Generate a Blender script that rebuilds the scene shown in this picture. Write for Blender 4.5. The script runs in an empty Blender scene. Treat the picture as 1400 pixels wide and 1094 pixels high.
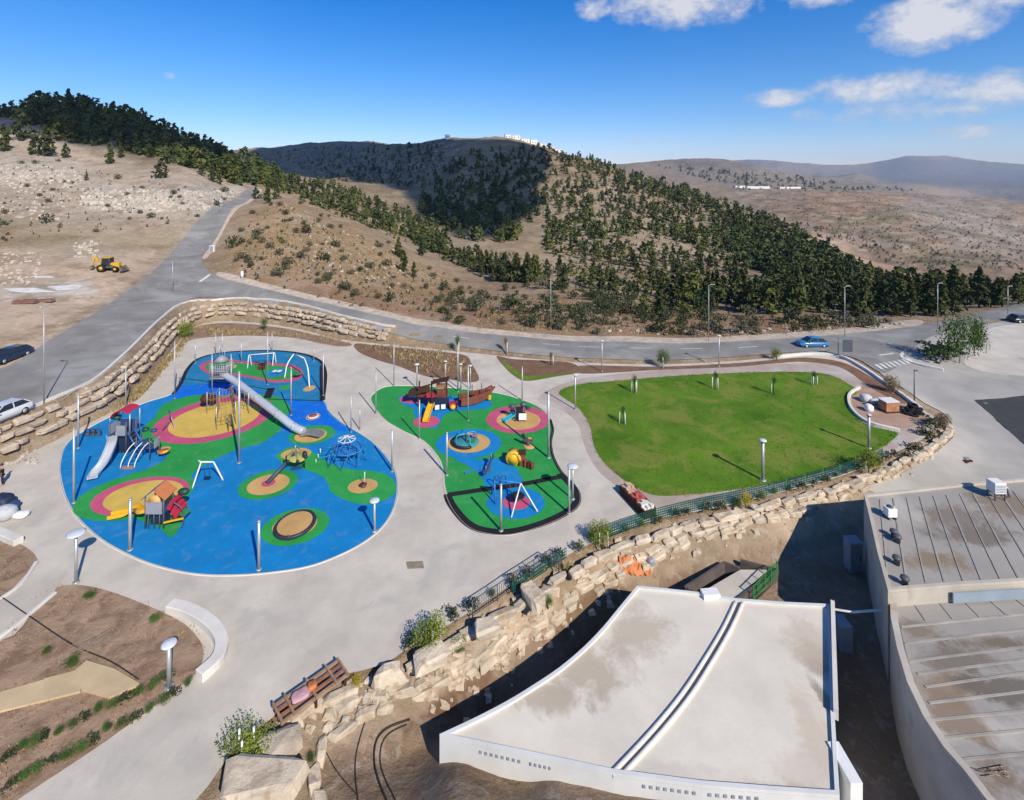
import bpy, bmesh, math, random
import numpy as np
from mathutils import Vector, Matrix
from mathutils.geometry import delaunay_2d_cdt
random.seed(7); rng = np.random.default_rng(7)
SC = bpy.context.scene
COL = SC.collection
R_ = math.radians
# ------------------------------------------------------------------ camera, sky, sun, exposure
CAMH = 25.0; F = 680.0; CX = 700.0; HY = 245.0
cam = bpy.data.cameras.new('camera'); camo = bpy.data.objects.new('camera', cam); COL.objects.link(camo)
camo.location = (0, 0, CAMH); camo.rotation_euler = (R_(90), 0, 0)
cam.sensor_width = 36; cam.lens = F/1400*36; cam.shift_y = -(547-HY)/1400
cam.clip_start = 0.5; cam.clip_end = 20000
SC.camera = camo
SUN_AZ, SUN_EL = 33.0, 37.0            # shadows run 33 degrees left of straight ahead
S = Vector((math.sin(R_(SUN_AZ))*math.cos(R_(SUN_EL)), -math.cos(R_(SUN_AZ))*math.cos(R_(SUN_EL)), math.sin(R_(SUN_EL))))
sun = bpy.data.lights.new('sun', 'SUN'); suno = bpy.data.objects.new('sun', sun); COL.objects.link(suno)
sun.energy = 4.5; sun.angle = R_(0.53); sun.color = (1.0, 0.91, 0.77)
suno.rotation_euler = S.to_track_quat('Z', 'Y').to_euler(); suno.location = S*300
SC.view_settings.view_transform = 'Standard'; SC.view_settings.look = 'None'
SC.view_settings.gamma = 1; SC.view_settings.use_curve_mapping = False
SC.view_settings.exposure = 0.36
SC.cycles.use_denoising = True
SC.cycles.max_bounces = 6; SC.cycles.diffuse_bounces = 3; SC.cycles.volume_bounces = 0
SC.cycles.caustics_reflective = False; SC.cycles.caustics_refractive = False

W = bpy.data.worlds.new('World'); SC.world = W; W.use_nodes = True
nt = W.node_tree; nt.nodes.clear()
class NT:
    """small node helper"""
    def __init__(s, t): s.t = t
    def n(s, typ, **kw):
        nd = s.t.nodes.new(typ)
        for k, v in kw.items(): setattr(nd, k, v)
        return nd
    def m(s, op, a, b=None, c=None, clamp=False):
        nd = s.t.nodes.new('ShaderNodeMath'); nd.operation = op; nd.use_clamp = clamp
        for i, x in enumerate((a, b, c)):
            if x is None: continue
            if isinstance(x, (int, float)): nd.inputs[i].default_value = x
            else: s.t.links.new(x, nd.inputs[i])
        return nd.outputs[0]
    def mix(s, fac, a, b, blend='MIX'):
        nd = s.t.nodes.new('ShaderNodeMix'); nd.data_type = 'RGBA'; nd.blend_type = blend
        for i, x in ((0, fac), (6, a), (7, b)):
            if isinstance(x, (int, float)): nd.inputs[i].default_value = x
            elif isinstance(x, tuple): nd.inputs[i].default_value = (*x[:3], 1)
            else: s.t.links.new(x, nd.inputs[i])
        return nd.outputs[2]
    def ramp(s, fac, stops, interp='LINEAR'):
        nd = s.t.nodes.new('ShaderNodeValToRGB'); nd.color_ramp.interpolation = interp
        e = nd.color_ramp.elements
        while len(e) < len(stops): e.new(0.5)
        for i, (p, c) in enumerate(stops):
            e[i].position = p; e[i].color = (*c, 1) if isinstance(c, tuple) else (c, c, c, 1)
        s.t.links.new(fac, nd.inputs[0]); return nd.outputs[0]
    def noise(s, vec, scale, detail=4, rough=0.55, dist=0.0):
        nd = s.t.nodes.new('ShaderNodeTexNoise'); nd.inputs['Scale'].default_value = scale
        nd.inputs['Detail'].default_value = detail; nd.inputs['Roughness'].default_value = rough
        nd.inputs['Distortion'].default_value = dist
        if vec is not None: s.t.links.new(vec, nd.inputs['Vector'])
        return nd.outputs[0]
    def link(s, a, b): s.t.links.new(a, b)

q = NT(nt)
out = q.n('ShaderNodeOutputWorld'); bg = q.n('ShaderNodeBackground'); q.link(bg.outputs[0], out.inputs[0])
sky = q.n('ShaderNodeTexSky', sky_type='NISHITA'); sky.sun_disc = False
sky.sun_elevation = R_(SUN_EL); sky.sun_rotation = R_(180-SUN_AZ)
sky.altitude = 700; sky.air_density = 1.0; sky.dust_density = 0.6; sky.ozone_density = 3.0
tc = q.n('ShaderNodeTexCoord'); sp = q.n('ShaderNodeSeparateXYZ'); q.link(tc.outputs['Generated'], sp.inputs[0])
az = q.m('ARCTAN2', sp.outputs[0], sp.outputs[1]); el = q.m('ARCSINE', sp.outputs[2])
cmb = q.n('ShaderNodeCombineXYZ'); q.link(az, cmb.inputs[0]); q.link(q.m('MULTIPLY', el, 1.35), cmb.inputs[1])
ns = q.noise(cmb.outputs[0], 17.0, 8, 0.62, 0.1); ns2 = q.noise(cmb.outputs[0], 48.0, 6, 0.6, 0.0)
# fair weather clouds, each a patch of the sky (azimuth, elevation, half widths in radians, density)
CL = [(812,12,32,18,.72),(935,2,110,34,1.0),(1120,-8,65,20,.9),(1276,28,92,36,1.4),(1060,135,60,16,.74),(1200,122,125,25,.86),
      (1355,122,115,28,.92),(1250,150,190,19,.78),(1325,180,85,16,.55),(880,192,90,9,.42),(231,102,17,9,.45),
      (1110,157,40,14,.6),(1440,-60,180,70,1.1),(1700,60,200,80,1.0),(900,-90,160,40,.9)]
tot = None
for (px, py, rx, ry, k) in CL:
    u = (px-CX)/F; w = (HY-py)/F
    a0 = math.atan(u); e0 = math.atan(w/math.sqrt(1+u*u)); sa = rx/F/(1+u*u); se = ry/F/math.sqrt(1+u*u)
    dx = q.m('MULTIPLY', q.m('SUBTRACT', az, a0), 1/sa); dy = q.m('MULTIPLY', q.m('SUBTRACT', el, e0), 1/se)
    r2 = q.m('ADD', q.m('MULTIPLY', dx, dx), q.m('MULTIPLY', dy, dy))
    v = q.m('MULTIPLY', q.m('POWER', 2.718, q.m('MULTIPLY', r2, -1.0)), k)
    tot = v if tot is None else q.m('MAXIMUM', tot, v)
dens = q.m('ADD', tot, q.m('ADD', q.m('MULTIPLY', q.m('SUBTRACT', ns, 0.5), 1.7), q.m('MULTIPLY', q.m('SUBTRACT', ns2, 0.5), 0.8)))
dens = q.m('MULTIPLY', dens, q.m('MULTIPLY', tot, 2.2, clamp=True))
cf = q.ramp(dens, [(0.22, 0.0), (0.55, 0.38), (0.95, 0.85), (1.0, 0.88)], 'LINEAR')
shade = q.ramp(dens, [(0.3, (3.2, 3.3, 3.65)), (1.0, (4.6, 4.55, 4.65))])
hs = q.n('ShaderNodeHueSaturation'); hs.inputs['Saturation'].default_value = 1.22; hs.inputs['Value'].default_value = 1.0
q.link(sky.outputs[0], hs.inputs['Color'])
tint = q.ramp(el, [(0.0, (0.93, 0.76, 0.86)), (0.12, (0.60, 0.70, 0.86)), (0.36, (0.13, 0.62, 0.95))])
q.link(q.mix(cf, q.mix(1.0, hs.outputs[0], tint, 'MULTIPLY'), shade), bg.inputs[0]); bg.inputs[1].default_value = 0.135

# ------------------------------------------------------------------ helpers
MATS = {}
def mat(name, col, rough=0.8, var=0.15, scale=3.0, bump=0.0, bscale=None, col2=None, metal=0.0, detail=5, stain=None, coat=0):
    """procedural material: base colour broken up by noise, fine relief, optional stains"""
    if name in MATS: return MATS[name]
    m = bpy.data.materials.new(name); m.use_nodes = True; t = NT(m.node_tree)
    b = m.node_tree.nodes['Principled BSDF']
    g = t.n('ShaderNodeNewGeometry'); oi = t.n('ShaderNodeObjectInfo')
    n1 = t.noise(g.outputs['Position'], scale, detail, 0.6); n2 = t.noise(g.outputs['Position'], scale*7.3, 3, 0.6)
    c2 = col2 or tuple(max(0, c*(1-1.6*var)) for c in col)
    hi = tuple(min(1, c*(1+var)) for c in col)
    c = t.mix(t.ramp(n1, [(0.3, 0.0), (0.7, 1.0)]), c2, hi)
    c = t.mix(t.m('MULTIPLY', n2, var*1.2), c, tuple(x*0.55 for x in col))
    rv = t.n('ShaderNodeHueSaturation'); rv.inputs['Saturation'].default_value = 1
    t.link(t.m('ADD', 1-var*0.5, t.m('MULTIPLY', oi.outputs['Random'], var)), rv.inputs['Value']); t.link(c, rv.inputs['Color']); c = rv.outputs[0]
    if stain:
        sn = t.noise(g.outputs['Position'], stain[1], 6, 0.65, 0.6)
        c = t.mix(t.ramp(sn, [(stain[2], 0.0), (stain[2]+0.12, stain[3])]), c, stain[0])
    t.link(c, b.inputs['Base Color']); b.inputs['Roughness'].default_value = rough; b.inputs['Specular IOR Level'].default_value = 0.08 if rough > 0.65 else 0.4; b.inputs['Metallic'].default_value = metal
    if coat: b.inputs['Coat Weight'].default_value = coat
    if bump:
        bp = t.n('ShaderNodeBump'); bp.inputs['Strength'].default_value = 0.6; bp.inputs['Distance'].default_value = bump
        t.link(t.noise(g.outputs['Position'], bscale or scale*4, 5, 0.65), bp.inputs['Height']); t.link(bp.outputs[0], b.inputs['Normal'])
    MATS[name] = m; return m

class MB:
    """collects verts and faces, builds ONE mesh object"""
    def __init__(s): s.v = []; s.f = []; s.sm = []
    def add(s, vs, fs, smooth=False):
        o = len(s.v); s.v += [tuple(v) for v in vs]; s.f += [tuple(i+o for i in f) for f in fs]; s.sm += [smooth]*len(fs); return s
    def box(s, c, sz, rz=0, M=None, taper=1.0):
        x, y, z = (a/2 for a in sz); vs = []
        for (i, j, k) in ((-1,-1,-1),(1,-1,-1),(1,1,-1),(-1,1,-1),(-1,-1,1),(1,-1,1),(1,1,1),(-1,1,1)):
            tt = taper if k > 0 else 1
            p = Vector((i*x*tt, j*y*tt, k*z))
            if M is not None: p = M @ p
            elif rz: p = Matrix.Rotation(rz, 3, 'Z') @ p
            vs.append(p + Vector(c))
        return s.add(vs, [(0,3,2,1),(4,5,6,7),(0,1,5,4),(1,2,6,5),(2,3,7,6),(3,0,4,7)])
    def beam(s, a, b, w, h=None, up=(0,0,1)):
        a = Vector(a); b = Vector(b); d = b-a; L = d.length
        if L < 1e-6: return s
        d.normalize(); u = Vector(up)
        if abs(d.dot(u)) > 0.98: u = Vector((0,1,0))
        sx = d.cross(u).normalized(); sz = sx.cross(d)
        return s.box((a+b)/2, (w, L, h or w), M=Matrix((sx, d, sz)).transposed())
    def tube(s, pts, r, n=8, cap=True, closed=False):
        pts = [Vector(p) for p in pts]; N = len(pts); rr = r if isinstance(r, (list, tuple)) else [r]*N
        vs = []; prev = None
        for i, p in enumerate(pts):
            if closed: d = pts[(i+1) % N]-pts[i-1]
            else: d = pts[min(i+1, N-1)]-pts[max(i-1, 0)]
            d.normalize()
            if prev is None:
                u = Vector((0,0,1)) if abs(d.z) < 0.9 else Vector((1,0,0))
                prev = (u-d*u.dot(d)).normalized()
            else: prev = (prev-d*prev.dot(d)).normalized()
            b = d.cross(prev)
            for k in range(n):
                a = 2*math.pi*k/n; vs.append(p+(prev*math.cos(a)+b*math.sin(a))*rr[i])
        fs = []
        for i in range(N if closed else N-1):
            for k in range(n):
                j = (i+1) % N
                fs.append((i*n+k, i*n+(k+1) % n, j*n+(k+1) % n, j*n+k))
        s.add(vs, fs, True)
        if cap and not closed:
            o = len(s.v)-len(vs)
            s.f += [tuple(o+k for k in reversed(range(n))), tuple(o+(N-1)*n+k for k in range(n))]; s.sm += [False]*2
        return s
    def lathe(s, prof, n=16, c=(0,0,0), M=None, smooth=True):
        vs = []; fs = []
        for (r, z) in prof:
            for k in range(n):
                a = 2*math.pi*k/n; p = Vector((r*math.cos(a), r*math.sin(a), z))
                if M is not None: p = M @ p
                vs.append(p+Vector(c))
        for i in range(len(prof)-1):
            for k in range(n): fs.append((i*n+k, i*n+(k+1) % n, (i+1)*n+(k+1) % n, (i+1)*n+k))
        fs.append(tuple(reversed(range(n)))); fs.append(tuple((len(prof)-1)*n+k for k in range(n)))
        return s.add(vs, fs, smooth)
    def ball(s, c, r, n=10, sq=(1,1,1), M=None):
        prof = []
        for i in range(n//2+1):
            a = -math.pi/2+math.pi*i/(n//2); prof.append((max(1e-3, math.cos(a))*r, math.sin(a)*r))
        MM = Matrix.Diagonal(sq) if M is None else M @ Matrix.Diagonal(sq)
        return s.lathe(prof, n, c, MM)
    def prism(s, poly, z0, z1):
        n = len(poly)
        if sum(poly[i][0]*poly[(i+1) % n][1]-poly[(i+1) % n][0]*poly[i][1] for i in range(n)) < 0: poly = list(reversed(poly))
        vs = [(p[0], p[1], z0) for p in poly]+[(p[0], p[1], z1) for p in poly]
        return s.add(vs, [tuple(reversed(range(n))), tuple(range(n, 2*n))]+[(i, (i+1) % n, n+(i+1) % n, n+i) for i in range(n)])
    def mesh(s, name, m):
        me = bpy.data.meshes.new(name); me.from_pydata(s.v, [], s.f)
        me.polygons.foreach_set('use_smooth', s.sm)
        if m: me.materials.append(m)
        me.update(); return me
    def build(s, name, m, parent=None, bevel=0):
        o = bpy.data.objects.new(name, s.mesh(name, m)); COL.objects.link(o)
        if parent is not None: o.parent = parent
        if bevel:
            md = o.modifiers.new('edge', 'BEVEL'); md.width = bevel; md.segments = 1; md.limit_method = 'ANGLE'
        return o
def tag(o, label=None, cat=None, group=None, kind=None):
    if label: o['label'] = label
    if cat: o['category'] = cat
    if group: o['group'] = group
    if kind: o['kind'] = kind
    return o
def thing(name, label, cat, loc=(0,0,0), rz=0, group=None):
    o = bpy.data.objects.new(name, None); COL.objects.link(o); o.location = loc; o.rotation_euler = (0, 0, rz)
    o.empty_display_size = 0.3
    return tag(o, label, cat, group)
def copy_tree(o, parent=None):
    c = o.copy(); COL.objects.link(c)
    if parent is not None: c.parent = parent
    for ch in list(o.children): copy_tree(ch, c)
    return c
def at(px, py, z=0.0):
    d = F*(CAMH-z)/(py-HY); return Vector(((px-CX)/F*d, d, z))
def mpp(py, z=0.0): return (CAMH-z)/(py-HY)
def spline(pts, n=6, closed=True):
    P = [np.array(p[:2], float) for p in pts]; N = len(P); o = []
    for i in range(N if closed else N-1):
        if closed: a, b, c, d = P[i-1], P[i], P[(i+1) % N], P[(i+2) % N]
        else: a, b, c, d = P[max(i-1, 0)], P[i], P[i+1], P[min(i+2, N-1)]
        for k in range(n):
            t = k/n; o.append(0.5*((2*b)+(c-a)*t+(2*a-5*b+4*c-d)*t*t+(3*b-a-3*c+d)*t**3))
    if not closed: o.append(P[-1])
    return [tuple(p) for p in o]
def gpoly(pix, z=0.0, smooth=True, n=5):
    """outline seen at these places, on the level ground at height z"""
    w = [at(p[0], p[1], z) for p in pix]
    w = [(p.x, p.y) for p in w]
    return spline(w, n) if smooth else w
def sheet(name, poly, z, m, parent=None, kind=None):
    n = len(poly)
    if sum(poly[i][0]*poly[(i+1) % n][1]-poly[(i+1) % n][0]*poly[i][1] for i in range(n)) < 0: poly = list(reversed(poly))
    v, e, f, *_ = delaunay_2d_cdt([Vector(p[:2]) for p in poly], [], [list(range(n))], 1, 1e-5)
    f = [q if (v[q[1]]-v[q[0]]).cross(v[q[2]]-v[q[0]]) > 0 else q[::-1] for q in f]
    me = bpy.data.meshes.new(name); me.from_pydata([(p.x, p.y, z) for p in v], [], f); me.materials.append(m)
    o = bpy.data.objects.new(name, me); COL.objects.link(o)
    if parent is not None: o.parent = parent
    if kind: o['kind'] = kind
    return o
def inpoly(X, Y, poly):
    r = np.zeros(X.shape, bool); n = len(poly)
    for i in range(n):
        x1, y1 = poly[i]; x2, y2 = poly[(i+1) % n]
        if y1 == y2: continue
        r ^= ((y1 > Y) != (y2 > Y)) & (X < (x2-x1)*(Y-y1)/(y2-y1)+x1)
    return r
def segdist(X, Y, line, closed=False):
    D = np.full(X.shape, 1e9); n = len(line)
    for i in range(n if closed else n-1):
        x1, y1 = line[i]; x2, y2 = line[(i+1) % n]; dx, dy = x2-x1, y2-y1
        t = np.clip(((X-x1)*dx+(Y-y1)*dy)/(dx*dx+dy*dy+1e-9), 0, 1)
        D = np.minimum(D, np.hypot(X-x1-t*dx, Y-y1-t*dy))
    return D
def vnoise(X, Y, seed=0):
    xi = np.floor(X).astype(np.int64); yi = np.floor(Y).astype(np.int64); fx = X-xi; fy = Y-yi
    fx = fx*fx*(3-2*fx); fy = fy*fy*(3-2*fy)
    def h(a, b):
        k = (a*374761393+b*668265263+seed*1442695041) & 0x7fffffff
        k = ((k ^ (k >> 13))*1274126177) & 0x7fffffff
        return ((k ^ (k >> 16)) & 0xffff)/65535.0
    return (h(xi, yi)*(1-fx)+h(xi+1, yi)*fx)*(1-fy)+(h(xi, yi+1)*(1-fx)+h(xi+1, yi+1)*fx)*fy
def fbm(X, Y, seed=0, o=5):
    s = np.zeros(np.shape(X)); a = 0.5
    for i in range(o): s += a*(vnoise(X*2**i+17.3*i, Y*2**i-9.1*i, seed+i)-0.5); a *= 0.5
    return s

# ------------------------------------------------------------------ terrain
PARK = [(-160,1180),(60,1300),(262,1100),(300,1052),(332,1012),(368,985),(402,955),(442,928),(490,918),(530,905),(560,885),(600,862),(640,838),
 (680,812),(720,788),(760,768),(800,747),(845,727),(890,713),(940,702),(1000,690),(1060,675),(1130,657),(1180,640),(1222,620),
 (1255,604),(1274,590),(1279,573),(1262,560),(1230,540),(1200,518),(1162,494),(1100,486),(1000,494),(900,498),(800,496),(700,488),
 (640,482),(560,474),(520,470),(480,466),(450,460),(400,448),(350,441),(300,439),(268,446),(245,466),(222,495),(200,520),(160,557),(100,590),(40,620),(-20,648),(-160,720)]
PARKW = gpoly(PARK, 0, True, 3)
cp = []
def Z(*l):
    for (px, py, z) in l:
        d = F*(CAMH-z)/(py-HY); cp.append(((px-CX)/F, math.log(d), z))
def D(*l):
    for (px, py, d) in l: cp.append(((px-CX)/F, math.log(d), CAMH-(py-HY)*d/F))
def DZ(*l):
    for (px, d, z) in l: cp.append(((px-CX)/F, math.log(d), z))
Z((-60,600,2.9),(30,560,3),(120,500,3.2),(200,450,3.6),(262,402,4.2),(0,612,2.6),(100,556,2.8),(150,530,2.8),(200,490,2.9),(240,440,3.0),
  (300,411,3.2),(350,413,3.2),(420,425,2.9),(480,445,2.2),(530,464,1.2),(560,472,.6),(0,470,4.4),(60,440,5),(0,400,6.2),(100,400,5.8),
  (148,370,7),(200,380,6),(0,350,9),(100,345,9),(200,340,8.5),(-150,560,3.2),(-150,450,5),(-150,350,9.5),(-300,500,4),
  (350,402,3.8),(420,414,3.3),(480,430,2.7),(540,445,2.0),(600,457,1.4),(660,466,1.0),(720,474,.6),(800,480,.3),(900,482,.1),(1000,480,0),
  (1100,474,0),(1180,467,0),(1250,462,0),(1330,440,0),(1400,425,0),(1550,430,0),(700,440,.3),(850,455,0),(1000,455,-.2),
  (1180,480,0),(1300,500,-.2),(1400,450,0),(1400,520,-.3),(1330,560,-.8),(1400,620,-1.2),(1260,612,-1.2),(1230,650,-1.2),(1150,700,-2.0),
  (1080,720,-1.8),(1000,745,-1.8),(1100,800,-2.2),(900,800,-2.5),(800,850,-3.7),(700,920,-4.2),(625,970,-3.6),(560,1000,-2.1),(500,1000,-1.2),
  (450,1080,-.8),(560,1085,-.7),(700,1110,-.1),(850,1120,-.1),(622,1055,-.2),(760,1085,-.15),(1050,1130,-.5),(1190,900,-2.4),(1190,1050,-2.2),(1400,900,-2),(300,1200,-1),(1600,700,-2),
  (600,490,0),(800,600,0),(400,700,0),(900,600,0))
D((0,300,130),(100,300,135),(200,300,140),(0,250,165),(100,250,170),(200,250,175),(270,265,165),(0,205,210),(100,213,215),(200,218,220),(280,238,210),
  (-150,170,290),(0,158,300),(60,138,300),(110,140,300),(200,168,300),(280,198,310),(340,218,330),(380,236,350),(-150,250,170),(-300,200,250),
  (285,330,130),(320,275,190),(345,258,230),(330,350,112),(400,380,100),(400,330,125),(400,278,170),(450,302,165),(500,318,165),(500,380,110),
  (560,348,165),(600,420,97),(640,388,140),(700,400,125),(450,285,240),(520,300,230),(560,322,225),(560,260,380),(600,300,290),(650,330,230),(700,360,170),
  (450,240,500),(450,217,650),(420,199,900),(520,196,900),(350,205,900),(400,240,420),
  (600,230,480),(600,190,600),(680,190,600),(750,202,580),(750,250,420),(750,300,300),(750,350,195),(850,230,500),(850,270,370),(850,330,230),(850,380,150),
  (950,265,420),(950,300,320),(950,350,210),(950,400,140),(1050,300,350),(1050,340,250),(1050,390,155),(1150,355,260),(1150,397,150),(1220,388,200),
  (1300,405,150),(1400,405,150),(1550,405,150),(1060,257,1300),(1000,258,1300),(1100,265,1000),(1400,290,900),(1250,270,1100),(1350,272,1500),(1200,262,1500),
  (900,222,2500),(960,219,2500),(1020,224,2500),(1100,241,2400),(1150,248,2500),(960,246,1800),(890,244,1900),(1170,238,3200),(1240,257,2500),
  (1200,236,6000),(1260,231,6000),(1330,236,6000),(1400,238,6000),(1550,240,6000),(1300,268,3500),(1400,276,3200),(700,235,6000),(200,240,6000),(960,226,3600),(880,229,3600),(1030,232,3600),(1100,250,3600),(820,228,2500),(760,230,2000),(680,232,2500),(1150,250,4000),(1060,240,4500),(900,236,4800),(500,235,3000),(200,235,2500))
Z((1300,372,-40),(1300,340,-42),(1300,300,-30),(1200,330,-38),(1200,290,-20),(1110,290,-20),(1400,345,-46),(1550,340,-46))
DZ((0,430,52),(120,430,56),(220,430,45),(340,450,25),(850,850,8),(950,720,-16),(1050,560,-30),(1150,400,-36),(1250,320,-34),(1400,300,-36),(600,820,58),(710,850,48),
   (-400,400,40),(-400,100,6),(-400,900,60))
KU = 2.2
C = np.array(cp); n = len(C); U = np.c_[C[:,0]*KU, C[:,1]]
def phi(r2): return np.where(r2 > 0, 0.5*r2*np.log(r2+1e-12), 0)
A = np.zeros((n+3, n+3)); A[:n,:n] = phi(((U[:,None]-U[None])**2).sum(-1))+np.eye(n)*2e-4
A[:n,n] = 1; A[:n,n+1:] = U; A[n,:n] = 1; A[n+1:,:n] = U.T
# far heights are eased so that near ground stays calm
wts = np.linalg.solve(A, np.r_[np.arcsinh(C[:,2]/12.0), 0, 0, 0])
NU, NV = 600, 470
us = np.linspace(-1.75, 1.65, NU); vs_ = np.linspace(math.log(11), math.log(6600), NV)
UG, VG = np.meshgrid(us, vs_)
G = np.empty(UG.shape)
for j in range(NV):
    pt = np.c_[UG[j]*KU, VG[j]]
    G[j] = phi(((pt[:,None]-U[None])**2).sum(-1)) @ wts[:n]+wts[n]+pt @ wts[n+1:]
G = np.sinh(np.clip(G, -4, 4))*12.0
YG = np.exp(VG); XG = UG*YG
TOUT = G.copy()
ROADC = [[(-90,620,2.9),(30,550,3),(120,498,3.2),(200,440,3.6),(262,395,4.2)]]
rl1 = [at(*p) for p in ROADC[0]]
rl1 = [(p.x, p.y) for p in rl1]
def dpt(px, d): return ((px-CX)/F*d, d)
rl2 = [rl1[-1], dpt(282,122), dpt(300,155), dpt(322,190), dpt(345,232)]
rl3 = [rl1[-1]]+[(p.x, p.y) for p in (at(a, b, c) for a, b, c in [(350,402,3.8),(420,414,3.3),(480,430,2.7),(540,445,2),(600,457,1.4),(660,466,1),(720,474,.6),(800,480,.3),(900,482,.1),(1000,480,0),(1100,474,0),(1180,467,0),(1250,462,0),(1330,440,0),(1400,425,0),(1550,415,0)])]
rd = np.minimum(np.minimum(segdist(XG, YG, rl1), segdist(XG, YG, rl2)), segdist(XG, YG, rl3))
rmask = np.clip((rd-6)/10, 0, 1)
near = YG < 150
ins = inpoly(XG, YG, PARKW); pd = segdist(XG, YG, PARKW, True)
yard = inpoly(XG, YG, gpoly([(262,1120),(332,1012),(442,928),(640,838),(890,713),(1180,640),(1280,575),(1162,494),(1230,470),(1700,440),(1700,1200)], 0, False)) & ~ins
nz = fbm(XG/7, YG/7, 3)*np.clip((YG-55)*0.012, 0.0, 1.6)+fbm(XG/45, YG/45, 9)*np.clip((YG-100)*0.035, 0, 14)
nz += fbm(XG/2.2, YG/2.2, 5)*np.where(yard, 0.35, 0.0)
far_n = fbm(XG/420, YG/420, 21)*np.clip((YG-900)*0.02, 0, 34)
G = G+(nz*np.where(yard, 1, rmask)+far_n)
wd = np.where(TOUT > 0.25, 2.0, np.where(YG > 60, 1.5, 3.4))
t = np.clip(pd/wd, 0, 1); t = np.where(yard, t**1.7, t)
G = np.where(ins, -0.25, np.where(near, -0.25*(1-t)+G*t, G))
def Tz(x, y, g=None):
    g = G if g is None else g
    x = np.asarray(x, float); y = np.asarray(y, float)
    fu = np.clip((x/y-us[0])/(us[1]-us[0]), 0, NU-1.001); fv = np.clip((np.log(y)-vs_[0])/(vs_[1]-vs_[0]), 0, NV-1.001)
    i = fu.astype(int); j = fv.astype(int); a = fu-i; b = fv-j
    return (g[j,i]*(1-a)+g[j,i+1]*a)*(1-b)+(g[j+1,i]*(1-a)+g[j+1,i+1]*a)*b
YR = np.exp(np.linspace(math.log(14), math.log(6500), 1500))
def hit(px, py, ymin=0):
    """where the line of sight through this place of the photograph meets the ground"""
    u = (px-CX)/F; zr = CAMH-(py-HY)/F*YR; tz = Tz(u*YR, YR)
    k = np.nonzero((zr <= tz) & (YR > ymin))[0]
    if len(k) == 0: return None
    k = k[0]
    if k > 0:
        a = zr[k-1]-tz[k-1]; b = zr[k]-tz[k]; f = a/(a-b+1e-9) if a > 0 else 1.0
        y = YR[k-1]+(YR[k]-YR[k-1])*f
    else: y = YR[k]
    return Vector((u*y, y, float(Tz(u*y, y))))
def drape(name, poly, m, step, off=0.06, kind='structure', flat=None):
    """a sheet of ground cover following the terrain; poly in metres"""
    dn = []
    for i in range(len(poly)):
        a = np.array(poly[i]); b = np.array(poly[(i+1) % len(poly)]); k = max(1, int(np.hypot(*(b-a))/step))
        dn += [tuple(a+(b-a)*j/k) for j in range(k)]
    xs = np.array(dn); x0, y0 = xs.min(0); x1, y1 = xs.max(0)
    gx, gy = np.meshgrid(np.arange(x0, x1, step), np.arange(y0, y1, step)); gx = gx.ravel(); gy = gy.ravel()
    ok = inpoly(gx, gy, dn) & (segdist(gx, gy, dn, True) > step*0.4)
    P2 = [Vector(p) for p in dn]+[Vector((a, b)) for a, b in zip(gx[ok], gy[ok])]
    v, e, f, *_ = delaunay_2d_cdt(P2, [], [list(range(len(dn)))], 1, 1e-4)
    zz = Tz([p.x for p in v], [p.y for p in v])
    me = bpy.data.meshes.new(name); me.from_pydata([(p.x, p.y, z+off) for p, z in zip(v, zz)], [], f); me.materials.append(m)
    me.polygons.foreach_set('use_smooth', [True]*len(me.polygons))
    o = bpy.data.objects.new(name, me); COL.objects.link(o)
    if kind: o['kind'] = kind
    return o
def hpoly(pix, n=4, smooth=True):
    w = [hit(*p) for p in pix]; w = [(p.x, p.y) for p in w if p is not None]
    return spline(w, n) if smooth else w
# colour of the soil (what grows or lies there, plus a few painted shadows), by place
PXG = CX+F*UG; PYG = HY+F*(CAMH-G)/YG
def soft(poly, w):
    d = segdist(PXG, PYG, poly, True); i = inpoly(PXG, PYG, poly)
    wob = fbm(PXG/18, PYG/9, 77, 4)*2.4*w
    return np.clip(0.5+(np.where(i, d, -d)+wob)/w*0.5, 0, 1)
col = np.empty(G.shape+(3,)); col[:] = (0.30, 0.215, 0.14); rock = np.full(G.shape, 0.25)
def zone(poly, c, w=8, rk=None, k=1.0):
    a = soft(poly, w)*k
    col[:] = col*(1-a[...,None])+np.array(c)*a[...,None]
    if rk is not None: rock[:] = rock*(1-a)+rk*a
zone([(-300,430),(-300,100),(360,100),(345,255),(300,290),(240,345),(150,420),(0,520),(-300,600)], (0.40,0.32,0.245), 10, .55)
zone([(-300,345),(0,300),(120,318),(230,312),(250,330),(220,345),(100,340),(0,345)], (0.33,0.25,0.15), 12, .3)
zone([(-300,350),(0,345),(120,352),(215,342),(235,350),(100,440),(0,510),(-300,600)], (0.52,0.39,0.285), 6, .12)
zone([(0,395),(120,385),(130,402),(60,410),(0,408)], (0.55,0.50,0.44), 8, .1)
zone([(-50,520),(60,470),(140,425),(200,380),(240,340),(270,330),(200,400),(120,460),(20,520),(-50,550)], (0.47,0.39,0.32), 8, .1)
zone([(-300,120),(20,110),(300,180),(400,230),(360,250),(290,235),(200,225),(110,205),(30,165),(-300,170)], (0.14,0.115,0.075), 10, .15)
zone([(110,255),(330,260),(300,285),(190,290),(110,280)], (0.52,0.46,0.39), 10, 1.0)
zone([(-50,215),(110,220),(110,255),(-50,250)], (0.47,0.40,0.33), 10, .9)
zone([(380,262),(420,265),(560,345),(640,385),(700,420),(600,445),(480,420),(380,395),(300,370),(330,290)], (0.34,0.225,0.12), 14, .45)
zone([(300,375),(400,350),(560,400),(760,390),(950,420),(1150,430),(1150,470),(700,462),(480,425)], (0.31,0.18,0.105), 16, .25)
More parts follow.
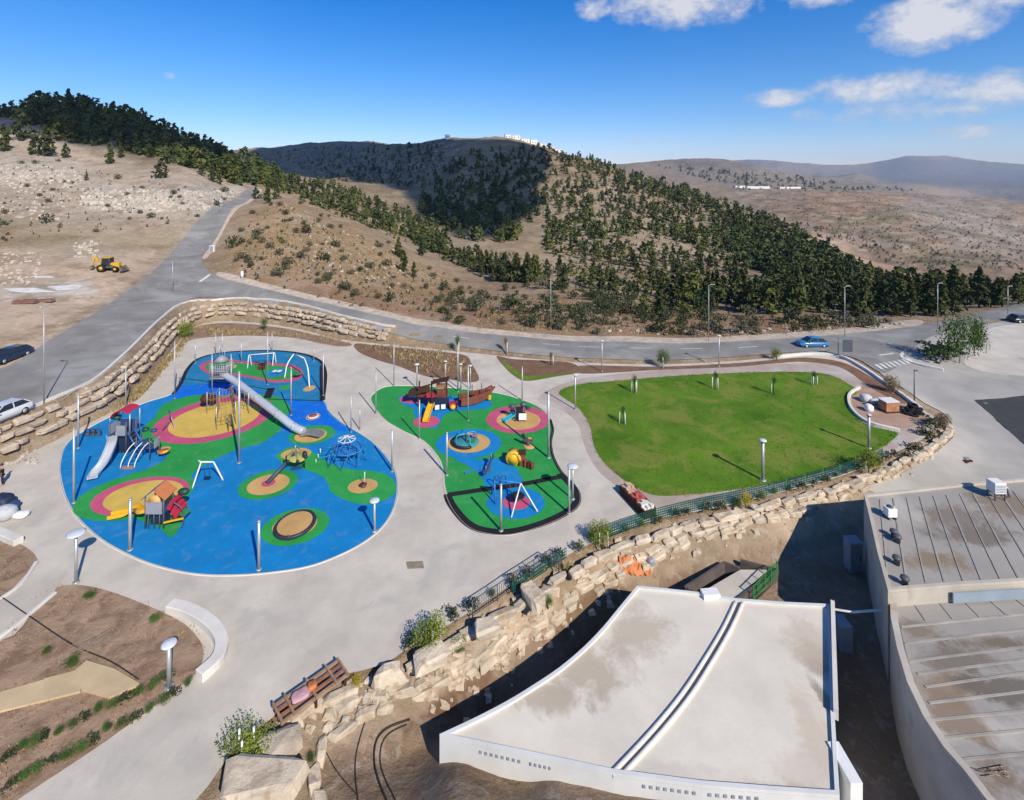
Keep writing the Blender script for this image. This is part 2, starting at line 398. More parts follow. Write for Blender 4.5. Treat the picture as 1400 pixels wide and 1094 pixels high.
zone([(380,200),(600,180),(760,195),(900,230),(1100,300),(1200,375),(1100,400),(900,380),(750,340),(640,320),(560,300),(450,260)], (0.21,0.15,0.085), 12, .4)
zone([(740,260),(830,250),(930,300),(1000,320),(1050,360),(980,390),(850,360),(740,340)], (0.36,0.27,0.175), 20, .4)
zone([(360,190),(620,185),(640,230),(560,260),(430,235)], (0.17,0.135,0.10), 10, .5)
zone([(640,345),(780,335),(880,385),(1000,385),(1060,415),(900,410),(760,400)], (0.36,0.265,0.165), 14, .2)
zone([(1010,262),(1230,255),(1500,290),(1500,420),(1300,400),(1200,372),(1100,310)], (0.28,0.175,0.11), 10, .5)
zone([(1130,290),(1230,275),(1250,305),(1150,312)], (0.185,0.15,0.08), 6, .1)
zone([(1230,345),(1370,342),(1365,370),(1270,365)], (0.19,0.155,0.085), 6, .1)
zone([(1230,275),(1330,270),(1400,310),(1400,345),(1310,335)], (0.27,0.22,0.19), 16, .9)
zone([(1060,285),(1130,262),(1240,262),(1200,285),(1120,300)], (0.32,0.18,0.11), 10, .2)
zone([(1100,318),(1130,318),(1190,360),(1170,372)], (0.50,0.34,0.25), 6, .1)
zone([(890,200),(1120,225),(1130,258),(1010,262),(900,240)], (0.225,0.175,0.135), 6, .3)
zone([(900,216),(1000,218),(1060,226),(1010,232),(930,230)], (0.11,0.095,0.085), 5, .2)  # cloud shadow on the far hill top, painted into the ground colour
zone([(1120,232),(1160,236),(1150,250),(1110,244)], (0.09,0.085,0.07), 5, .2)  # another cloud shadow painted as dark ground, farther right
zone([(1120,225),(1250,240),(1250,262),(1120,262)], (0.20,0.17,0.13), 5, .3)
zone([(1190,215),(1700,215),(1700,262),(1350,262),(1200,250)], (0.15,0.14,0.125), 5, .1)
zone([(1330,260),(1700,262),(1700,290),(1400,285)], (0.20,0.165,0.12), 5, .2)
yw = yard & (YG < 60)
col[yw] = np.array((0.27,0.185,0.13)); rock[yw] = 0.2
ym = fbm(XG/3, YG/3, 31)
tz_ = yw & (pd < 2.8); col[tz_] = (0.40,0.295,0.205)
col[yw] *= (1+0.7*ym[yw])[:,None]
zone([(545,1000),(625,935),(690,895),(762,843),(805,806),(872,800),(842,840),(802,894),(716,952),(601,1012)], (0.16,0.095,0.06), 5, .1)  # ditch soil painted darker where the low building's shadow falls
vz = np.clip((YG-330)/150, 0, 1)*np.clip((PXG-960)/60, 0, 1)*np.clip((3000-YG)/800, 0, 1)
stp = 3.2; ph = (G+1.6*fbm(XG/60, YG/60, 51))/stp; fr_ = ph-np.floor(ph)
wallm = (np.exp(-((fr_-.5)/.13)**2)*np.clip(fbm(XG/55, YG/80, 61)*3+.55, 0, 1)*vz)
col[:] = col*(1-.8*wallm[...,None])+np.array((.40,.35,.29))*.8*wallm[...,None]
dkm = np.clip(fbm(XG/26, YG/40, 71)*5-.1, 0, .8)*vz; col[:] = col*(1-dkm[...,None])+np.array((.11,.095,.055))*dkm[...,None]
col *= (1+0.55*fbm(XG/14, YG/14, 41)+0.4*fbm(XG/3.5, YG/3.5, 43))[...,None]
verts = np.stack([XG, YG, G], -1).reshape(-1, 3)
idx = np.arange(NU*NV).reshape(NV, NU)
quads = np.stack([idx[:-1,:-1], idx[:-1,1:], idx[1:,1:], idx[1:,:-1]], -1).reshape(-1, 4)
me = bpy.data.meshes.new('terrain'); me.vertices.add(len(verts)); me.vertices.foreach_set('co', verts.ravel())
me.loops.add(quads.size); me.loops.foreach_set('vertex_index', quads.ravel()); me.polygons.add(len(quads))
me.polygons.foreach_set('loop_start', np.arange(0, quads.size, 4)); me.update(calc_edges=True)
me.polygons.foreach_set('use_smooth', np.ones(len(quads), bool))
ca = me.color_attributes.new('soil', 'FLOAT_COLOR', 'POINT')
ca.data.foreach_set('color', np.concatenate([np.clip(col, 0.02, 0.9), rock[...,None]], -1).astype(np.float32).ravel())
m = bpy.data.materials.new('soil_and_rock'); m.use_nodes = True; t_ = NT(m.node_tree); b = m.node_tree.nodes['Principled BSDF']; b.inputs['Roughness'].default_value = 0.95; b.inputs['Specular IOR Level'].default_value = 0.05
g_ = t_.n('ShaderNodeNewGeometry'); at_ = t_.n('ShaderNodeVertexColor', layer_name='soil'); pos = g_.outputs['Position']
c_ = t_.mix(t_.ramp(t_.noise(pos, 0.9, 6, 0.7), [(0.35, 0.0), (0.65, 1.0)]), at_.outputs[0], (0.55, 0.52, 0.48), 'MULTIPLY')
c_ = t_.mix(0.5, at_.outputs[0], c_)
c_ = t_.mix(t_.m('MULTIPLY', t_.ramp(t_.noise(pos, 0.18, 5, 0.7), [(0.47, 0.0), (0.6, 1.0)]), 0.6), c_, (0.20, 0.145, 0.08))
c_ = t_.mix(t_.m('MULTIPLY', t_.ramp(t_.noise(pos, 0.06, 6, 0.75), [(0.48, 0.0), (0.58, 1.0)]), 0.35), c_, (0.40, 0.33, 0.25))
rk = t_.ramp(t_.noise(pos, 1.3, 4, 0.7, 0.4), [(0.56, 0.0), (0.62, 1.0)])
c_ = t_.mix(t_.m('MULTIPLY', rk, at_.outputs[1], clamp=True), c_, (0.56, 0.51, 0.45))
dk = t_.ramp(t_.noise(pos, 1.9, 3, 0.7), [(0.63, 0.0), (0.68, 1.0)])
c_ = t_.mix(t_.m('MULTIPLY', dk, t_.m('ADD', 0.3, t_.m('MULTIPLY', at_.outputs[1], 0.6))), c_, (0.10, 0.085, 0.05))
t_.link(c_, b.inputs['Base Color'])
bp = t_.n('ShaderNodeBump'); bp.inputs['Strength'].default_value = 0.8; bp.inputs['Distance'].default_value = 0.35
t_.link(t_.noise(pos, 1.1, 7, 0.7), bp.inputs['Height']); t_.link(bp.outputs[0], b.inputs['Normal'])
me.materials.append(m)
ter = bpy.data.objects.new('terrain', me); COL.objects.link(ter); ter['kind'] = 'structure'
# ------------------------------------------------------------------ materials
ASPH = mat('asphalt', (0.265,0.255,0.24), 0.9, 0.16, 0.25, 0.02, 8, stain=((0.33,0.32,0.305), 0.12, 0.52, 0.7))
CONC = mat('plaza_concrete', (0.525,0.472,0.40), 0.85, 0.12, 0.35, 0.012, 10, stain=((0.40,0.365,0.325), 0.3, 0.53, 0.6), detail=8)
PINK = mat('pinkish_paving', (0.40,0.325,0.275), 0.88, 0.10, 0.5, 0.01, 10, stain=((0.46,0.42,0.385), 0.15, 0.5, 0.8))
LOT = mat('yard_concrete', (0.36,0.34,0.315), 0.9, 0.12, 0.2, 0.01, 8, stain=((0.45,0.41,0.36), 0.12, 0.54, 0.6))
DARKPATCH = mat('dark_grey_ground', (0.06,0.06,0.062), 0.9, 0.1, 1, 0.01, 8)
BLUE = mat('blue_rubber', (0.010,0.205,0.49), 0.75, 0.09, 0.5, 0.004, 30, stain=((0.107, 0.221, 0.425), 1.1, 0.54, 0.4), detail=8)
BLUE2 = mat('bright_blue_rubber', (0.006,0.14,0.60), 0.75, 0.09, 0.5, 0.004, 30, stain=((0.105, 0.196, 0.519), 1.1, 0.54, 0.4), detail=8)
TEAL = mat('worn_blue_rubber', (0.02,0.19,0.38), 0.75, 0.12, 0.5, 0.004, 30, stain=((0.115, 0.232, 0.36), 1.1, 0.54, 0.4), detail=8)
GREEN = mat('green_rubber', (0.03,0.29,0.065), 0.75, 0.1, 0.5, 0.004, 30, stain=((0.122, 0.304, 0.134), 1.1, 0.54, 0.4), detail=8)
PINKR = mat('pink_rubber', (0.50,0.085,0.17), 0.75, 0.1, 0.6, 0.004, 30, stain=((0.461, 0.156, 0.209), 1.1, 0.54, 0.4), detail=8)
YELR = mat('ochre_rubber', (0.58,0.40,0.09), 0.75, 0.12, 0.6, 0.004, 30, stain=((0.475, 0.333, 0.141), 1.1, 0.54, 0.4), detail=8)
ORR = mat('tan_rubber', (0.56,0.34,0.13), 0.75, 0.12, 0.6, 0.004, 30, stain=((0.504, 0.34, 0.18), 1.1, 0.54, 0.4), detail=8)
BLKR = mat('black_rubber', (0.022,0.02,0.024), 0.8, 0.1, 1, 0.004, 30)
GRASS = mat('lawn_grass', (0.115,0.205,0.018), 0.9, 0.2, 0.16, 0.05, 14, col2=(0.05,0.135,0.010), stain=((0.195,0.205,0.045), 0.28, 0.48, 0.65), detail=9)
BED = mat('bed_soil', (0.20,0.115,0.075), 0.95, 0.2, 0.9, 0.06, 6, stain=((0.16,0.13,0.06), 0.5, 0.52, 0.6))
DIRT = mat('garden_dirt', (0.33,0.225,0.15), 0.95, 0.24, 0.8, 0.1, 4, stain=((0.17,0.10,0.062), 0.9, 0.5, 0.7), detail=9)
STONE = mat('pale_limestone', (0.57,0.475,0.36), 0.9, 0.2, 0.8, 0.12, 3.5, stain=((0.34,0.25,0.165), 1.1, 0.52, 0.8), detail=8)
WALLST = mat('rough_limestone', (0.54,0.44,0.34), 0.9, 0.22, 1.0, 0.1, 4, stain=((0.26,0.18,0.12), 1.0, 0.52, 0.75), detail=8)
KERB = mat('white_concrete', (0.62,0.585,0.53), 0.85, 0.08, 0.8, 0.01, 10)
TAN = mat('tan_slab', (0.52,0.395,0.235), 0.85, 0.1, 0.7, 0.01, 10)
GALV = mat('galvanised_steel', (0.44,0.45,0.45), 0.45, 0.1, 1.5, metal=0.5)
DGREY = mat('dark_grey_steel', (0.085,0.09,0.1), 0.5, 0.1, 2)
WHITE = mat('white_paint', (0.72,0.72,0.70), 0.5, 0.05, 2)
PAINT = mat('road_paint', (0.62,0.61,0.58), 0.8, 0.12, 1.5)
BLACK = mat('black_plastic', (0.02,0.02,0.022), 0.5, 0.1, 3)
RED = mat('red_plastic', (0.42,0.02,0.05), 0.4, 0.05, 3)
YEL = mat('yellow_plastic', (0.72,0.40,0.02), 0.4, 0.05, 3)
NAVY = mat('navy_panel', (0.03,0.06,0.16), 0.45, 0.1, 2)
CYAN = mat('cyan_plastic', (0.03,0.36,0.50), 0.4, 0.08, 3)
PBLUE = mat('blue_paint', (0.03,0.17,0.50), 0.4, 0.08, 3)
GREENP = mat('green_plastic', (0.03,0.20,0.05), 0.5, 0.1, 3)
WOODD = mat('dark_brown_wood', (0.075,0.032,0.02), 0.7, 0.2, 2)
WOODR = mat('red_brown_wood', (0.19,0.055,0.03), 0.65, 0.2, 2)
WOOD = mat('weathered_wood', (0.33,0.21,0.13), 0.8, 0.2, 2)
STEEL = mat('brushed_steel', (0.62,0.64,0.66), 0.32, 0.05, 2, metal=0.35)
GREYP = mat('grey_panel', (0.27,0.28,0.32), 0.5, 0.08, 2)
ORANGE = mat('orange_plastic', (0.50,0.17,0.06), 0.6, 0.1, 3)
NETG = mat('green_netting', (0.02,0.09,0.065), 0.8, 0.1, 3)
BARK = mat('bark', (0.12,0.085,0.06), 0.95, 0.2, 6)
def leafmat(name, c, v=0.28):
    m = mat(name, c, 0.7, v, 0.9, col2=tuple(x*0.5 for x in c), detail=3); return m
PINE = leafmat('pine_needles', (0.080,0.098,0.032)); PINE2 = leafmat('dark_pine_needles', (0.052,0.068,0.025)); PINE3 = leafmat('bright_pine_needles', (0.115,0.13,0.033))
SHRUB = leafmat('grey_green_leaves', (0.092,0.10,0.055)); SHRUBD = leafmat('dark_green_leaves', (0.05,0.065,0.028))
LIME = leafmat('yellow_green_leaves', (0.20,0.25,0.035)); LEAF = leafmat('mid_green_leaves', (0.075,0.14,0.028)); DRY = leafmat('dry_stalks', (0.30,0.21,0.12))

# ------------------------------------------------------------------ roads and level ground
ROADP = [(-130,585),(0,508),(45,481),(95,450),(150,416),(200,380),(235,345),(262,312),(300,278),(334,262),(350,257),(354,263),(330,279),(308,303),(293,330),(277,352),(281,367),(302,380),
 (340,390),(400,405),(470,421),(540,437),(600,448),(660,457),(720,462),(800,468),(900,470),(1000,468),(1095,462),(1180,455),(1240,448),(1300,438),(1360,424),(1430,412),
 (1440,424),(1360,440),(1300,452),(1262,466),(1240,486),(1222,505),(1203,510),(1165,489),(1100,482),(1000,489),(900,493),(800,491),(700,483),(640,476),(560,463),(480,444),(420,428),(350,414),(300,407),(262,409),(235,424),(205,453),(180,478),(150,503),(100,538),(40,573),(-20,603),(-130,660)]
drape('road', hpoly(ROADP, 3), ASPH, 1.3, 0.10)
drape('roadside_verge', hpoly([(300,372),(345,383),(400,397),(470,413),(540,429),(600,440),(660,449),(720,455),(800,460),(900,462),(1000,460),(1095,454),(1180,447),(1250,437),(1258,446),(1180,456.5),(1095,463.5),(1000,469.5),(900,471.5),(800,469.5),(720,463.5),(660,458.5),(600,449.5),(540,438.5),(470,422.5),(400,406.5),(340,391.5),(300,381.5)], 3), mat('pale_verge', (0.50,0.41,0.325), 0.95, 0.2, 0.8, 0.08, 5), 0.9, 0.05)
drape('parking_lot', hpoly([(1222,505),(1240,486),(1262,466),(1300,452),(1360,442),(1480,430),(1520,700),(1200,676),(1206,660),(1246,642),(1296,606),(1304,588),(1290,566),(1264,552),(1236,532),(1203,510)], 3), LOT, 1.0, 0.07)
drape('pale_parking', hpoly([(1318,492),(1336,468),(1360,448),(1480,436),(1480,500),(1400,515),(1330,505)], 3), mat('pale_gravel', (0.50,0.455,0.40), 0.9, 0.1, 0.4, 0.02, 8), 1.0, 0.09)
drape('dark_yard_patch', hpoly([(1332,548),(1480,533),(1480,660),(1402,610)], 3, False), DARKPATCH, 1.0, 0.10)  # dark grey patch draped over the yard
drape('uphill_shoulder', hpoly([(352,258),(358,262),(334,281),(312,304),(298,330),(284,352),(276,352),(291,330),(307,303),(329,279),(346,262)], 3), mat('pale_verge', ()), 0.8, 0.05)
# painted road lines
def roadline(name, a, b, w, off=0.125):
    pa, pb = hit(*a), hit(*b); d = (pb-pa).xy.normalized(); nn = Vector((-d.y, d.x))*w/2
    poly = [tuple(pa.xy+nn), tuple(pb.xy+nn), tuple(pb.xy-nn), tuple(pa.xy-nn)]
    return drape(name, poly, PAINT, 0.8, off)
roadline('stop_line', (273,386), (287,376), 0.55)
for (a, b) in [((742,471),(765,473)),((790,474.5),(820,476)),((860,477),(890,477.5)),((930,478),(960,477.5)),((1010,476.5),(1035,475)),((620,461),(642,464))]:
    roadline('centre_line', a, b, 0.18)
for i in range(8):
    a = (1197+i*6.2, 499.5-i*1.2); roadline('crossing_stripe', a, (a[0]+9.5, a[1]+6.5), 0.45, 0.13)
roadline('give_way_line', (1202,487), (1222,484), 0.3, 0.13)
plaza = sheet('plaza', gpoly(PARK, 0, True, 3), 0.0, CONC, kind='structure')
# wide cast joints would not show: the plaza is one pour; the footpath round the lawn is pinker
LAWN = [(764,537),(790,526),(830,522),(900,516),(960,512),(1040,509),(1100,509),(1135,513),(1158,524),(1172,535),(1160,545),(1158,556),(1168,569),(1188,582),(1212,588),(1227,593),(1215,606),(1190,620),(1140,640),(1080,657),(1010,669),(950,676),(900,678),(872,668),(845,650),(822,628),(811,605),(806,580),(790,557)]
PATH = [(735,548),(752,532),(790,519),(850,511),(950,503),(1040,499),(1110,497),(1160,503),(1195,523),(1250,560),(1270,576),(1262,594),(1225,613),(1180,632),(1120,650),(1040,672),(960,688),(905,694),(870,684),(848,668),(822,648),(806,625),(796,600),(790,580),(770,562)]
sheet('footpath', gpoly(PATH, 0), 0.006, PINK, kind='structure')
sheet('lawn', gpoly(LAWN, 0), 0.02, GRASS, kind='structure')
def bed(name, pix, m=BED, z=0.012): return sheet(name, gpoly(pix, 0), z, m, kind='structure')
bed('planting_bed', [(262,449),(300,442),(350,444),(400,451),(450,463),(480,470),(470,474),(440,470),(400,462),(340,459),(290,461),(258,466),(236,486),(216,515),(190,545),(170,552),(200,522),(222,498),(246,469)], DIRT, 0.009)
bed('planting_bed', [(486,470),(520,473),(560,477),(600,481),(636,486),(645,498),(655,518),(640,523),(610,518),(580,514),(545,501),(515,492),(490,481)])
bed('planting_bed', [(679,487),(700,491),(740,493),(780,496),(795,508),(760,515),(720,521),(703,514),(690,502)])
bed('grass_edge', [(684,492),(692,502),(705,513),(722,520),(760,514),(790,508.5),(762,511.5),(725,515),(708,508),(697,500)], GRASS, 0.018)
bed('planting_bed', [(795,500),(900,501.5),(1000,497),(1060,492),(1100,489),(1150,495),(1192,516),(1238,547),(1228,550),(1190,530),(1150,503),(1100,495),(1060,497),(1000,502),(900,506),(796,511)], BED, 0.016)
bed('paved_corner', [(1162,534),(1180,528),(1200,524),(1256,562),(1268,576),(1240,585),(1215,584),(1190,580),(1170,568),(1160,556),(1161,545)], mat('red_paving', (0.37,0.25,0.19), 0.9, 0.15, 0.5, 0.01, 8), 0.010)
# lower left garden
GARD = [(-140,830),(0,876),(60,812),(104,800),(160,812),(232,842),(262,862),(278,888),(272,915),(250,936),(150,1010),(30,1090),(-60,1150),(-260,1180)]
bed('garden_bed', GARD, DIRT)
bed('garden_bed', [(-160,700),(-40,728),(24,742),(52,768),(30,800),(0,822),(-80,850),(-200,850)], DIRT)
tp = sheet('side_path', gpoly([(52,768),(92,782),(72,812),(0,878),(-140,930),(-200,850),(0,824)], 0, False), 0.02, CONC, kind='structure')

def offset_in(poly, d):
    o = []; n = len(poly); s = sum(poly[i][0]*poly[(i+1) % n][1]-poly[(i+1) % n][0]*poly[i][1] for i in range(n)); sg = 1 if s > 0 else -1
    for i in range(n):
        a, b, c = (np.array(poly[(i+k) % n]) for k in (-1, 0, 1)); d1 = (b-a)/(np.hypot(*(b-a))+1e-9); d2 = (c-b)/(np.hypot(*(c-b))+1e-9)
        n1 = np.array([-d1[1], d1[0]])*sg; n2 = np.array([-d2[1], d2[0]])*sg; k = n1+n2; k = k/max(0.35, k.dot(k)/2)
        o.append(tuple(b+k*d))
    return o
# ------------------------------------------------------------------ playground surfaces
PG1 = [(86,662),(83,635),(93,606),(125,584),(165,564),(205,549),(235,539),(247,524),(255,506),(270,491),(300,482.5),(340,479.5),(380,479.5),(415,484),(438,493),(446,508),(445,530),(442,548),(450,563),(468,579),(490,592),(510,606),(530,628),(541,650),(542,675),(535,700),(520,722),(495,742),(460,760),(420,774),(370,782),(320,785.5),(270,784),(220,774),(180,759),(140,737),(110,710),(94,686)]
pg1 = tag(sheet('playground_surface', gpoly(PG1), 0.012, BLUE), kind='structure')
pg1['label'] = 'large blue rubber playground surface with coloured circles'
def ell(cx, cy, rx, ry, n=40):
    a = at(cx, cy); k = mpp(cy); d = (at(cx, cy-ry).y-at(cx, cy+ry).y)/2; yc = (at(cx, cy-ry).y+at(cx, cy+ry).y)/2
    return [((cx-CX)/F*yc+rx*k*yc/a.y*math.cos(2*math.pi*i/n), yc+d*math.sin(2*math.pi*i/n)) for i in range(n)]
ZL = [0.012]
def patch(par, poly, m, dz=0.01, name='rubber_patch'):
    return sheet(name, poly, par.data.vertices[0].co.z+dz, m, par)
def poly(*p): return gpoly(p)
patch(pg1, poly((246,527),(255,507),(270,492),(300,484),(340,481),(380,481),(414,485.5),(436,494),(443,508),(441,547),(395,545),(372,542),(340,531),(300,524)), TEAL, 0.005)
patch(pg1, poly((262,518),(330,523),(372,533),(372,545),(440,548),(448,566),(475,590),(420,580),(370,575),(240,545),(236,541)), BLUE2, 0.004)
patch(pg1, poly((273,502),(283,494),(305,491),(340,495),(380,497),(402,500),(414,508),(410,518),(390,523),(365,522),(330,515),(290,513)), PINKR, 0.012)
patch(pg1, poly((280,502),(288,496.5),(305,494.5),(340,498),(380,500),(398,503),(406,509),(400,516),(385,519.5),(365,518.5),(330,512),(292,509)), GREEN, 0.018)
patch(pg1, ell(378,510,14,5.5), BLUE, 0.024); patch(pg1, ell(313,503,9,4), ORR, 0.024)
patch(pg1, ell(390,530,8,3.5), GREEN, 0.014); patch(pg1, ell(423,531.5,7.5,4), ORR, 0.014)
for a, b, w in [((244,517),(300,524),1.6),((300,524),(340,528),1.5),((340,528),(372,534),1.5),((366,546),(441,548.5),2.0),((371,531),(365,545),7),((440,500),(441,548),5)]:
    pa, pb = at(*a), at(*b); d = (pb-pa).normalized(); nn = Vector((-d.y, d.x, 0))*w*0.085/2*(1.4 if w > 3 else 1)
    patch(pg1, [(pa+nn)[:2], (pb+nn)[:2], (pb-nn)[:2], (pa-nn)[:2]], BLKR, 0.03)
bo = gpoly(PG1[6:17]+[(446,530)], 0, True, 5)
def pstrip(par, pix, w, m, dz):
    L = spline(gpoly(pix, 0, False), 5, False); vs = []; z = par.data.vertices[0].co.z+dz; n = len(L)
    for i, p in enumerate(L):
        a = np.array(L[max(i-1, 0)]); b = np.array(L[min(i+1, n-1)]); d = (b-a)/np.hypot(*(b-a)); nn = np.array([-d[1], d[0]])*w/2
        vs += [(*(np.array(p)+nn), z), (*(np.array(p)-nn), z)]
    MB().add(vs, [(2*i, 2*i+1, 2*i+3, 2*i+2) for i in range(n-1)]).build('rubber_border', m, par)
pstrip(pg1, [(237,539),(248,523),(256,505.5),(271,491),(300,483),(340,480),(380,480),(415,484.5),(437,493.5),(444.5,508),(444,530),(441,548)], 0.42, BLKR, 0.034)
patch(pg1, poly((212,572),(225,553),(262,541),(300,541),(350,545),(388,562),(385,585),(360,605),(335,612),(300,625),(262,650),(255,690),(250,710),(235,735),(215,720),(180,705),(160,668),(175,650),(205,640),(228,625),(222,600)), GREEN, 0.006)
patch(pg1, ell(186,679,73,34), GREEN, 0.010); patch(pg1, ell(193,679,60,27), PINKR, 0.016); patch(pg1, ell(197,679,49,22), YELR, 0.022)
patch(pg1, ell(300,577,90,39), GREEN, 0.010); patch(pg1, ell(295,574.5,72,33), PINKR, 0.016); patch(pg1, ell(295,574,55,25), YELR, 0.022)
patch(pg1, ell(224,615,8,4), ORR, 0.02)
patch(pg1, ell(367,663,37.5,21), GREEN, 0.01); patch(pg1, ell(367,663,27,14.5), ORR, 0.016); patch(pg1, ell(367,661,9,5), PINKR, 0.022)
patch(pg1, ell(404,721,44,26), GREEN, 0.01); patch(pg1, ell(403,719,29,17), ORR, 0.016)
patch(pg1, ell(427,595,30,13.5), GREEN, 0.01); patch(pg1, ell(425,596,21,9.5), ORR, 0.016)
patch(pg1, ell(428,570,9,5), ORR, 0.01); patch(pg1, ell(428,569.5,6,3), mat('grey_rubber', (0.2,0.17,0.17), 0.8, 0.1, 1), 0.016)
patch(pg1, poly((378,625),(392,613),(412,611),(430,620),(450,633),(480,642),(515,645),(537,655),(541,672),(530,682),(505,690),(475,685),(452,672),(445,655),(420,643),(395,638)), GREEN, 0.006)
patch(pg1, ell(496,665,20,10), ORR, 0.014); patch(pg1, ell(405,621,20,8), ORR, 0.014)
PG2 = [(508,548),(512,538),(525,530),(545,528),(590,529),(640,533),(680,538),(710,546),(735,556),(750,570),(755,585),(752,605),(755,625),(765,645),(780,658),(790,673),(789,690),(770,705),(735,720),(695,730),(660,727),(640,718),(625,702),(615,685),(609,665),(607,645),(600,625),(580,603),(550,588),(525,572)]
pg2 = tag(sheet('playground_surface', gpoly(PG2), 0.012, GREEN), kind='structure')
pg2['label'] = 'green rubber playground surface under the wooden ship'
pstrip(pg2, [(612,676),(615,686),(626,702),(641,717),(661,725.5),(695,728),(735,718.5),(769,704),(787,690),(788,674),(778,660),(765,648)], 0.62, BLKR, 0.028)
pstrip(pg2, [(613,677),(660,670),(710,663),(768,652)], 0.55, BLKR, 0.022)
pstrip(pg2, [(752.5,574),(756,588),(753,605),(756,624),(766,644),(779,657)], 0.25, BLKR, 0.034)
patch(pg2, poly((545,544),(560,540),(600,540),(640,545),(668,548),(672,556),(655,560),(630,562),(608,567),(600,582),(585,585),(568,572),(565,560),(550,553)), BLUE, 0.006)
patch(pg2, ell(566,546,20,6), PINKR, 0.014); patch(pg2, ell(583,577,18,8), PINKR, 0.014)
patch(pg2, ell(708,574,43,19), PINKR, 0.01); patch(pg2, ell(709,575,30,13), ORR, 0.016)
patch(pg2, ell(641,607,45,20), BLUE, 0.01); patch(pg2, ell(641,606,29,13.5), ORR, 0.016)
patch(pg2, poly((625,620),(650,628),(690,628),(705,640),(715,660),(705,670),(668,672),(660,655),(645,640),(622,628)), BLUE, 0.0065)
patch(pg2, ell(705,688,40,22), BLUE, 0.01); patch(pg2, ell(706,687.5,18.5,10), PINKR, 0.016)
# hairline edge kerbs round the rubber
for pp, nm in ((PG1, pg1), (PG2, pg2)):
    mb = MB(); L = offset_in(gpoly(pp), -.12); mb.tube([(x, y, 0.0) for x, y in L], 0.05, 4, False, True); mb.build('edge_kerb', KERB, nm)

# ------------------------------------------------------------------ stone walls, stone by stone
def stonemesh(i, m, irr=0.12):
    r = random.Random(i); bm = bmesh.new(); bmesh.ops.create_cube(bm, size=1)
    for v in bm.verts:
        v.co += Vector((r.uniform(-irr, irr)*1.3, r.uniform(-irr, irr), r.uniform(-irr, irr)))
        if r.random() < .35: v.co *= 0.8
    bmesh.ops.bevel(bm, geom=list(bm.edges), offset=r.uniform(.1, .2), segments=1, affect='EDGES')
    for v in bm.verts: v.co += Vector((r.uniform(-.06, .06), r.uniform(-.06, .06), r.uniform(-.06, .06)))
    me = bpy.data.meshes.new('stone'); bm.to_mesh(me); bm.free(); me.materials.append(m); return me
def resample(line, step):
    o = []; acc = 0; L = [np.array(p) for p in line]; o.append((L[0], (L[1]-L[0])/np.hypot(*(L[1]-L[0])))); need = step()
    for a, b in zip(L[:-1], L[1:]):
        d = np.hypot(*(b-a)); pos = 0
        while d-pos >= need:
            pos += need; o.append((a+(b-a)*pos/d, (b-a)/d)); need = step()
        need -= d-pos
    return o
def stone_wall(root, line, courses, meshes, lmin, lmax, r, skip=0.0):
    for (off, zt, h, dep) in courses:
        pts = resample(line, lambda: r.uniform(lmin, lmax))
        for (p, d), (p2, _) in zip(pts[:-1], pts[1:]):
            if r.random() < skip: continue
            L = np.hypot(*(p2-p)); c = (p+p2)/2; nn = np.array([d[1], -d[0]]); c = c+nn*(off+r.uniform(-.12, .12))
            o = bpy.data.objects.new('stone', r.choice(meshes)); COL.objects.link(o); o.parent = root
            zz = zt(c) if callable(zt) else zt
            o.location = (c[0], c[1], zz-h/2+r.uniform(-.1, .08)); o.scale = (L*0.97, dep*r.uniform(.85, 1.2), h*r.uniform(.9, 1.12))
            o.rotation_euler = (r.uniform(-.08, .08), r.uniform(-.06, .06), math.atan2(d[1], d[0])+r.uniform(-.16, .16)+(math.pi if r.random() < .5 else 0))
rs = random.Random(3)
SM = [stonemesh(i, WALLST, 0.11) for i in range(8)]; SB = [stonemesh(40+i, STONE, 0.10) for i in range(8)]
lw = thing('retaining_wall', 'rough stepped limestone retaining wall between the road and the playground plaza', 'retaining wall')
WL = [(-90,690),(-20,648),(40,620),(100,590),(160,557),(200,520),(222,495),(245,466),(268,446),(300,439),(350,441),(400,448),(450,460),(500,468),(530,471)]
wl = gpoly(WL, 0, False); wl = spline(wl, 4, False)
wh = lambda c: max(0.35, min(2.9, float(Tz(c[0]-0.6, c[1]+0.9, TOUT))))
nst = 3
for k in range(nst):
    stone_wall(lw, wl, [(-0.55-0.5*k, (lambda c, k=k: 0.02+wh(c)*(.5, .74, .97)[k]), 0.55, 0.75)], SM, .8, 1.9, rs, .1)
cap = MB()
cl = [(x, y) for x, y in wl]
pts = []
for i, p in enumerate(cl):
    a = np.array(cl[max(i-1, 0)]); b = np.array(cl[min(i+1, len(cl)-1)]); d = (b-a)/np.hypot(*(b-a)); pts.append((p[0]-d[1]*2.5, p[1]+d[0]*2.5))
wall2 = thing('kerb', 'pale kerb along the road edge above the retaining wall', 'kerb')
for (a, b) in zip(pts[:-1], pts[1:]):
    k = max(1, int(math.dist(a, b)/2.2))
    for j in range(k):
        f0, f1 = j/k, (j+1)/k-0.02
        A_ = Vector((a[0]+(b[0]-a[0])*f0, a[1]+(b[1]-a[1])*f0, 0)); B_ = Vector((a[0]+(b[0]-a[0])*f1, a[1]+(b[1]-a[1])*f1, 0))
        A_.z = float(Tz(A_.x, A_.y))+.08; B_.z = float(Tz(B_.x, B_.y))+.08
        MB().beam(A_, B_, 0.28, 0.3).build('kerb_stone', KERB, wall2)
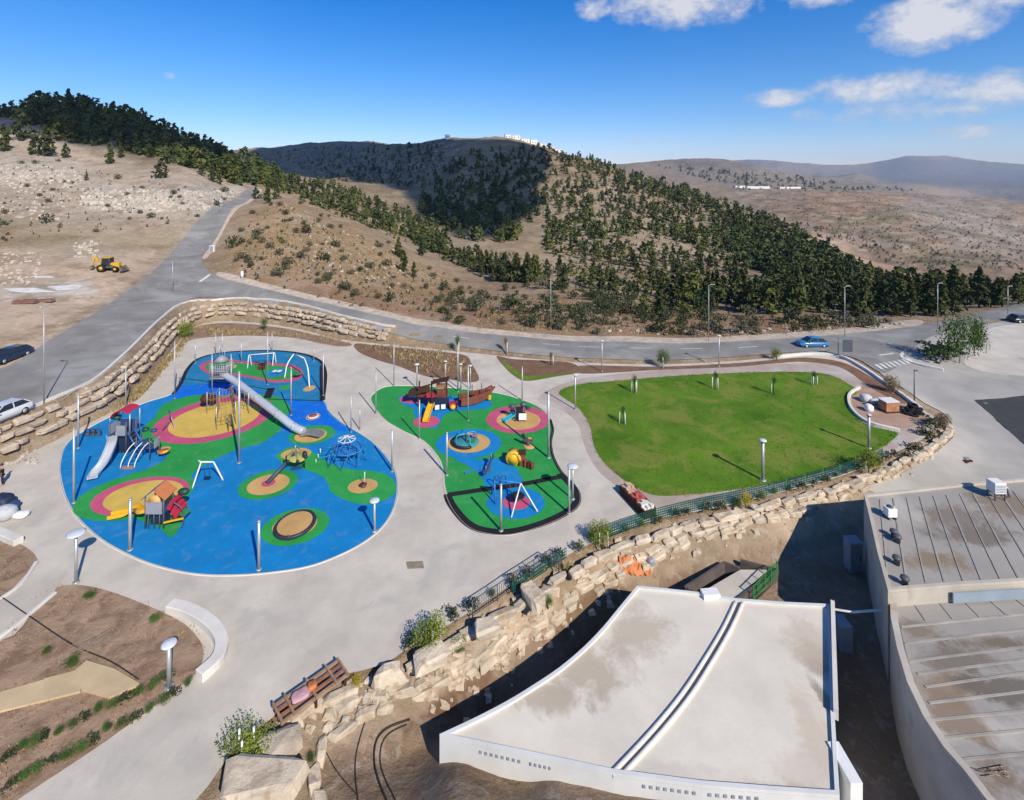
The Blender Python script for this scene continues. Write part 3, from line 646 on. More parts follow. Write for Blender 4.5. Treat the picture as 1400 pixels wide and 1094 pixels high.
# terrace of big pale boulders falling to the lower yard
tw = thing('boulder_terrace', 'terraced wall of large pale limestone boulders below the plaza', 'retaining wall')
C1 = [(392,985),(425,958),(470,942),(530,926),(575,904),(620,876),(655,850),(700,824),(750,797),(800,768),(850,744),(900,727),(950,712),(1000,702),(1060,687),(1130,668),(1185,650),(1235,628),(1278,605),(1296,588),(1290,570)]
c1 = spline(gpoly(C1, 0, False), 4, False)
stone_wall(tw, c1, [(0.1, 0.08, 0.4, 0.62)], SB, .7, 1.9, rs, 0.05)
c2 = spline(gpoly([(430,982),(475,950),(540,935),(585,912),(630,886),(665,861),(710,833),(760,803),(810,773),(860,749),(910,731),(960,717),(1030,701),(1100,683),(1170,662),(1230,637),(1280,609)], 0, False), 4, False)
stone_wall(tw, c2, [(0.0, (lambda c: float(Tz(c[0], c[1]))+.26), 0.45, 0.55)], SB, 0.7, 1.6, rs, 0.08)
c3 = spline(gpoly([(560,932),(610,905),(650,880),(690,854),(740,824),(790,792),(840,766),(900,742),(970,720),(1050,700),(1110,686)], 0, False), 4, False)
stone_wall(tw, c3, [(0.0, (lambda c: float(Tz(c[0], c[1]))+.26), 0.45, 0.55)], SB, 0.7, 1.6, rs, 0.16)
def boulder(px, py, w, d, h, rz, label, z=0.0):
    o = bpy.data.objects.new('boulder', stonemesh(int(px), STONE, 0.13)); COL.objects.link(o); p = at(px, py, z)
    o.location = (p.x, p.y, z+h/2-0.08); o.scale = (w, d, h); o.rotation_euler = (0, 0, rz); tag(o, label, 'boulder')
boulder(360, 1078, 3.2, 1.9, .7, .12, 'huge flat cream boulder at the bottom edge beside the big bush', 0.1)
boulder(385, 1022, 1.9, 1.6, .6, .5, 'flat cream boulder above the largest slab near the wooden rack')
boulder(532, 925, 1.7, .9, .6, .3, 'white flat boulder beside the yellow flowering shrub', .1)
boulder(590, 903, 1.7, 1.0, .6, .5, 'white boulder below the staked tree with orange flower on it', .1)
boulder(665, 866, 1.5, .9, .7, .4, 'white boulder at the lower end of the metal railing', .1)
boulder(728, 822, 1.0, 1.9, .8, .5, 'upright white block standing out of the terrace beside the green net', 0)
for (px, py) in [(424,1050),(433,1030),(450,1003),(445,1075)]:
    pass
low = thing('low_stone_row', 'curving low row of pale stones at the foot of the terrace beside the brown dirt', 'stone row')
lc = spline([tuple(hit(*p).xy) for p in [(440,1120),(430,1060),(448,1010),(490,985),(540,968)]], 4, False)
stone_wall(low, lc, [(0.0, (lambda c: float(Tz(c[0], c[1]))+.3), 0.45, 0.55)], SB, .7, 1.3, rs)
# white curved seats and kerbs
def curbwall(name, pix, w, h, m, label, cat, z=0.0):
    c = spline(gpoly(pix, z, False), 5, False); mb = MB(); l = []; r = []
    for i, p in enumerate(c):
        a = np.array(c[max(i-1, 0)]); b = np.array(c[min(i+1, len(c)-1)]); d = (b-a)/np.hypot(*(b-a)); nn = np.array([-d[1], d[0]])*w/2
        l.append(np.array(p)+nn); r.append(np.array(p)-nn)
    n = len(c); vs = [(*p, z-.3) for p in l]+[(*p, z-.3) for p in r]+[(*p, z+h) for p in l]+[(*p, z+h) for p in r]; fs = []
    for i in range(n-1): fs += [(2*n+i, 2*n+i+1, 3*n+i+1, 3*n+i), (i, i+1, 2*n+i+1, 2*n+i), (n+i+1, n+i, 3*n+i, 3*n+i+1)]
    fs += [(0, 2*n, 3*n, n), (n-1, 2*n-1, 4*n-1, 3*n-1)]
    o = mb.add(vs, fs).build(name, m, bevel=0.03); bm = bmesh.new(); bm.from_mesh(o.data); bmesh.ops.recalc_face_normals(bm, faces=bm.faces); bm.to_mesh(o.data); bm.free()
    tag(o, label, cat); return o
curbwall('seat_wall', [(232,833),(258,840),(285,856),(302,878),(298,905),(272,930)], 0.62, 0.42, KERB, 'curved white concrete seat wall round the corner of the brown garden', 'bench')
curbwall('seat_wall', [(-60,706),(0,733),(26,744)], 0.55, 0.4, KERB, 'white concrete seat wall at the left edge beside the dumped bags', 'bench')
curbwall('seat_wall', [(1175,531),(1162,540),(1161,553),(1170,567),(1190,580),(1230,590)], 0.3, 0.28, KERB, 'white curved edging at the far right end of the lawn', 'edging')
curbwall('low_wall', [(1060,489),(1110,485),(1150,489),(1180,504),(1205,521),(1236,543),(1258,560)], 0.42, 0.32, KERB, 'pale low wall between the planted strip and the crossing', 'low wall')
curbwall('path_edging', [(76,811),(0,872),(-80,910)], 0.22, 0.12, KERB, 'white edging on the lower side of the side path', 'edging')
curbwall('path_edging', [(50,769),(28,800),(-10,826)], 0.22, 0.12, KERB, 'white edging on the upper side of the side path', 'edging')
curbwall('traffic_island', [(1236,482),(1232,488),(1240,494),(1262,500),(1290,506)], 0.4, 0.2, KERB, 'curved kerb of the island under the dark round bush', 'kerb')
slabs = thing('slab_walk', 'tan slab walkway laid across the brown garden', 'walkway')
for pp in ([(-40,985),(-30,958),(60,932),(62,960)], [(62,960),(60,931),(105,919),(110,948)], [(88,932),(118,906),(156,917),(192,938),(150,956),(112,946)]):
    MB().prism(gpoly(pp, 0, False), 0.0, 0.1+0.02*rs.random()).build('slab', TAN, slabs)

# ------------------------------------------------------------------ buildings
def stained(name, base, blobs, z, rough=0.8):
    """a pale roof with water stains: each blob (px, py, rx, ry in metres, colour, strength) has a ragged edge"""
    m = mat(name, base, rough, 0.07, 0.35, 0.015, 5); t = NT(m.node_tree); b_ = m.node_tree.nodes['Principled BSDF']
    src = b_.inputs['Base Color'].links[0].from_socket; g = t.n('ShaderNodeNewGeometry'); sp_ = t.n('ShaderNodeSeparateXYZ'); t.link(g.outputs['Position'], sp_.inputs[0])
    n1 = t.noise(g.outputs['Position'], 0.55, 7, 0.68, 0.5); n2 = t.noise(g.outputs['Position'], 3.0, 5, 0.7)
    for (px, py, rx, ry, c, k) in blobs:
        p = at(px, py, z); dx = t.m('DIVIDE', t.m('SUBTRACT', sp_.outputs[0], p.x), rx); dy = t.m('DIVIDE', t.m('SUBTRACT', sp_.outputs[1], p.y), ry)
        d = t.m('SQRT', t.m('ADD', t.m('MULTIPLY', dx, dx), t.m('MULTIPLY', dy, dy)))
        v = t.m('ADD', d, t.m('ADD', t.m('MULTIPLY', t.m('SUBTRACT', n1, .5), 2.6), t.m('MULTIPLY', t.m('SUBTRACT', n2, .5), .7)))
        src = t.mix(t.m('MULTIPLY', t.ramp(v, [(0.45, 1.0), (1.05, 0.0)]), k*0.9), src, c)
    t.link(src, b_.inputs['Base Color']); return m
ROOFW = stained('white_roof_membrane', (0.635,0.575,0.485), [(800,905,2.6,2.2,(.43,.36,.275),1.0),(740,950,2.6,1.0,(.41,.345,.26),.95),(885,865,2.4,1.6,(.46,.39,.30),.95),(860,830,1.2,.8,(.46,.39,.30),.6),(1120,905,1.0,1.2,(.27,.22,.17),.85),(1110,880,1.8,1.6,(.50,.42,.33),.8),(1120,1000,1.2,3.2,(.52,.43,.33),.8),(1132,965,.4,1.6,(.22,.18,.14),.8),(1105,1060,1.6,1.2,(.53,.46,.37),.6),(1060,1085,3.0,.5,(.41,.345,.26),.5),(900,1060,2.5,.5,(.45,.42,.37),.5)], 0.2)
ROOFG = stained('grey_roof_felt', (0.335,0.31,0.28), [(1290,715,2.97,1.68,(0.204,0.170,0.136),1.0),(1330,740,3.51,1.12,(0.170,0.145,0.115),1.0),(1270,775,2.16,1.12,(0.230,0.170,0.111),1.0),(1380,700,2.70,1.96,(0.212,0.170,0.128),1.0),(1230,700,1.35,2.10,(0.430,0.400,0.355),1.0),(1310,890,2.97,0.84,(0.178,0.149,0.119),1.0),(1360,870,3.24,0.56,(0.162,0.128,0.093),1.0),(1290,930,2.43,0.98,(0.255,0.187,0.128),1.0),(1370,930,2.43,0.84,(0.145,0.123,0.102),1.0),(1340,985,2.97,0.70,(0.440,0.400,0.350),1.0),(1300,960,1.35,1.40,(0.238,0.178,0.128),1.0),(1370,1050,1.62,1.12,(0.187,0.140,0.102),1.0),(1255,850,1.35,0.70,(0.212,0.170,0.128),1.0)], 2.0, 0.9)
WALLB = mat('cream_render', (0.46,0.415,0.35), 0.9, 0.1, 0.6, 0.01, 8, stain=((0.30,0.22,0.15), 0.5, 0.58, 0.6))
WALLW = mat('white_render', (0.62,0.62,0.60), 0.85, 0.06, 0.8)
def zroof(z, *pix): return [tuple(at(p[0], p[1], z).xy) for p in pix]
def building(root, poly, zb, zt, wm, rm, par_h, par_w):
    mb = MB(); n = len(poly); p = poly
    if sum(p[i][0]*p[(i+1) % n][1]-p[(i+1) % n][0]*p[i][1] for i in range(n)) < 0: p = p[::-1]
    mb.prism(p, zb, zt).build('wall', wm, root)
    sheet('roof', offset_in(p, par_w*0.5), zt+0.01, rm, root)
    if par_h:
        i_ = offset_in(p, par_w); vs = [(*a, zt) for a in p]+[(*a, zt) for a in i_]+[(*a, zt+par_h) for a in p]+[(*a, zt+par_h) for a in i_]; fs = []
        for k in range(n):
            j = (k+1) % n; fs += [(k, j, 2*n+j, 2*n+k), (2*n+k, 2*n+j, 3*n+j, 3*n+k), (n+j, n+k, 3*n+k, 3*n+j)]
        vs = [(a[0], a[1], a[2]) for a in vs]
        mb = MB(); mb.add([(v[0], v[1], v[2]+(0.012 if v[2] == zt else 0)) for v in vs], fs)
        o = mb.build('parapet', wm, root); o.location = (0, 0, 0.003)
    return p
ZW = 0.2
wr = thing('low_building', 'low building with a wide white stained flat roof in the lower yard', 'building')
WRP = spline(zroof(ZW, (601,1008),(650,985),(692,963),(728,941),(765,916),(798,888),(824,861),(847,833),(871,804)), 3, False)+zroof(ZW, (905,807),(950,812),(1005,821),(1070,826),(1134,829),(1138,900),(1141,980),(1148,1092),(1060,1086),(960,1078),(840,1062),(720,1036))
WRP = building(wr, WRP, -4.4, ZW, WALLW, ROOFW, 0.14, 0.16)
seam = [(1012,823),(996,858),(972,900),(940,950),(900,1000),(845,1060)]
for dx in (-9, 7):
    L = spline([tuple(at(p[0]+dx*(0.6+0.4*(p[1]-800)/260), p[1], ZW).xy) for p in seam], 4, False)
    MB().tube([(x, y, ZW+0.03) for x, y in L], 0.11, 6).build('seam_ridge', KERB, wr)
L = spline([tuple(at(p[0]-1, p[1], ZW).xy) for p in seam], 4, False)
MB().tube([(x, y, ZW+0.0) for x, y in L], 0.06, 6).build('seam_gutter', DGREY, wr)
# vents in the front wall
fr = [at(720,1036,ZW), at(840,1062,ZW), at(960,1078,ZW), at(601,1008,ZW), at(1060,1086,ZW)]
def ventrow(a, b, f0, f1, n):
    d = (b-a).normalized(); nn = Vector((d.y, -d.x, 0))
    for i in range(n):
        p = a+(b-a)*(f0+(f1-f0)*(i+.5)/n); M = Matrix((d, nn, Vector((0,0,1)))).transposed()
        MB().box(p+nn*0.012+Vector((0,0,-.22)), ((b-a).length*(f1-f0)/n*0.42, 0.05, 0.12), M=M).build('vent', GREYP, wr)
ventrow(fr[3], fr[0], .45, .95, 8); ventrow(fr[0], fr[1], .02, .3, 5); ventrow(fr[1], fr[2], .3, .95, 8); ventrow(fr[2], fr[4], .05, .8, 7)
MB().beam(at(1136,829,ZW)+Vector((.1,.0,.1)), at(1140,980,ZW)+Vector((.1,0,.1)), .2, .5).build('side_upstand', KERB, wr)
MB().box(at(972,818,ZW)+Vector((0,.1,.15)), (1.0,.5,.35), .1).build('roof_box', WHITE, wr)
tb = MB().box(at(1149,1052,ZW)+Vector((.3,.2,-.65)), (0.5,1.5,1.5)).build('white_cabinet', WHITE); tag(tb, 'tall white cabinet against the right side of the white roofed building', 'cabinet'); 
tb2 = MB().box(at(1151,880,-2.3)+Vector((0,0,.6)), (0.7,.9,1.5)).build('air_conditioner', GREYP); tag(tb2, 'grey air conditioner on the side of the white roofed building', 'air conditioner')
# right hand building, two roofs
ZR1, ZR2 = 2.4, 1.6
rb = thing('workshop_building', 'cream walled building with grey felt roof and roof vents at the right', 'building')
R1 = zroof(ZR1, (1181,678),(1240,672),(1320,663),(1420,655),(1560,648),(1560,795),(1420,797),(1310,803),(1214,811),(1200,760),(1190,715))
building(rb, R1, -4.2, ZR1, WALLB, ROOFG, 0.16, 0.2)
for k in range(18):
    x = 1196+k*18; a = at(x, 677-k*1.1, ZR1); b = at(1222+k*26, 807-k*.8, ZR1)
    MB().beam(a+Vector((0,-.5,.02)), b+Vector((0,.4,.02)), .09 if k % 2 else .05, .05).build('roof_seam', mat('pale_seam', (0.345,0.32,0.285), 0.9, 0.15, 1), rb)
for (px, py) in [(1222,735),(1227,742),(1226,772),(1237,800)]:
    MB().lathe([(.16,0),(.16,.35),(.24,.36),(.2,.48),(.02,.5)], 10, at(px, py, ZR1)).build('roof_vent', DGREY, rb)
r2 = thing('workshop_building', 'curved cream building with stained grey roof and raised rim at the lower right', 'building')
R2 = zroof(ZR2, (1216,818),(1310,811),(1420,803),(1600,797),(1700,1150),(1390,1150),(1345,1096),(1318,1060),(1290,1028),(1262,985),(1240,938),(1226,890),(1218,850))
building(r2, R2, -4.2, ZR2, WALLB, ROOFG, 0.22, 0.3)
for (a, b) in [((1236,880),(1430,858)),((1254,922),(1450,896)),((1270,962),(1470,938)),((1290,1010),(1500,990)),((1310,1040),(1500,1022)),((1232,858),(1420,838)),((1242,905),(1440,880)),((1265,940),(1460,912)),((1275,985),(1480,965))]:
    MB().beam(at(*a, ZR2)+Vector((0,0,.02)), at(*b, ZR2)+Vector((0,0,.02)), .1, .05).build('roof_seam', mat('pale_seam', ()), r2)
for k in range(6):
    MB().beam(at(1252+k*34, 829-k*2.4, ZR2)+Vector((0,0,.02)), at(1266+k*37, 850-k*2.6, ZR2)+Vector((0,0,.02)), .08, .05).build('roof_seam', mat('pale_seam', ()), r2)
MB().beam(at(1300,805,ZR1)+Vector((0,-.12,-.4)), at(1400,799,ZR1)+Vector((0,-.12,-.4)), .08, .55).build('blue_grey_flashing', mat('blue_grey_sheet', (0.25,0.30,0.35), 0.5, 0.1, 1), rb)
L = [at(p[0]+9, p[1]+2, ZR2) for p in [(1219,850),(1228,890),(1242,938),(1264,985),(1292,1028),(1320,1060),(1345,1092)]]
L = [Vector((x, y, ZR2+.06)) for x, y in spline([(p.x, p.y) for p in L], 3, False)]
MB().tube(L, .05, 6).build('roof_cable', DGREY, r2)
for (px, py) in [(1255,1010),(1283,1060)]:
    pass
# things on and round the roofs
def acbox(px, py, z, s, label):
    r = thing('rooftop_unit', label, 'roof unit', at(px, py, z))
    MB().box((0,0,s*.55+.1), (s,s*.8,s*.9)).build('casing', WHITE, r, bevel=.02); MB().lathe([(s*.3,s+.1),(s*.3,s+.16),(.02,s+.17)], 12).build('fan_cowl', DGREY, r)
    for i in (-1, 1): MB().box((i*s*.35,0,.06), (.08,s*.8,.14)).build('foot', DGREY, r)
    return r
acbox(1217, 708, ZR1+.02, .62, 'small white box unit near the left edge of the grey roof')
r = thing('rooftop_cooler', 'large white slatted cooler on legs at the far edge of the grey roof', 'roof unit', at(1362, 681, ZR1+.02))
MB().box((0,0,.85), (.8,.7,.75)).build('casing', WHITE, r, bevel=.02)
for i in (-1,1):
    for j in (-1,1): MB().box((i*.34,j*.28,.24), (.07,.07,.5)).build('leg', DGREY, r)
for k in range(5): MB().box((0,-.36,.62+k*.11), (.66,.03,.05)).build('louvre', GREYP, r)
MB().tube([(.4,0,.9),(.8,0,.7),(.95,0,.1)], .1, 8).build('duct', GALV, r)
cb = thing('utility_cabinet', 'grey utility cabinet on the yard floor by the cream wall', 'cabinet', at(1166, 778, -2.2))
MB().box((0,0,1.0), (.85,.7,2.0)).build('body', GREYP, cb, bevel=.02); MB().box((0,-.365,1.0), (.72,.03,1.8)).build('door', mat('grey_door', (0.22,0.22,0.23), .5), cb); MB().box((.25,-.4,1.0), (.05,.05,.25)).build('handle', BLACK, cb); MB().box((0,0,2.04), (.95,.8,.08)).build('lid', GREYP, cb)
o = MB().tube([at(1136,836,ZW)+Vector((0,0,.15)), at(1166,837,.35), at(1207,834,.9)], .06, 8).build('pipe', WHITE); tag(o, 'white pipe spanning the gap between the two roofs', 'pipe')
# sunken ramp with pit shade put into the dark side and floor colours, and a green railing behind the white roof
rp = thing('concrete_ramp', 'pale concrete ramp between two dark sunken pits behind the white roof', 'ramp')
zr = -1.35
def pz(*pix): return [tuple(at(p[0], p[1], zr).xy) for p in pix]
MB().prism(pz((952,814),(1012,779),(1048,779),(1005,822)), -4, zr).build('ramp_slab', CONC, rp)
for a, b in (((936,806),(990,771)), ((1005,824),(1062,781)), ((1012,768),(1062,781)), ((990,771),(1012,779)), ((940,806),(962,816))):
    MB().beam(at(*a, zr)+Vector((0,0,-.35)), at(*b, zr)+Vector((0,0,-.35)), .16, 1.0).build('side_wall', mat('shade_dark_concrete', (0.12,0.10,0.09), .9, .2, 1), rp)
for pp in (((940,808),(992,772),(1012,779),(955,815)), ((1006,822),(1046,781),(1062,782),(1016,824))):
    MB().prism(pz(*pp), -4, zr-.55).build('pit_floor', mat('pit_shade', (0.05,0.045,0.04), .95, .2, 1), rp)
gr = thing('railing', 'short green mesh railing beside the concrete ramp', 'railing')
a, b = at(1030,822,-1.6), at(1062,788,-1.6)
for k in range(5):
    p = a+(b-a)*k/4; MB().beam(p, p+Vector((0,0,1.0)), .06).build('post', GREENP, gr)
for z in (.1, .5, .95): MB().beam(a+Vector((0,0,z)), b+Vector((0,0,z)), .04).build('rail', GREENP, gr)
for k in range(17):
    p = a+(b-a)*(k+.5)/17; MB().beam(p+Vector((0,0,.1)), p+Vector((0,0,.95)), .018).build('bar', GREENP, gr)
# orange debris on the terrace, hoses on the dirt
deb = thing('orange_netting', 'crumpled orange safety netting lying at the foot of the boulders', 'netting'); p0 = hit(868, 782)
mb = MB(); N_ = 14
vv = [(p0.x-1.0+2.1*i/N_, p0.y-0.4+.8*j/5+.35*i/N_, 0) for j in range(6) for i in range(N_+1)]
vv = [(x, y, float(Tz(x, y))+.1+.28*abs(math.sin(i*1.9))*rs.random()) for i, (x, y, z) in enumerate(vv)]
mb.add(vv, [(j*(N_+1)+i, j*(N_+1)+i+1, (j+1)*(N_+1)+i+1, (j+1)*(N_+1)+i) for j in range(5) for i in range(N_)]).build('netting_sheet', ORANGE, deb)
MB().box(p0+Vector((1.2,.5,.3)), (.5,.45,.45), .4).build('pale_sack', GREYP, deb, bevel=.1)
def hose(pix, r, label, m=BLACK, off=.05):
    P = [hit(*p) for p in pix]; L = spline([(p.x, p.y) for p in P], 6, False)
    L = [Vector((x, y, (0.02 if inpoly(np.array([x]), np.array([y]), PARKW)[0] else float(Tz(x, y)))+off)) for x, y in L]
    o = MB().tube(L, r, 6).build('hose', m); tag(o, label, 'hose')
hose([(560,985),(525,1000),(512,1025),(515,1060),(530,1100)], .045, 'thick black hose curving over the dirt beside the white roof')
hose([(556,992),(530,1006),(520,1030),(524,1060),(545,1105)], .03, 'second black hose loop just inside the thick one')
hose([(500,985),(486,1040),(490,1100)], .025, 'thin black hose running down from the low stone row')
hose([(446,1030),(465,1062),(490,1090)], .02, 'thin hose end lying left of the dirt patch')
hose([(-10,815),(40,850),(100,890),(150,912),(190,938)], .025, 'thin black irrigation hose across the brown garden')
# ------------------------------------------------------------------ poles and lamps
def ground(px, py, z=None):
    if z is None:
        p = at(px, py, 0)
        if inpoly(np.array([p.x]), np.array([p.y]), PARKW)[0]: return Vector((p.x, p.y, 0.0))
        return hit(px, py)
    return at(px, py, z)
def hgt(py_base, py_top, p): return (py_base-py_top)*p.y/F
POLES = [(101,688,586,.13,'on the blue rim left of the metal slide'),(107,613,539,.13,'at the far left plaza edge behind the blue rim'),(172,557,506,.10,'behind the red canopy tower'),
 (239,545,467,.10,'on the plaza left of the ochre circle'),(267,497,468,.10,'beside the far left bend of the blue surface'),(295,486,456,.08,'left one of the close pair behind the far blue bay'),
 (304,490,456,.08,'right one of the close pair behind the far blue bay'),(330,496,467,.10,'in the far bay above the pink strip'),(366,526,454,.10,'standing by the small black gate strip'),
 (372,480,454,.08,'on the plaza beyond the far rim'),(429,494,476,.10,'at the far right bend of the blue surface'),(398,568,503,.11,'beside the tube slide middle'),
 (327,633,509,.17,'tall thick one in front of the ochre circle'),(442,541,480,.10,'at the black corner of the far bay'),(480,591,540,.10,'at the right rim below the far bay'),
 (492,588,558,.09,'short one on the plaza at the right blue rim'),(536,645,588,.13,'at the rightmost bulge of the blue surface'),(178,752,683,.17,'in front of the yellow slide'),
 (354,779,713,.16,'at the near blue rim left of the tilted ring'),(514,566,506,.10,'at the left tip of the green surface'),(538.5,528,469,.10,'behind the far left tip of the green surface'),
 (573.5,600,548,.11,'by the pink foot of the ship slide'),(626,536,473,.12,'behind the ship masts'),(640,575,501,.11,'in front of the ship bow'),(714,548,502,.11,'at the far right rim of the green surface'),
 (750,626,537,.17,'tall one on the right rim of the green surface'),(611,650,592,.14,'at the left waist of the green surface'),(685,726,663,.15,'in front of the swing circle at the black border'),
 (778,702,641,.15,'at the lower right black border')]
pole0 = None
for (px, pb, pt, r, wh_) in POLES:
    p = ground(px, pb); h = hgt(pb, pt, p); o = thing('shade_pole', 'grey steel shade pole '+wh_, 'pole', p, 0, 'grey steel poles round the playground surfaces')
    r = r*0.62
    MB().tube([(0,0,-.1),(0,0,h)], [r, r*.9], 10).build('shaft', GALV, o); MB().lathe([(r*1.9,0.02),(r*1.9,.06),(r*1.05,.08)], 10).build('base_plate', GALV, o)
    MB().lathe([(r*1.1,h-.02),(r*1.1,h+.05),(.02,h+.09)], 10).build('cap', GALV, o)
LAMPHEAD = mat('pale_lamp_disc', (0.55,0.58,0.62), 0.35, 0.05, 2)
def lamp(px, pb, pt, r, rh, label, post=GALV):
    p = ground(px, pb); h = hgt(pb, pt, p); o = thing('park_lamp', label, 'lamp', p, 0, 'disc headed park lamps')
    MB().tube([(0,0,-.1),(0,0,h-.1)], r, 10).build('post', post, o); MB().lathe([(r*2.2,.02),(r*2.2,.07),(r*1.1,.09)], 10).build('base_plate', post, o)
    MB().lathe([(r,h-.22),(r*1.5,h-.16),(r*1.5,h-.08),(r,h-.06)], 12).build('neck', DGREY, o)
    MB().lathe([(.05,h-.07),(rh*.9,h-.05),(rh,h),(rh*.8,h+.05),(.02,h+.09)], 20).build('disc', LAMPHEAD, o)
LAMPS = [(231,940,880,.11,.35,'large disc lamp standing in the near brown garden by the seat wall'),(104,797,729,.085,.5,'disc lamp at the corner of the brown garden casting its shadow on the blue'),
 (512,727,684,.085,.36,'disc lamp at the right rim of the blue surface'),(1043,657,602,.12,.30,'disc lamp on the near edge of the lawn'),(1188,613,567,.11,.2,'dark disc lamp at the right end of the lawn'),
 (786.5,560,512,.07,.3,'disc lamp at the far left corner of the lawn'),(783,683,637,.08,.42,'pale disc lamp right beside the lower right black border'),(823,508,466,.07,.25,'disc lamp on the far footpath left of the small green tree'),
 (983,501,459,.07,.28,'disc lamp on the far footpath behind the middle of the lawn'),(570,531,498,.07,.32,'disc lamp behind the dark ship roof'),(609,531,494,.06,.22,'bright disc lamp left of the ship masts'),
 (630,533,498,.06,.22,'bright disc lamp in the middle behind the ship'),(643,532,500,.06,.22,'bright disc lamp right behind the ship beside the sapling')]
for l in LAMPS: lamp(*l)
def streetlamp(px, pb, pt, label, m=GALV, arm=(.8,0.2), r=.055):
    p = ground(px, pb); h = hgt(pb, pt, p); o = thing('street_lamp', label, 'street lamp', p, 0, 'tall street lamps along the road')
    MB().tube([(0,0,-.2),(0,0,h)], [r*1.1, r*.6], 8).build('post', m, o); MB().tube([(0,0,h-.05),(arm[0]*.6,arm[1]*.6,h+.12),(arm[0],arm[1],h+.1)], .045, 6).build('arm', m, o)
    MB().box((arm[0],arm[1],h+.08), (.4,.2,.09)).build('lamp_head', m, o)
streetlamp(60, 552, 421, 'tall thin street lamp at the kerb above the retaining wall', GALV, (-.5,-.2), .06)
streetlamp(236, 399, 355, 'pale street lamp on the roadside before the junction', GALV, (.6,.2), .06)
streetlamp(753, 452, 376, 'slim street lamp on the far verge before the bright bushes', GALV)
streetlamp(969, 466, 390, 'slim street lamp on the far verge behind the middle of the lawn', GALV)
streetlamp(1155, 461, 392, 'slim street lamp on the far verge behind the road sign', GALV)
streetlamp(1282, 446, 388, 'slim street lamp on the far verge above the round bush', GALV)
streetlamp(1378, 432, 392, 'slim street lamp at the far right by the car park', GALV)
streetlamp(1250, 551, 508, 'dark short post beside the crossing and tyre heap', DGREY, (.2,.05), .07)

# ------------------------------------------------------------------ playground equipment
def root(name, label, cat, px, py, group=None): return thing(name, label, cat, at(px, py, 0.02), 0, group)
def at2(r, px, py, h=0.0):
    """local position: over the ground point seen there, raised by h"""
    p = at(px, py, 0); return Vector((p.x-r.location.x, p.y-r.location.y, h))
def up(r, px, py, pyb):
    """local position of a place seen at px,py that stands above ground point px,pyb"""
    p = at(px, pyb, 0); return Vector((p.x-r.location.x, p.y-r.location.y, (pyb-py)*p.y/F))
def trough(pts, w, side, m, r, name='slide', th=.05):
    pts = [Vector(p) for p in spl3(pts, 6)]; vs = []; n = len(pts)
    for i, p in enumerate(pts):
        d = (pts[min(i+1, n-1)]-pts[max(i-1, 0)]); d.z = 0; d.normalize(); s = Vector((-d.y, d.x, 0))*w/2
        for k in (s*1.0+Vector((0,0,side)), s*1.0, -s, -s+Vector((0,0,side)), -s*1.15+Vector((0,0,side)), -s*1.15+Vector((0,0,-th)), s*1.15+Vector((0,0,-th)), s*1.15+Vector((0,0,side))): vs.append(p+k)
    fs = [(i*8+k, i*8+(k+1) % 8, i*8+8+(k+1) % 8, i*8+8+k) for i in range(n-1) for k in range(8)]
    o = MB().add(vs, fs+[tuple(range(8)), tuple((n-1)*8+k for k in range(8))]).build(name, m, r)
    bm = bmesh.new(); bm.from_mesh(o.data); bmesh.ops.recalc_face_normals(bm, faces=bm.faces); bm.to_mesh(o.data); bm.free(); return o
def spl3(pts, n=6):
    P = [Vector(p) for p in pts]; o = []
    for i in range(len(P)-1):
        a, b, c, d = P[max(i-1, 0)], P[i], P[i+1], P[min(i+2, len(P)-1)]
        for k in range(n):
            t = k/n; o.append(0.5*((2*b)+(c-a)*t+(2*a-5*b+4*c-d)*t*t+(3*b-a-3*c+d)*t**3))
    return o+[P[-1]]
def part(mb, name, m, r): return mb.build(name, m, r)
# slide tower with red canopy
r = root('slide_tower', 'slide tower with a red arched canopy and long curved steel slide', 'play tower', 168, 617)
for (x, y) in ((-.75,-.6),(.75,-.6),(.75,.6),(-.75,.6)): part(MB().tube([(x,y,0),(x,y,3.0)], .06, 8), 'post', DGREY, r)
part(MB().box((0,0,1.75), (1.6,1.3,.1)), 'platform', NAVY, r); part(MB().box((.1,.62,2.2), (1.5,.05,.9)), 'rear_panel', NAVY, r)
part(MB().box((-.78,0,2.15), (.05,1.2,1.0)), 'side_panel', GREYP, r); part(MB().box((.3,-.63,2.2), (.8,.05,.9)), 'front_panel', GREYP, r)
part(MB().ball((-.75,.2,3.05), .42, 10, (1.1,.9,.5)), 'green_cap', mat('dark_green_plastic', (.01,.06,.04), .5), r)
arch = MB(); N_ = 10
vs = []
for i in range(N_+1):
    a = math.pi*(.12+.6*i/N_)
    for y in (-.75, .75): vs.append((.35-1.05*math.cos(a)*1.0, y, 3.0+1.05*math.sin(a)))
for i in range(N_+1):
    a = math.pi*(.12+.6*i/N_)
    for y in (-.75, .75): vs.append((.35-.99*math.cos(a), y, 3.0+.99*math.sin(a)))
k = 2*(N_+1)
arch.add(vs, [(2*i, 2*i+1, 2*i+3, 2*i+2) for i in range(N_)]+[(k+2*i, k+2*i+2, k+2*i+3, k+2*i+1) for i in range(N_)]+[(2*i, 2*i+2, k+2*i+2, k+2*i) for i in range(N_)]+[(2*i+1, k+2*i+1, k+2*i+3, 2*i+3) for i in range(N_)]).build('canopy', RED, r)
for y in (-.75,.75):
    part(MB().tube([(-.6,y,3.0),(-.58,y,3.35)], .04, 6), 'canopy_post', GALV, r); part(MB().tube([(1.1,y*.8,1.75),(1.1,y*.8,3.7)], .05, 6), 'canopy_post', GALV, r)
trough([(-.5,-.75,1.78), up(r,153,606,632), up(r,143,630,644), at2(r,131,652,.35), at2(r,126,659,.28)], .62, .22, STEEL, r)
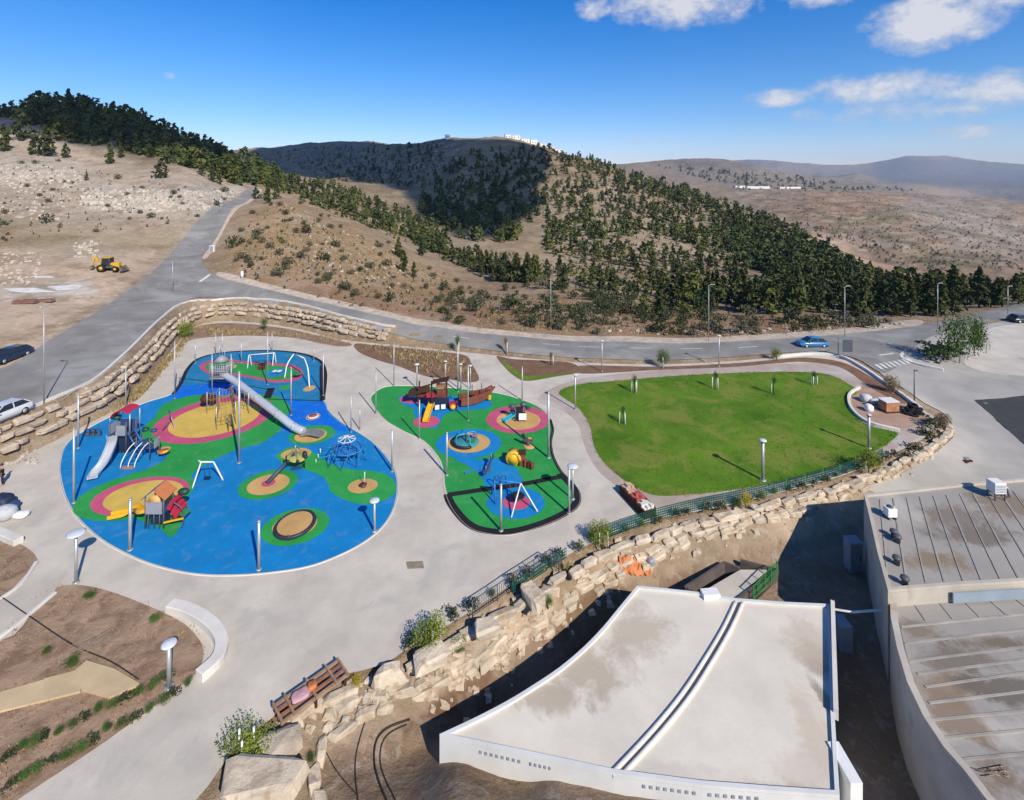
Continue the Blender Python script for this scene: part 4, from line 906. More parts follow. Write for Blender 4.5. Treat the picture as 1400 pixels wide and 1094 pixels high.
part(MB().box((.2,.2,.8), (1.1,.9,1.6)), 'under_panel', mat('dark_navy_panel', (.012,.025,.06), .6), r)
ld = MB(); 
for k in range(6): ld.beam((.85+.16*k,-.35,1.75-.29*k),(.85+.16*k,.35,1.75-.29*k), .06)
part(ld, 'ladder_rungs', DGREY, r)
for y in (-.38,.38): part(MB().tube([(.75,y,1.9),(1.75,y,.05)], .045, 6), 'ladder_rail', PBLUE, r)
part(MB().tube([at2(r,152,633), at2(r,152,633,1.2)], .04, 6), 'slide_support', GALV, r)
# climbing frame with net and orange step
r = root('climbing_frame', 'dark blue climbing frame with curved white rails and orange disc', 'climbing frame', 200, 625)
for (x, y, h) in ((-.6,.4,2.2),(.6,.4,2.2),(.6,-.4,2.0),(-.6,-.4,2.0),(1.1,.1,1.6)): part(MB().tube([(x,y,0),(x,y,h)], .055, 8), 'post', DGREY, r)
for (x, z) in ((-.2,1.35),(.4,1.0)): part(MB().box((x,0,z), (.8,.8,.09)), 'platform', NAVY, r)
for x in (-.75, -.1, .45): part(MB().tube(spl3([(x,-.35,1.5),(x-.15,-.9,1.2),(x-.25,-1.5,.5),(x-.25,-1.7,0)], 4), .04, 6), 'curved_rail', WHITE, r)
net = MB()
for k in range(5): net.tube([(-.7-.05*k,-.5-.24*k,1.35-.27*k),(.45-.05*k,-.5-.24*k,1.35-.27*k)], .02, 5)
part(net, 'net_rungs', PBLUE, r)
part(MB().box((-.3,-1.75,.06), (1.1,.3,.1)), 'foot_rail', mat('pinkish_beam', (.35,.2,.17), .7), r)
part(MB().ball((-.35,.4,2.3), .3, 8, (1.2,1,.6)), 'green_cap', mat('dark_green_plastic', ()), r); part(MB().ball((.45,.3,2.25), .26, 8, (1.2,1,.6)), 'roof_knob', NAVY, r)
part(MB().lathe([(.42,.45),(.45,.5),(.42,.55),(.02,.57)], 14, (1.55,.05,0)), 'step_disc', ORANGE, r); part(MB().lathe([(.28,.56),(.28,.6),(.02,.61)], 12, (1.75,-.05,0)), 'yellow_disc', YEL, r)
part(MB().tube([(1.55,.05,0),(1.55,.05,.5)], .06, 6), 'disc_stem', DGREY, r)
part(MB().box((.9,.1,1.3), (.06,.7,.8)), 'climb_panel', GREYP, r)
# playhouse tower with yellow slide
r = root('play_house', 'playhouse tower with pitched roof, yellow slide and red climbing wall', 'playhouse', 218, 716)
for (x, y) in ((-.65,-.5),(.65,-.5),(.65,.5),(-.65,.5)): part(MB().tube([(x,y,0),(x,y,2.3)], .055, 8), 'post', DGREY, r)
part(MB().box((0,0,1.05), (1.4,1.1,.1)), 'platform', NAVY, r); part(MB().box((0,-.56,1.5), (1.15,.06,.85)), 'front_panel', GREYP, r)
part(MB().lathe([(.46,-.03),(.46,.03)], 18, (0,-.53,1.95), Matrix.Rotation(R_(90),3,'X')), 'round_gable', mat('peach_panel', (.62,.36,.12), .5), r)
def slab(a, b, c, d, th, name, m):
    a, b, c, d = map(Vector, (a, b, c, d)); n = (b-a).cross(d-a).normalized()*th
    return MB().add([a, b, c, d, a-n, b-n, c-n, d-n], [(0,1,2,3),(7,6,5,4),(0,4,5,1),(1,5,6,2),(2,6,7,3),(3,7,4,0)]).build(name, m, r)
slab((-.85,-.65,2.1),(0,-.65,2.75),(0,.65,2.75),(-.85,.65,2.1), -.05, 'roof_panel', mat('slate_blue_panel', (.06,.12,.28), .45)); slab((0,-.65,2.75),(.85,-.65,2.1),(.85,.65,2.1),(0,.65,2.75), -.05, 'roof_panel', ORANGE)
trough([(-.7,0,1.1),(-1.3,.02,.9), up(r,185,696,709), at2(r,172,708,.3), at2(r,149,711,.2)], .5, .2, YEL, r)
for k, (x, z, c) in enumerate(((1.0,1.5,RED),(1.25,1.15,RED),(1.45,.9,RED))): part(MB().box((x,.1,z), (.28,.9,.6), M=Matrix.Rotation(R_(25),3,'Y')), 'climbing_panel', c, r)
part(MB().ball((1.35,.6,1.95), .36, 8, (1.2,.8,.7)), 'tree_top_panel', mat('dark_green_plastic', ()), r); part(MB().box((1.75,.1,.75), (.5,.7,.08), M=Matrix.Rotation(R_(30),3,'Y')), 'green_step', GREENP, r)
part(MB().tube(spl3([(1.3,-.5,1.9),(1.9,-.5,1.5),(2.1,-.5,.9),(1.95,-.5,.05)], 4), .045, 6), 'arched_rail', DGREY, r)
part(MB().beam((.7,-.55,.45),(2.1,-.5,.75), .1, .1), 'yellow_beam', YEL, r)
for x in (-.4,0,.4): part(MB().tube([(x,-.55,0),(x,-.55,1.05)], .035, 6), 'lower_bar', DGREY, r)
part(MB().box((0,.1,.5), (1.1,.5,.9)), 'play_counter', mat('dark_navy_panel', ()), r)
# bent pipe swing
r = root('pipe_swing', 'pale bent pipe swing frame on the open blue surface', 'swing', 284, 664)
A_, B_ = at2(r,263,668), at2(r,305,657); T1, T2 = up(r,275,632,661), up(r,292,632,657)
part(MB().tube(spl3([A_, A_.lerp(T1,.8), T1], 4), .06, 8), 'leg', WHITE, r); part(MB().tube(spl3([B_, B_.lerp(T2,.8), T2], 4), .06, 8), 'leg', WHITE, r)
part(MB().tube([T1, T2], .06, 8), 'top_bar', WHITE, r); part(MB().tube([T1+Vector((-.4,.2,.02)), T1], .05, 6), 'bar_end', WHITE, r)
for f in (.3,.7):
    p = T1.lerp(T2, f); part(MB().tube([p, p*1+Vector((0,0,.5-p.z))], .015, 4), 'chain', DGREY, r)
part(MB().box(T1.lerp(T2,.5)*1+Vector((0,0,.47-T1.z)), (.5,.25,.06)), 'seat', BLACK, r)
# big mesh tower with tube slide
r = root('tube_slide_tower', 'tall mesh tower with a long shining steel tube slide', 'play tower', 303, 545)
tx = at2(r,290,540), at2(r,316,540); TH = 3.6
for (a, b) in ((290,543),(316,543),(316,530),(290,530)):
    p = at2(r,a,b); part(MB().tube([p, p+Vector((0,0,TH+.4))], .06, 8), 'post', GALV, r)
c0 = at2(r,303,536.5)
part(MB().box(c0+Vector((0,0,1.9)), (1.9,1.7,.08)), 'platform', GREYP, r); part(MB().box(c0+Vector((0,0,TH-.9)), (1.9,1.7,.08)), 'platform', GREYP, r)
for (sx, sy, w, d) in ((0,-.85,1.9,.0),(0,.85,1.9,.0),(-.95,0,0,1.7),(.95,0,0,1.7)):
    g = MB()
    for k in range(9):
        f = -.5+k/8; p = c0+Vector((sx+f*w, sy+f*d, 0)); g.tube([p+Vector((0,0,1.9)), p+Vector((0,0,TH))], .022, 4)
    for z in np.linspace(1.95, TH, 7): g.tube([c0+Vector((sx-w/2,sy-d/2,z)), c0+Vector((sx+w/2,sy+d/2,z))], .022, 4)
    part(g, 'mesh_side', GALV, r)
part(MB().lathe([(1.0,TH+.2),(.1,TH+.7)], 6, c0), 'roof_cone', GREYP, r)
for k in range(3): part(MB().tube([c0+Vector((-.3+.3*k,.1,TH+.3)), c0+Vector((-.3+.3*k,.1,TH+1.9-.3*k))], .035, 6), 'finial', GALV, r)
P = [up(r,304,511,537), up(r,325,524,548), up(r,352,545,567), up(r,380,567,584), up(r,402,584,593), up(r,415,590,596)]
part(MB().tube(spl3(P, 8), .36, 16), 'tube', STEEL, r)
for f in (1, 2, 3, 4):
    d = (P[f+1]-P[f-1]).normalized(); part(MB().tube([P[f]-d*.05, P[f]+d*.05], .40, 16), 'tube_flange', GALV, r)
trough([P[-1]+Vector((-.1,0,-.3)), up(r,425,592,597), up(r,440,595,600)], .7, .22, mat('dull_steel', (.36,.36,.37), .45, metal=.6), r, 'slide_exit')
for (a, b, c) in ((338,556,540),(357,563,549),(378,580,567)): part(MB().tube([at2(r,a,b), up(r,a,c,b)], .05, 6), 'tube_support', GALV, r)
# rope course on the ochre circle
r = root('rope_course', 'rope climbing course with dark hanging baskets on the ochre circle', 'climbing net', 300, 572)
pp = [(283,566),(300,560),(318,556),(322,580),(296,588),(340,566)]
for (a, b) in pp: part(MB().tube([at2(r,a,b), at2(r,a,b,2.3)], .045, 6), 'post', GALV, r)
tops = [at2(r,a,b,2.2) for a, b in pp]
for (i, j) in ((0,1),(1,2),(2,5),(1,4),(2,3),(3,4)):
    for z in (0, -.7, -1.4): part(MB().tube(spl3([tops[i]+Vector((0,0,z)), (tops[i]+tops[j])/2+Vector((0,0,z-.25)), tops[j]+Vector((0,0,z))], 4), .025, 5), 'rope', WOOD, r)
    for f in (.25,.5,.75):
        p = tops[i].lerp(tops[j], f); part(MB().tube([p+Vector((0,0,-.15)), p+Vector((0,0,-1.6))], .02, 5), 'rope', WOOD, r)
part(MB().ball(at2(r,281,560,1.2), .55, 8, (1,1,.9)), 'basket', WOODD, r); part(MB().ball(at2(r,291,558,1.0), .42, 8), 'basket', WOODD, r)
part(MB().tube([at2(r,312,590), up(r,312,568,590)], .05, 6), 'balance_pole', DGREY, r); part(MB().tube([at2(r,318,584), up(r,310,572,588)], .05, 6), 'balance_pole', DGREY, r)
r = root('leaning_bars', 'pair of leaning pink and dark bars left of the ochre circle', 'climbing bars', 235, 585)
part(MB().tube([at2(r,240,588), up(r,231,562,580)], .06, 6), 'bar', mat('pale_pink_bar', (.5,.25,.3), .5), r); part(MB().tube([at2(r,222,590), up(r,233,568,586)], .05, 6), 'bar', DGREY, r)
part(MB().tube([up(r,231,562,580), up(r,233,568,586)], .05, 6), 'tie_bar', DGREY, r)
# far bay: swings, plate, box
def portal(label, pts, hh, px, py, seat=None, mname=WHITE):
    r = root('swing_frame', label, 'swing', px, py)
    a, b = at2(r,*pts[0]), at2(r,*pts[1]); ta, tb = a+Vector((0,0,hh)), b+Vector((0,0,hh))
    for (p, t) in ((a, ta), (b, tb)):
        for s in (-.5, .5): part(MB().tube(spl3([p+Vector((0,s,0)), t.lerp(p,.15)+Vector((0,s*.4,0)), t], 4), .06, 6), 'leg', mname, r)
    part(MB().tube([ta, tb], .06, 6), 'top_bar', mname, r)
    for f in (.3, .68):
        for s in (-.2, .2):
            p = ta.lerp(tb, f)+Vector((s,0,0)); part(MB().tube([p, p+Vector((0,0,.5-hh))], .018, 4), 'chain', DGREY, r)
        part(MB().box(ta.lerp(tb, f)+Vector((0,0,.48-hh)), (.5,.22,.05)), 'seat', BLACK, r)
portal('white swing frame at the far edge of the blue bay', ((341,502),(375,499)), 1.6, 358, 500)
r = root('basket_swing', 'tall white curved basket swing at the right end of the far bay', 'swing', 410, 515)
part(MB().tube(spl3([at2(r,389,517), up(r,393,498,514), up(r,402,484,510)], 5), .07, 8), 'leg', WHITE, r); part(MB().tube(spl3([at2(r,423,530), up(r,421,505,526), up(r,416,490,520)], 5), .07, 8), 'leg', WHITE, r)
part(MB().tube([up(r,402,484,510), up(r,416,490,520)], .07, 8), 'top_bar', WHITE, r); part(MB().lathe([(.45,.5),(.5,.56),(.42,.6),(.02,.55)], 14, at2(r,407,517)), 'basket', GREENP, r)
for s in (-.35,.35): part(MB().tube([at2(r,407,517,.55)+Vector((s,0,0)), up(r,409,487,515)], .02, 5), 'rope', DGREY, r)
r = root('spinner_plate', 'white spinner plate on a small blue circle in the far bay', 'roundabout', 379, 511)
part(MB().lathe([(.08,0),(.08,.3)], 8), 'hub', DGREY, r); part(MB().box((-.3,0,.34), (.45,.6,.06)), 'plate', WHITE, r); part(MB().box((.3,0,.34), (.45,.6,.06)), 'plate', WHITE, r)
r = root('play_cube', 'small dark red play cube on the green strip of the far bay', 'play block', 358, 505)
part(MB().box((0,0,.35), (.7,.6,.7)), 'block', mat('maroon_panel', (.11,.03,.03), .6), r); part(MB().box((0,0,.73), (.76,.66,.06)), 'lid', WOODD, r)
r = root('spring_board', 'low orange and white spinning disc beside the tube slide', 'spinner', 428, 571)
part(MB().lathe([(.5,.1),(.55,.16),(.5,.2)], 16), 'rim', WHITE, r); part(MB().lathe([(.42,.2),(.42,.24),(.02,.25)], 16), 'plate', mat('brown_plate', (.28,.12,.09), .6), r); part(MB().lathe([(.2,0),(.2,.12)], 10), 'hub', DGREY, r)
# leaning mast spinner
r = root('leaning_spinner', 'leaning dark mast with a round rope platform and black seats', 'spinner', 370, 662)
TP = up(r,402,622,640)
part(MB().tube([at2(r,365,662,.05), TP], [.19,.12], 10), 'mast', mat('slate_mast', (.05,.06,.10), .5), r)
part(MB().lathe([(.75,-.05),(.8,0),(.75,.05),(.05,.07)], 18, TP+Vector((.25,-.1,-.15)), Matrix.Rotation(R_(12),3,'Y')), 'platform', mat('straw_platform', (.42,.40,.12), .6), r)
for k in range(6):
    a = k*math.pi/3; p = TP+Vector((.25+.8*math.cos(a), -.1+.8*math.sin(a), -.15)); part(MB().ball(p, .16, 8), 'seat', BLACK, r); part(MB().tube([p, TP+Vector((.15,0,.75))], .018, 4), 'rope', DGREY, r)
part(MB().tube([TP, TP+Vector((.15,0,.8))], .05, 6), 'mast_tip', GALV, r)
part(MB().tube([at2(r,416,640), at2(r,416,640,1.0)], .06, 6), 'stand', BLACK, r); part(MB().ball(at2(r,417,640,1.1), .22, 8, (1,1,1.4)), 'handle', BLACK, r)
part(MB().box(at2(r,406,642,.15), (.9,.3,.08), .3), 'foot_board', NAVY, r)
# blue rope dome
r = root('rope_dome', 'blue and white rope climbing dome at the right side of the large surface', 'climbing net', 470, 632)
RD, HD = 1.75, 2.1; ctr = at2(r,474,630)
ring = lambda k, rr, z: [ctr+Vector((rr*math.cos(2*math.pi*i/8+k), rr*math.sin(2*math.pi*i/8+k)*.9, z)) for i in range(8)]
R0, R1, R2r = ring(0,RD,.02), ring(.39,RD*.85,1.1), ring(0,RD*.45,1.9); tp_ = ctr+Vector((0,0,HD))
for i in range(8):
    for (a, b, m_) in ((R0[i],R1[i],PBLUE),(R0[(i+1) % 8],R1[i],PBLUE),(R1[i],R1[(i+1) % 8],CYAN),(R1[i],R2r[i],PBLUE),(R1[i],R2r[(i+1) % 8],PBLUE),(R2r[i],R2r[(i+1) % 8],WHITE),(R2r[i],tp_,WHITE)):
        part(MB().tube([a, b], .028, 5), 'rope', m_, r)
for k in range(4): part(MB().tube([ctr+Vector((-1.0+.6*k,-.3+.2*k,0)), ctr+Vector((-1.0+.6*k,-.3+.2*k,1.6))], .05, 6), 'post', NAVY, r)
part(MB().box(ctr+Vector((.1,0,.75)), (1.6,.9,.06)), 'rope_deck', PBLUE, r)
for k in range(3):
    a = at2(r,438-3*k,621+6*k,.5-.1*k); part(MB().tube([a, ctr+Vector((-1.2,.2-.3*k,1.1-.2*k))], .025, 5), 'rope', CYAN, r)
    part(MB().tube([a, Vector((a.x, a.y, 0))], .04, 6), 'anchor_post', WHITE, r)
# standing spinner and tilted ring
r = root('stand_spinner', 'small one person spinner with a dark red plate on a tan circle', 'spinner', 497, 666)
part(MB().tube([(0,0,0),(0,0,.15)], .18, 10), 'hub', DGREY, r); part(MB().lathe([(.28,.15),(.3,.2),(.02,.24)], 14, (-.05,.05,0)), 'plate', mat('maroon_panel', ()), r); part(MB().tube([(0.05,.15,.2),(.05,.15,1.15)], .03, 6), 'pole', WHITE, r)
r = root('tilted_ring', 'large tilted dark ring turntable on a tan circle', 'turntable', 403, 721)
M_ = Matrix.Rotation(R_(2),3,'X') @ Matrix.Rotation(R_(-3),3,'Y'); RR = 25*mpp(720)
part(MB().tube([M_ @ Vector((RR*math.cos(2*math.pi*i/36), RR*math.sin(2*math.pi*i/36), 0))+Vector((0,.04,.2)) for i in range(36)], .13, 8, False, True), 'ring', mat('plum_black_ring', (.035,.03,.05), .5), r)
part(MB().lathe([(RR*.9,.02),(RR*.9,.05),(.05,.06)], 28, (0,.03,.25), M_, False), 'disc', ORR, r); part(MB().lathe([(.12,0),(.1,.14)], 12), 'hub', DGREY, r)
for k in range(3): part(MB().tube([(RR*math.cos(2.1*k+.6),RR*math.sin(2.1*k+.6),0),(RR*math.cos(2.1*k+.6),RR*math.sin(2.1*k+.6)+.05,.36)], .05, 6), 'stand', DGREY, r)
# small posts on the plaza at left: bicycle rack
r = root('bike_rack', 'small dark bicycle rack on the plaza left of the slide tower', 'bicycle rack', 124, 596)
for k in range(3): part(MB().tube(spl3([(-.6+.5*k,0,0),(-.6+.5*k,0,.5),(-.35+.5*k,.05,.62),(-.1+.5*k,.1,.5),(-.1+.5*k,.1,0)], 3), .05, 6), 'hoop', WOODD, r)
part(MB().box((0,.05,.08), (1.6,.16,.12)), 'base_bar', DGREY, r)
# ---- second playground: ship
r = root('ship_cabin', 'dark brown timber ship stern with roofs and a yellow slide', 'play ship', 592, 556)
def bx(px, py, h, sz, name, m, rz=0, z0=0): 
    p = at2(r,px,py); return part(MB().box(p+Vector((0,0,z0+h/2)), (sz[0],sz[1],h), rz), name, m, r)
for (a, b) in ((571,556),(590,560),(612,556),(612,548),(590,548),(572,548)): part(MB().beam(at2(r,a,b), at2(r,a,b,2.4), .16), 'post', WOODD, r)
bx(592,553,.15,(3.0,1.5),'deck',WOODR,0,1.2); bx(606,556,.75,(1.3,.1),'hull_board',WOODR,0,1.3); bx(606,557,.28,(1.3,.12),'hull_board',WOODR,0,.85); bx(588,560,.5,(.9,.08),'front_board',RED,0,1.35)
r_ = r
c = at2(r,575,552)
def slab2(pts, th, name, m): 
    a, b, cc, d = map(Vector, pts); n = (b-a).cross(d-a).normalized()*th
    return MB().add([a, b, cc, d, a-n, b-n, cc-n, d-n], [(0,1,2,3),(7,6,5,4),(0,4,5,1),(1,5,6,2),(2,6,7,3),(3,7,4,0)]).build(name, m, r)
slab2((c+Vector((-1.5,-.9,1.35)),c+Vector((1.0,-.9,1.9)),c+Vector((1.0,.2,2.3)),c+Vector((-1.5,.2,1.6))), .07, 'roof_board', WOODD)
slab2((c+Vector((-1.4,.2,1.6)),c+Vector((1.0,.2,2.3)),c+Vector((1.0,1.1,1.9)),c+Vector((-1.4,1.1,1.4))), .07, 'roof_board', mat('maroon_wood', (.10,.025,.02), .7, .2, 2))
c = at2(r,603,550)
slab2((c+Vector((-1.0,-.7,2.5)),c+Vector((1.0,-.7,2.9)),c+Vector((1.0,.6,2.9)),c+Vector((-1.0,.6,2.5))), .07, 'roof_board', WOODD)
part(MB().box(c+Vector((.1,-.3,2.0)), (1.1,.8,.5)), 'cabin_room', mat('ochre_board', (.32,.17,.05), .6), r); part(MB().box(c+Vector((.2,-.75,1.85)), (1.0,.06,.4)), 'grey_board', GREYP, r)
trough([up(r,590,552,566), up(r,586,562,572), at2(r,582,578,.25), at2(r,581,581,.2)], .6, .2, YEL, r)
for (a, b, m_) in ((598,563,WHITE),(607,562,WHITE)): bx(a,b,.5,(.5,.1),'panel',m_,.3,.2)
bx(600,557,1.0,(2.4,.6),'dark_under_wall',mat('dark_navy_panel', ()),0,.1)
part(MB().box(at2(r,622,560,.5), (.9,.5,.7)), 'toy_bin', RED, r); part(MB().lathe([(.3,0),(.34,.35),(.05,.5)], 12, at2(r,621,562,.2)), 'yellow_drum', YEL, r)
for k in range(3): part(MB().tube([at2(r,614+4*k,558,.1), at2(r,613+4*k,552,1.3)], .04, 6), 'net_pole', PBLUE, r)
part(MB().beam(at2(r,566,551,1.0)+Vector((-.7,-.1,-.1)), at2(r,583,553,1.1), .3, .2), 'grey_ramp', GREYP, r)
r = root('ship_bow', 'red brown timber ship bow with pointed prow and slim masts', 'play ship', 650, 552)
L_, Rr = at2(r,627,556), at2(r,667,549)
hull = [(L_, .55),(L_.lerp(Rr,.3), .62),(L_.lerp(Rr,.6), .58),(L_.lerp(Rr,.85), .36),(Rr+Vector((.35,.05,0)), .04)]
for k in range(4):
    z0 = .35+.24*k; vs = []
    d = (Rr-L_).normalized(); nn = Vector((-d.y, d.x, 0)); mb = MB()
    for s in (-1, 1):
        P_ = [p+nn*s*(w+.05*k)+d*(.12*k if i > 2 else 0)+Vector((0,0,z0+(.05*i*i*.4 if i > 1 else 0)+.12*(i > 3)*k)) for i, (p, w) in enumerate(hull)]
        for a, b in zip(P_[:-1], P_[1:]): mb.beam(a, b, .08, .225)
    part(mb, 'hull_plank', WOODR, r)
part(MB().prism([tuple((p+nn*w*.95).xy) for p, w in hull]+[tuple((p-nn*w*.95).xy) for p, w in hull[::-1]], .42, .5), 'deck', WOODD, r)
part(MB().beam(Rr+Vector((.3,.05,.9)), Rr+Vector((.95,.15,1.75)), .16), 'bowsprit', WOODR, r); part(MB().box(Rr+Vector((.35,-.2,.6)), (.3,.1,.5)), 'yellow_board', YEL, r)
for f in (.05,.45,.8): part(MB().tube([L_.lerp(Rr,f)+Vector((0,0,.5)), L_.lerp(Rr,f)+Vector((0,0,2.3))], .06, 6), 'mast', DGREY, r)
part(MB().box(L_.lerp(Rr,.5)+Vector((0,0,1.2)), (.9,.06,.25)), 'rail_board', WOODR, r)
r.scale = (.93, .93, .93); r_.scale = (.93, .93, .93)
# toddler house
r = root('toddler_slide', 'small dark toddler play unit with white panel and cyan slide', 'playhouse', 711, 574)
for (x, y) in ((-.5,-.35),(.5,-.35),(.5,.35),(-.5,.35)): part(MB().tube([(x,y,0),(x,y,1.45)], .06, 6), 'post', DGREY, r)
part(MB().box((0,0,.6), (1.1,.8,.08)), 'platform', BLACK, r); part(MB().box((.25,-.5,.55), (.75,.05,.62), M=Matrix.Rotation(R_(-18),3,'X')), 'white_panel', WHITE, r); part(MB().box((-.1,.1,.9), (.8,.5,.6)), 'dark_panel', BLACK, r)
part(MB().ball((-.8,.3,1.25), .35, 8, (1.2,.9,.7)), 'leaf_roof', DGREY, r); part(MB().ball((.35,.3,1.45), .34, 8, (1.1,.9,.8)), 'leaf_roof', DGREY, r); part(MB().ball((.8,.2,1.15), .3, 8, (1.1,.9,.6)), 'leaf_roof', mat('dark_green_plastic', ()), r)
trough([(-.5,-.1,.65),(-.9,-.2,.45),(-1.5,-.35,.15),(-1.75,-.4,.12)], .5, .16, CYAN, r)
# roundabout
r = root('roundabout', 'cyan roundabout with a dark half rim on a tan circle', 'roundabout', 637, 606)
part(MB().lathe([(1.2,.08),(1.25,.14),(1.2,.2),(.05,.22)], 24), 'platform', mat('teal_plate', (.05,.28,.30), .6), r)
part(MB().tube([(1.25*math.cos(a), 1.25*math.sin(a), .24) for a in np.linspace(2.2, 5.2, 16)], .12, 8), 'half_rim', BLACK, r)
for k in range(4):
    a = k*math.pi/2+.5; part(MB().tube(spl3([(1.0*math.cos(a),1.0*math.sin(a),.2),(.95*math.cos(a),.95*math.sin(a),.85),(.4*math.cos(a),.4*math.sin(a),.95),(0,0,.9)], 3), .045, 6), 'hand_rail', CYAN, r)
part(MB().box((.8,.5,.5), (.5,.4,.12)), 'seat', mat('rose_panel', (.4,.12,.2), .5), r); part(MB().box((.6,-.3,.4), (.6,.3,.1)), 'seat', GREENP, r); part(MB().tube([(0,0,0),(0,0,1.0)], .08, 8), 'hub', DGREY, r)
r = root('spring_rider', 'small dark spring rider horse on the green surface right of the roundabout', 'spring rider', 722, 609)
part(MB().lathe([(.2,0),(.14,.12),(.2,.2),(.14,.3),(.2,.38)], 10), 'spring', DGREY, r); part(MB().box((0,0,.52), (.85,.22,.28)), 'body', mat('plum_panel', (.10,.05,.07), .5), r); part(MB().box((-.42,0,.85), (.26,.16,.45), M=Matrix.Rotation(R_(-20),3,'Y')), 'head', BLACK, r); part(MB().box((.2,0,.68), (.35,.26,.06)), 'saddle', mat('peach_panel', ()), r); part(MB().lathe([(.55,.01),(.5,.04)], 16, (.1,-.15,0)), 'mat', ORR, r)
r = root('crawl_train', 'yellow ring crawl tunnel with brown play train cars', 'play tunnel', 708, 638)
c = at2(r,702,638)
part(MB().tube([c+Vector((.55*math.cos(a),.02*k_,.6+.55*math.sin(a))) for k_, a in enumerate(np.linspace(0, 2*math.pi, 20)[:-1])], .16, 8, False, True), 'ring', YEL, r)
part(MB().lathe([(.5,-.5),(.5,.5)], 16, c+Vector((0,.5,.6)), Matrix.Rotation(R_(90),3,'X')), 'tunnel', YEL, r)
c = at2(r,714,636); part(MB().box(c+Vector((0,0,.55)), (.5,.55,1.0)), 'cab', WOODR, r); part(MB().box(c+Vector((0,0,1.12)), (.65,.7,.1)), 'cab_roof', WOODD, r)
for k in range(3):
    c = at2(r,719+4.5*k,639+1.8*k); part(MB().box(c+Vector((0,0,.35)), (.28,.3,.6-.1*k)), 'wagon', (WOODR, WOODD, WOODR)[k], r)
r = root('seesaw', 'dark blue seesaw on the blue strip beside the crawl tunnel', 'seesaw', 668, 645)
part(MB().beam((-.3,-1.0,.35),(.3,1.0,.75), .16, .1), 'plank', NAVY, r); part(MB().box((0,0,.25), (.3,.3,.5)), 'pivot', DGREY, r)
for s in (-1, 1): part(MB().box((s*.27,s*.85,.66+s*.16), (.3,.3,.22)), 'seat', NAVY, r); part(MB().tube([(s*.2,s*.65,.6+s*.14),(s*.2,s*.65,1.0+s*.14)], .035, 6), 'handle', GREYP, r)
part(MB().beam((-2.0,-.4,.12),(-.9,.2,.2), .14, .08), 'step_beam', PBLUE, r)
# A frame swing in the bottom circle
r = root('basket_swing', 'A frame basket swing over the pink circle at the black border', 'swing', 706, 690)
T1, T2 = up(r,712,661,688), up(r,676,656,686)
part(MB().tube([at2(r,699,708), T1], .055, 6), 'leg', WHITE, r); part(MB().tube([at2(r,735,700), T1], .055, 6), 'leg', WHITE, r)
part(MB().tube([at2(r,677,690), T2], .055, 6), 'leg', PBLUE, r); part(MB().tube([at2(r,672,676), T2], .055, 6), 'leg', PBLUE, r); part(MB().tube([T1, T2], .06, 6), 'top_bar', PBLUE, r)
bs = at2(r,708,688,.5); part(MB().lathe([(.1,-.05),(.5,0),(.55,.07),(.4,.05),(.1,0)], 16, bs), 'basket', BLACK, r)
for s in (-.4,.4): part(MB().tube([bs+Vector((s,0,.05)), T1.lerp(T2,.25+.2*(s < 0))], .018, 5), 'rope', DGREY, r)
for k in range(2): part(MB().tube(spl3([at2(r,676+9*k,668), at2(r,676+9*k,668,.9), at2(r,682+9*k,667,.9), at2(r,682+9*k,667)], 3), .045, 6), 'hoop_bar', NAVY, r)
# ------------------------------------------------------------------ vegetation
def ordn(i):
    w = ['first','second','third','fourth','fifth','sixth','seventh','eighth','ninth','tenth','eleventh','twelfth','thirteenth','fourteenth','fifteenth','sixteenth','seventeenth','eighteenth','nineteenth']
    if i < 19: return w[i]
    t = {2:'twent',3:'thirt',4:'fort',5:'fift',6:'sixt'}[(i+1)//10]; u = (i+1) % 10
    return t+'ieth' if u == 0 else t+'y-'+w[u-1]

def quadcloud(cen, size, r, tri=False, flat=0.0):
    """leaf sized faces turned every way round the given centres"""
    c = np.array(cen); n = len(c); a = r.normal(size=(n,3)); a[:,2] *= (1-flat); a /= np.linalg.norm(a, axis=1)[:,None]+1e-9
    b = np.cross(a, r.normal(size=(n,3))); b /= np.linalg.norm(b, axis=1)[:,None]+1e-9
    s = (np.array(size)*r.uniform(.6, 1.3, n))[:,None]
    v = np.stack([c-a*s-b*s*.6, c+a*s-b*s*.45, c+a*s*.8+b*s*.6, c-a*s*.7+b*s*.5], 1).reshape(-1, 3)
    return v, np.arange(n*4).reshape(n, 4)
def pine_points(r, n, h, w, broad):
    """points through a pine crown: tiers of drooping boughs with gaps"""
    P = []; nb = 13
    tiers = [(t, r.uniform(0, 6.28), r.uniform(.65, 1.2)) for t in np.linspace(.16, .98, nb) for _ in range(3 if t < .75 else 2)]
    while len(P) < n:
        t, a, k = tiers[r.integers(len(tiers))]
        R = w*k*((1-t)**(.55 if broad else .85)+.06)*(min(1, (t)/.22)**.5); f = r.uniform(.15, 1)**.7
        aa = a+r.normal()*.22/(f+.3); P.append((R*f*math.cos(aa), R*f*math.sin(aa), h*(t-.05*f+r.normal()*.022)))
    return P
def mkmesh(name, v, f, m):
    me = bpy.data.meshes.new(name); me.from_pydata(v.tolist(), [], f.tolist()); me.materials.append(m); me.update(); return me
rv = np.random.default_rng(11)
PV = []
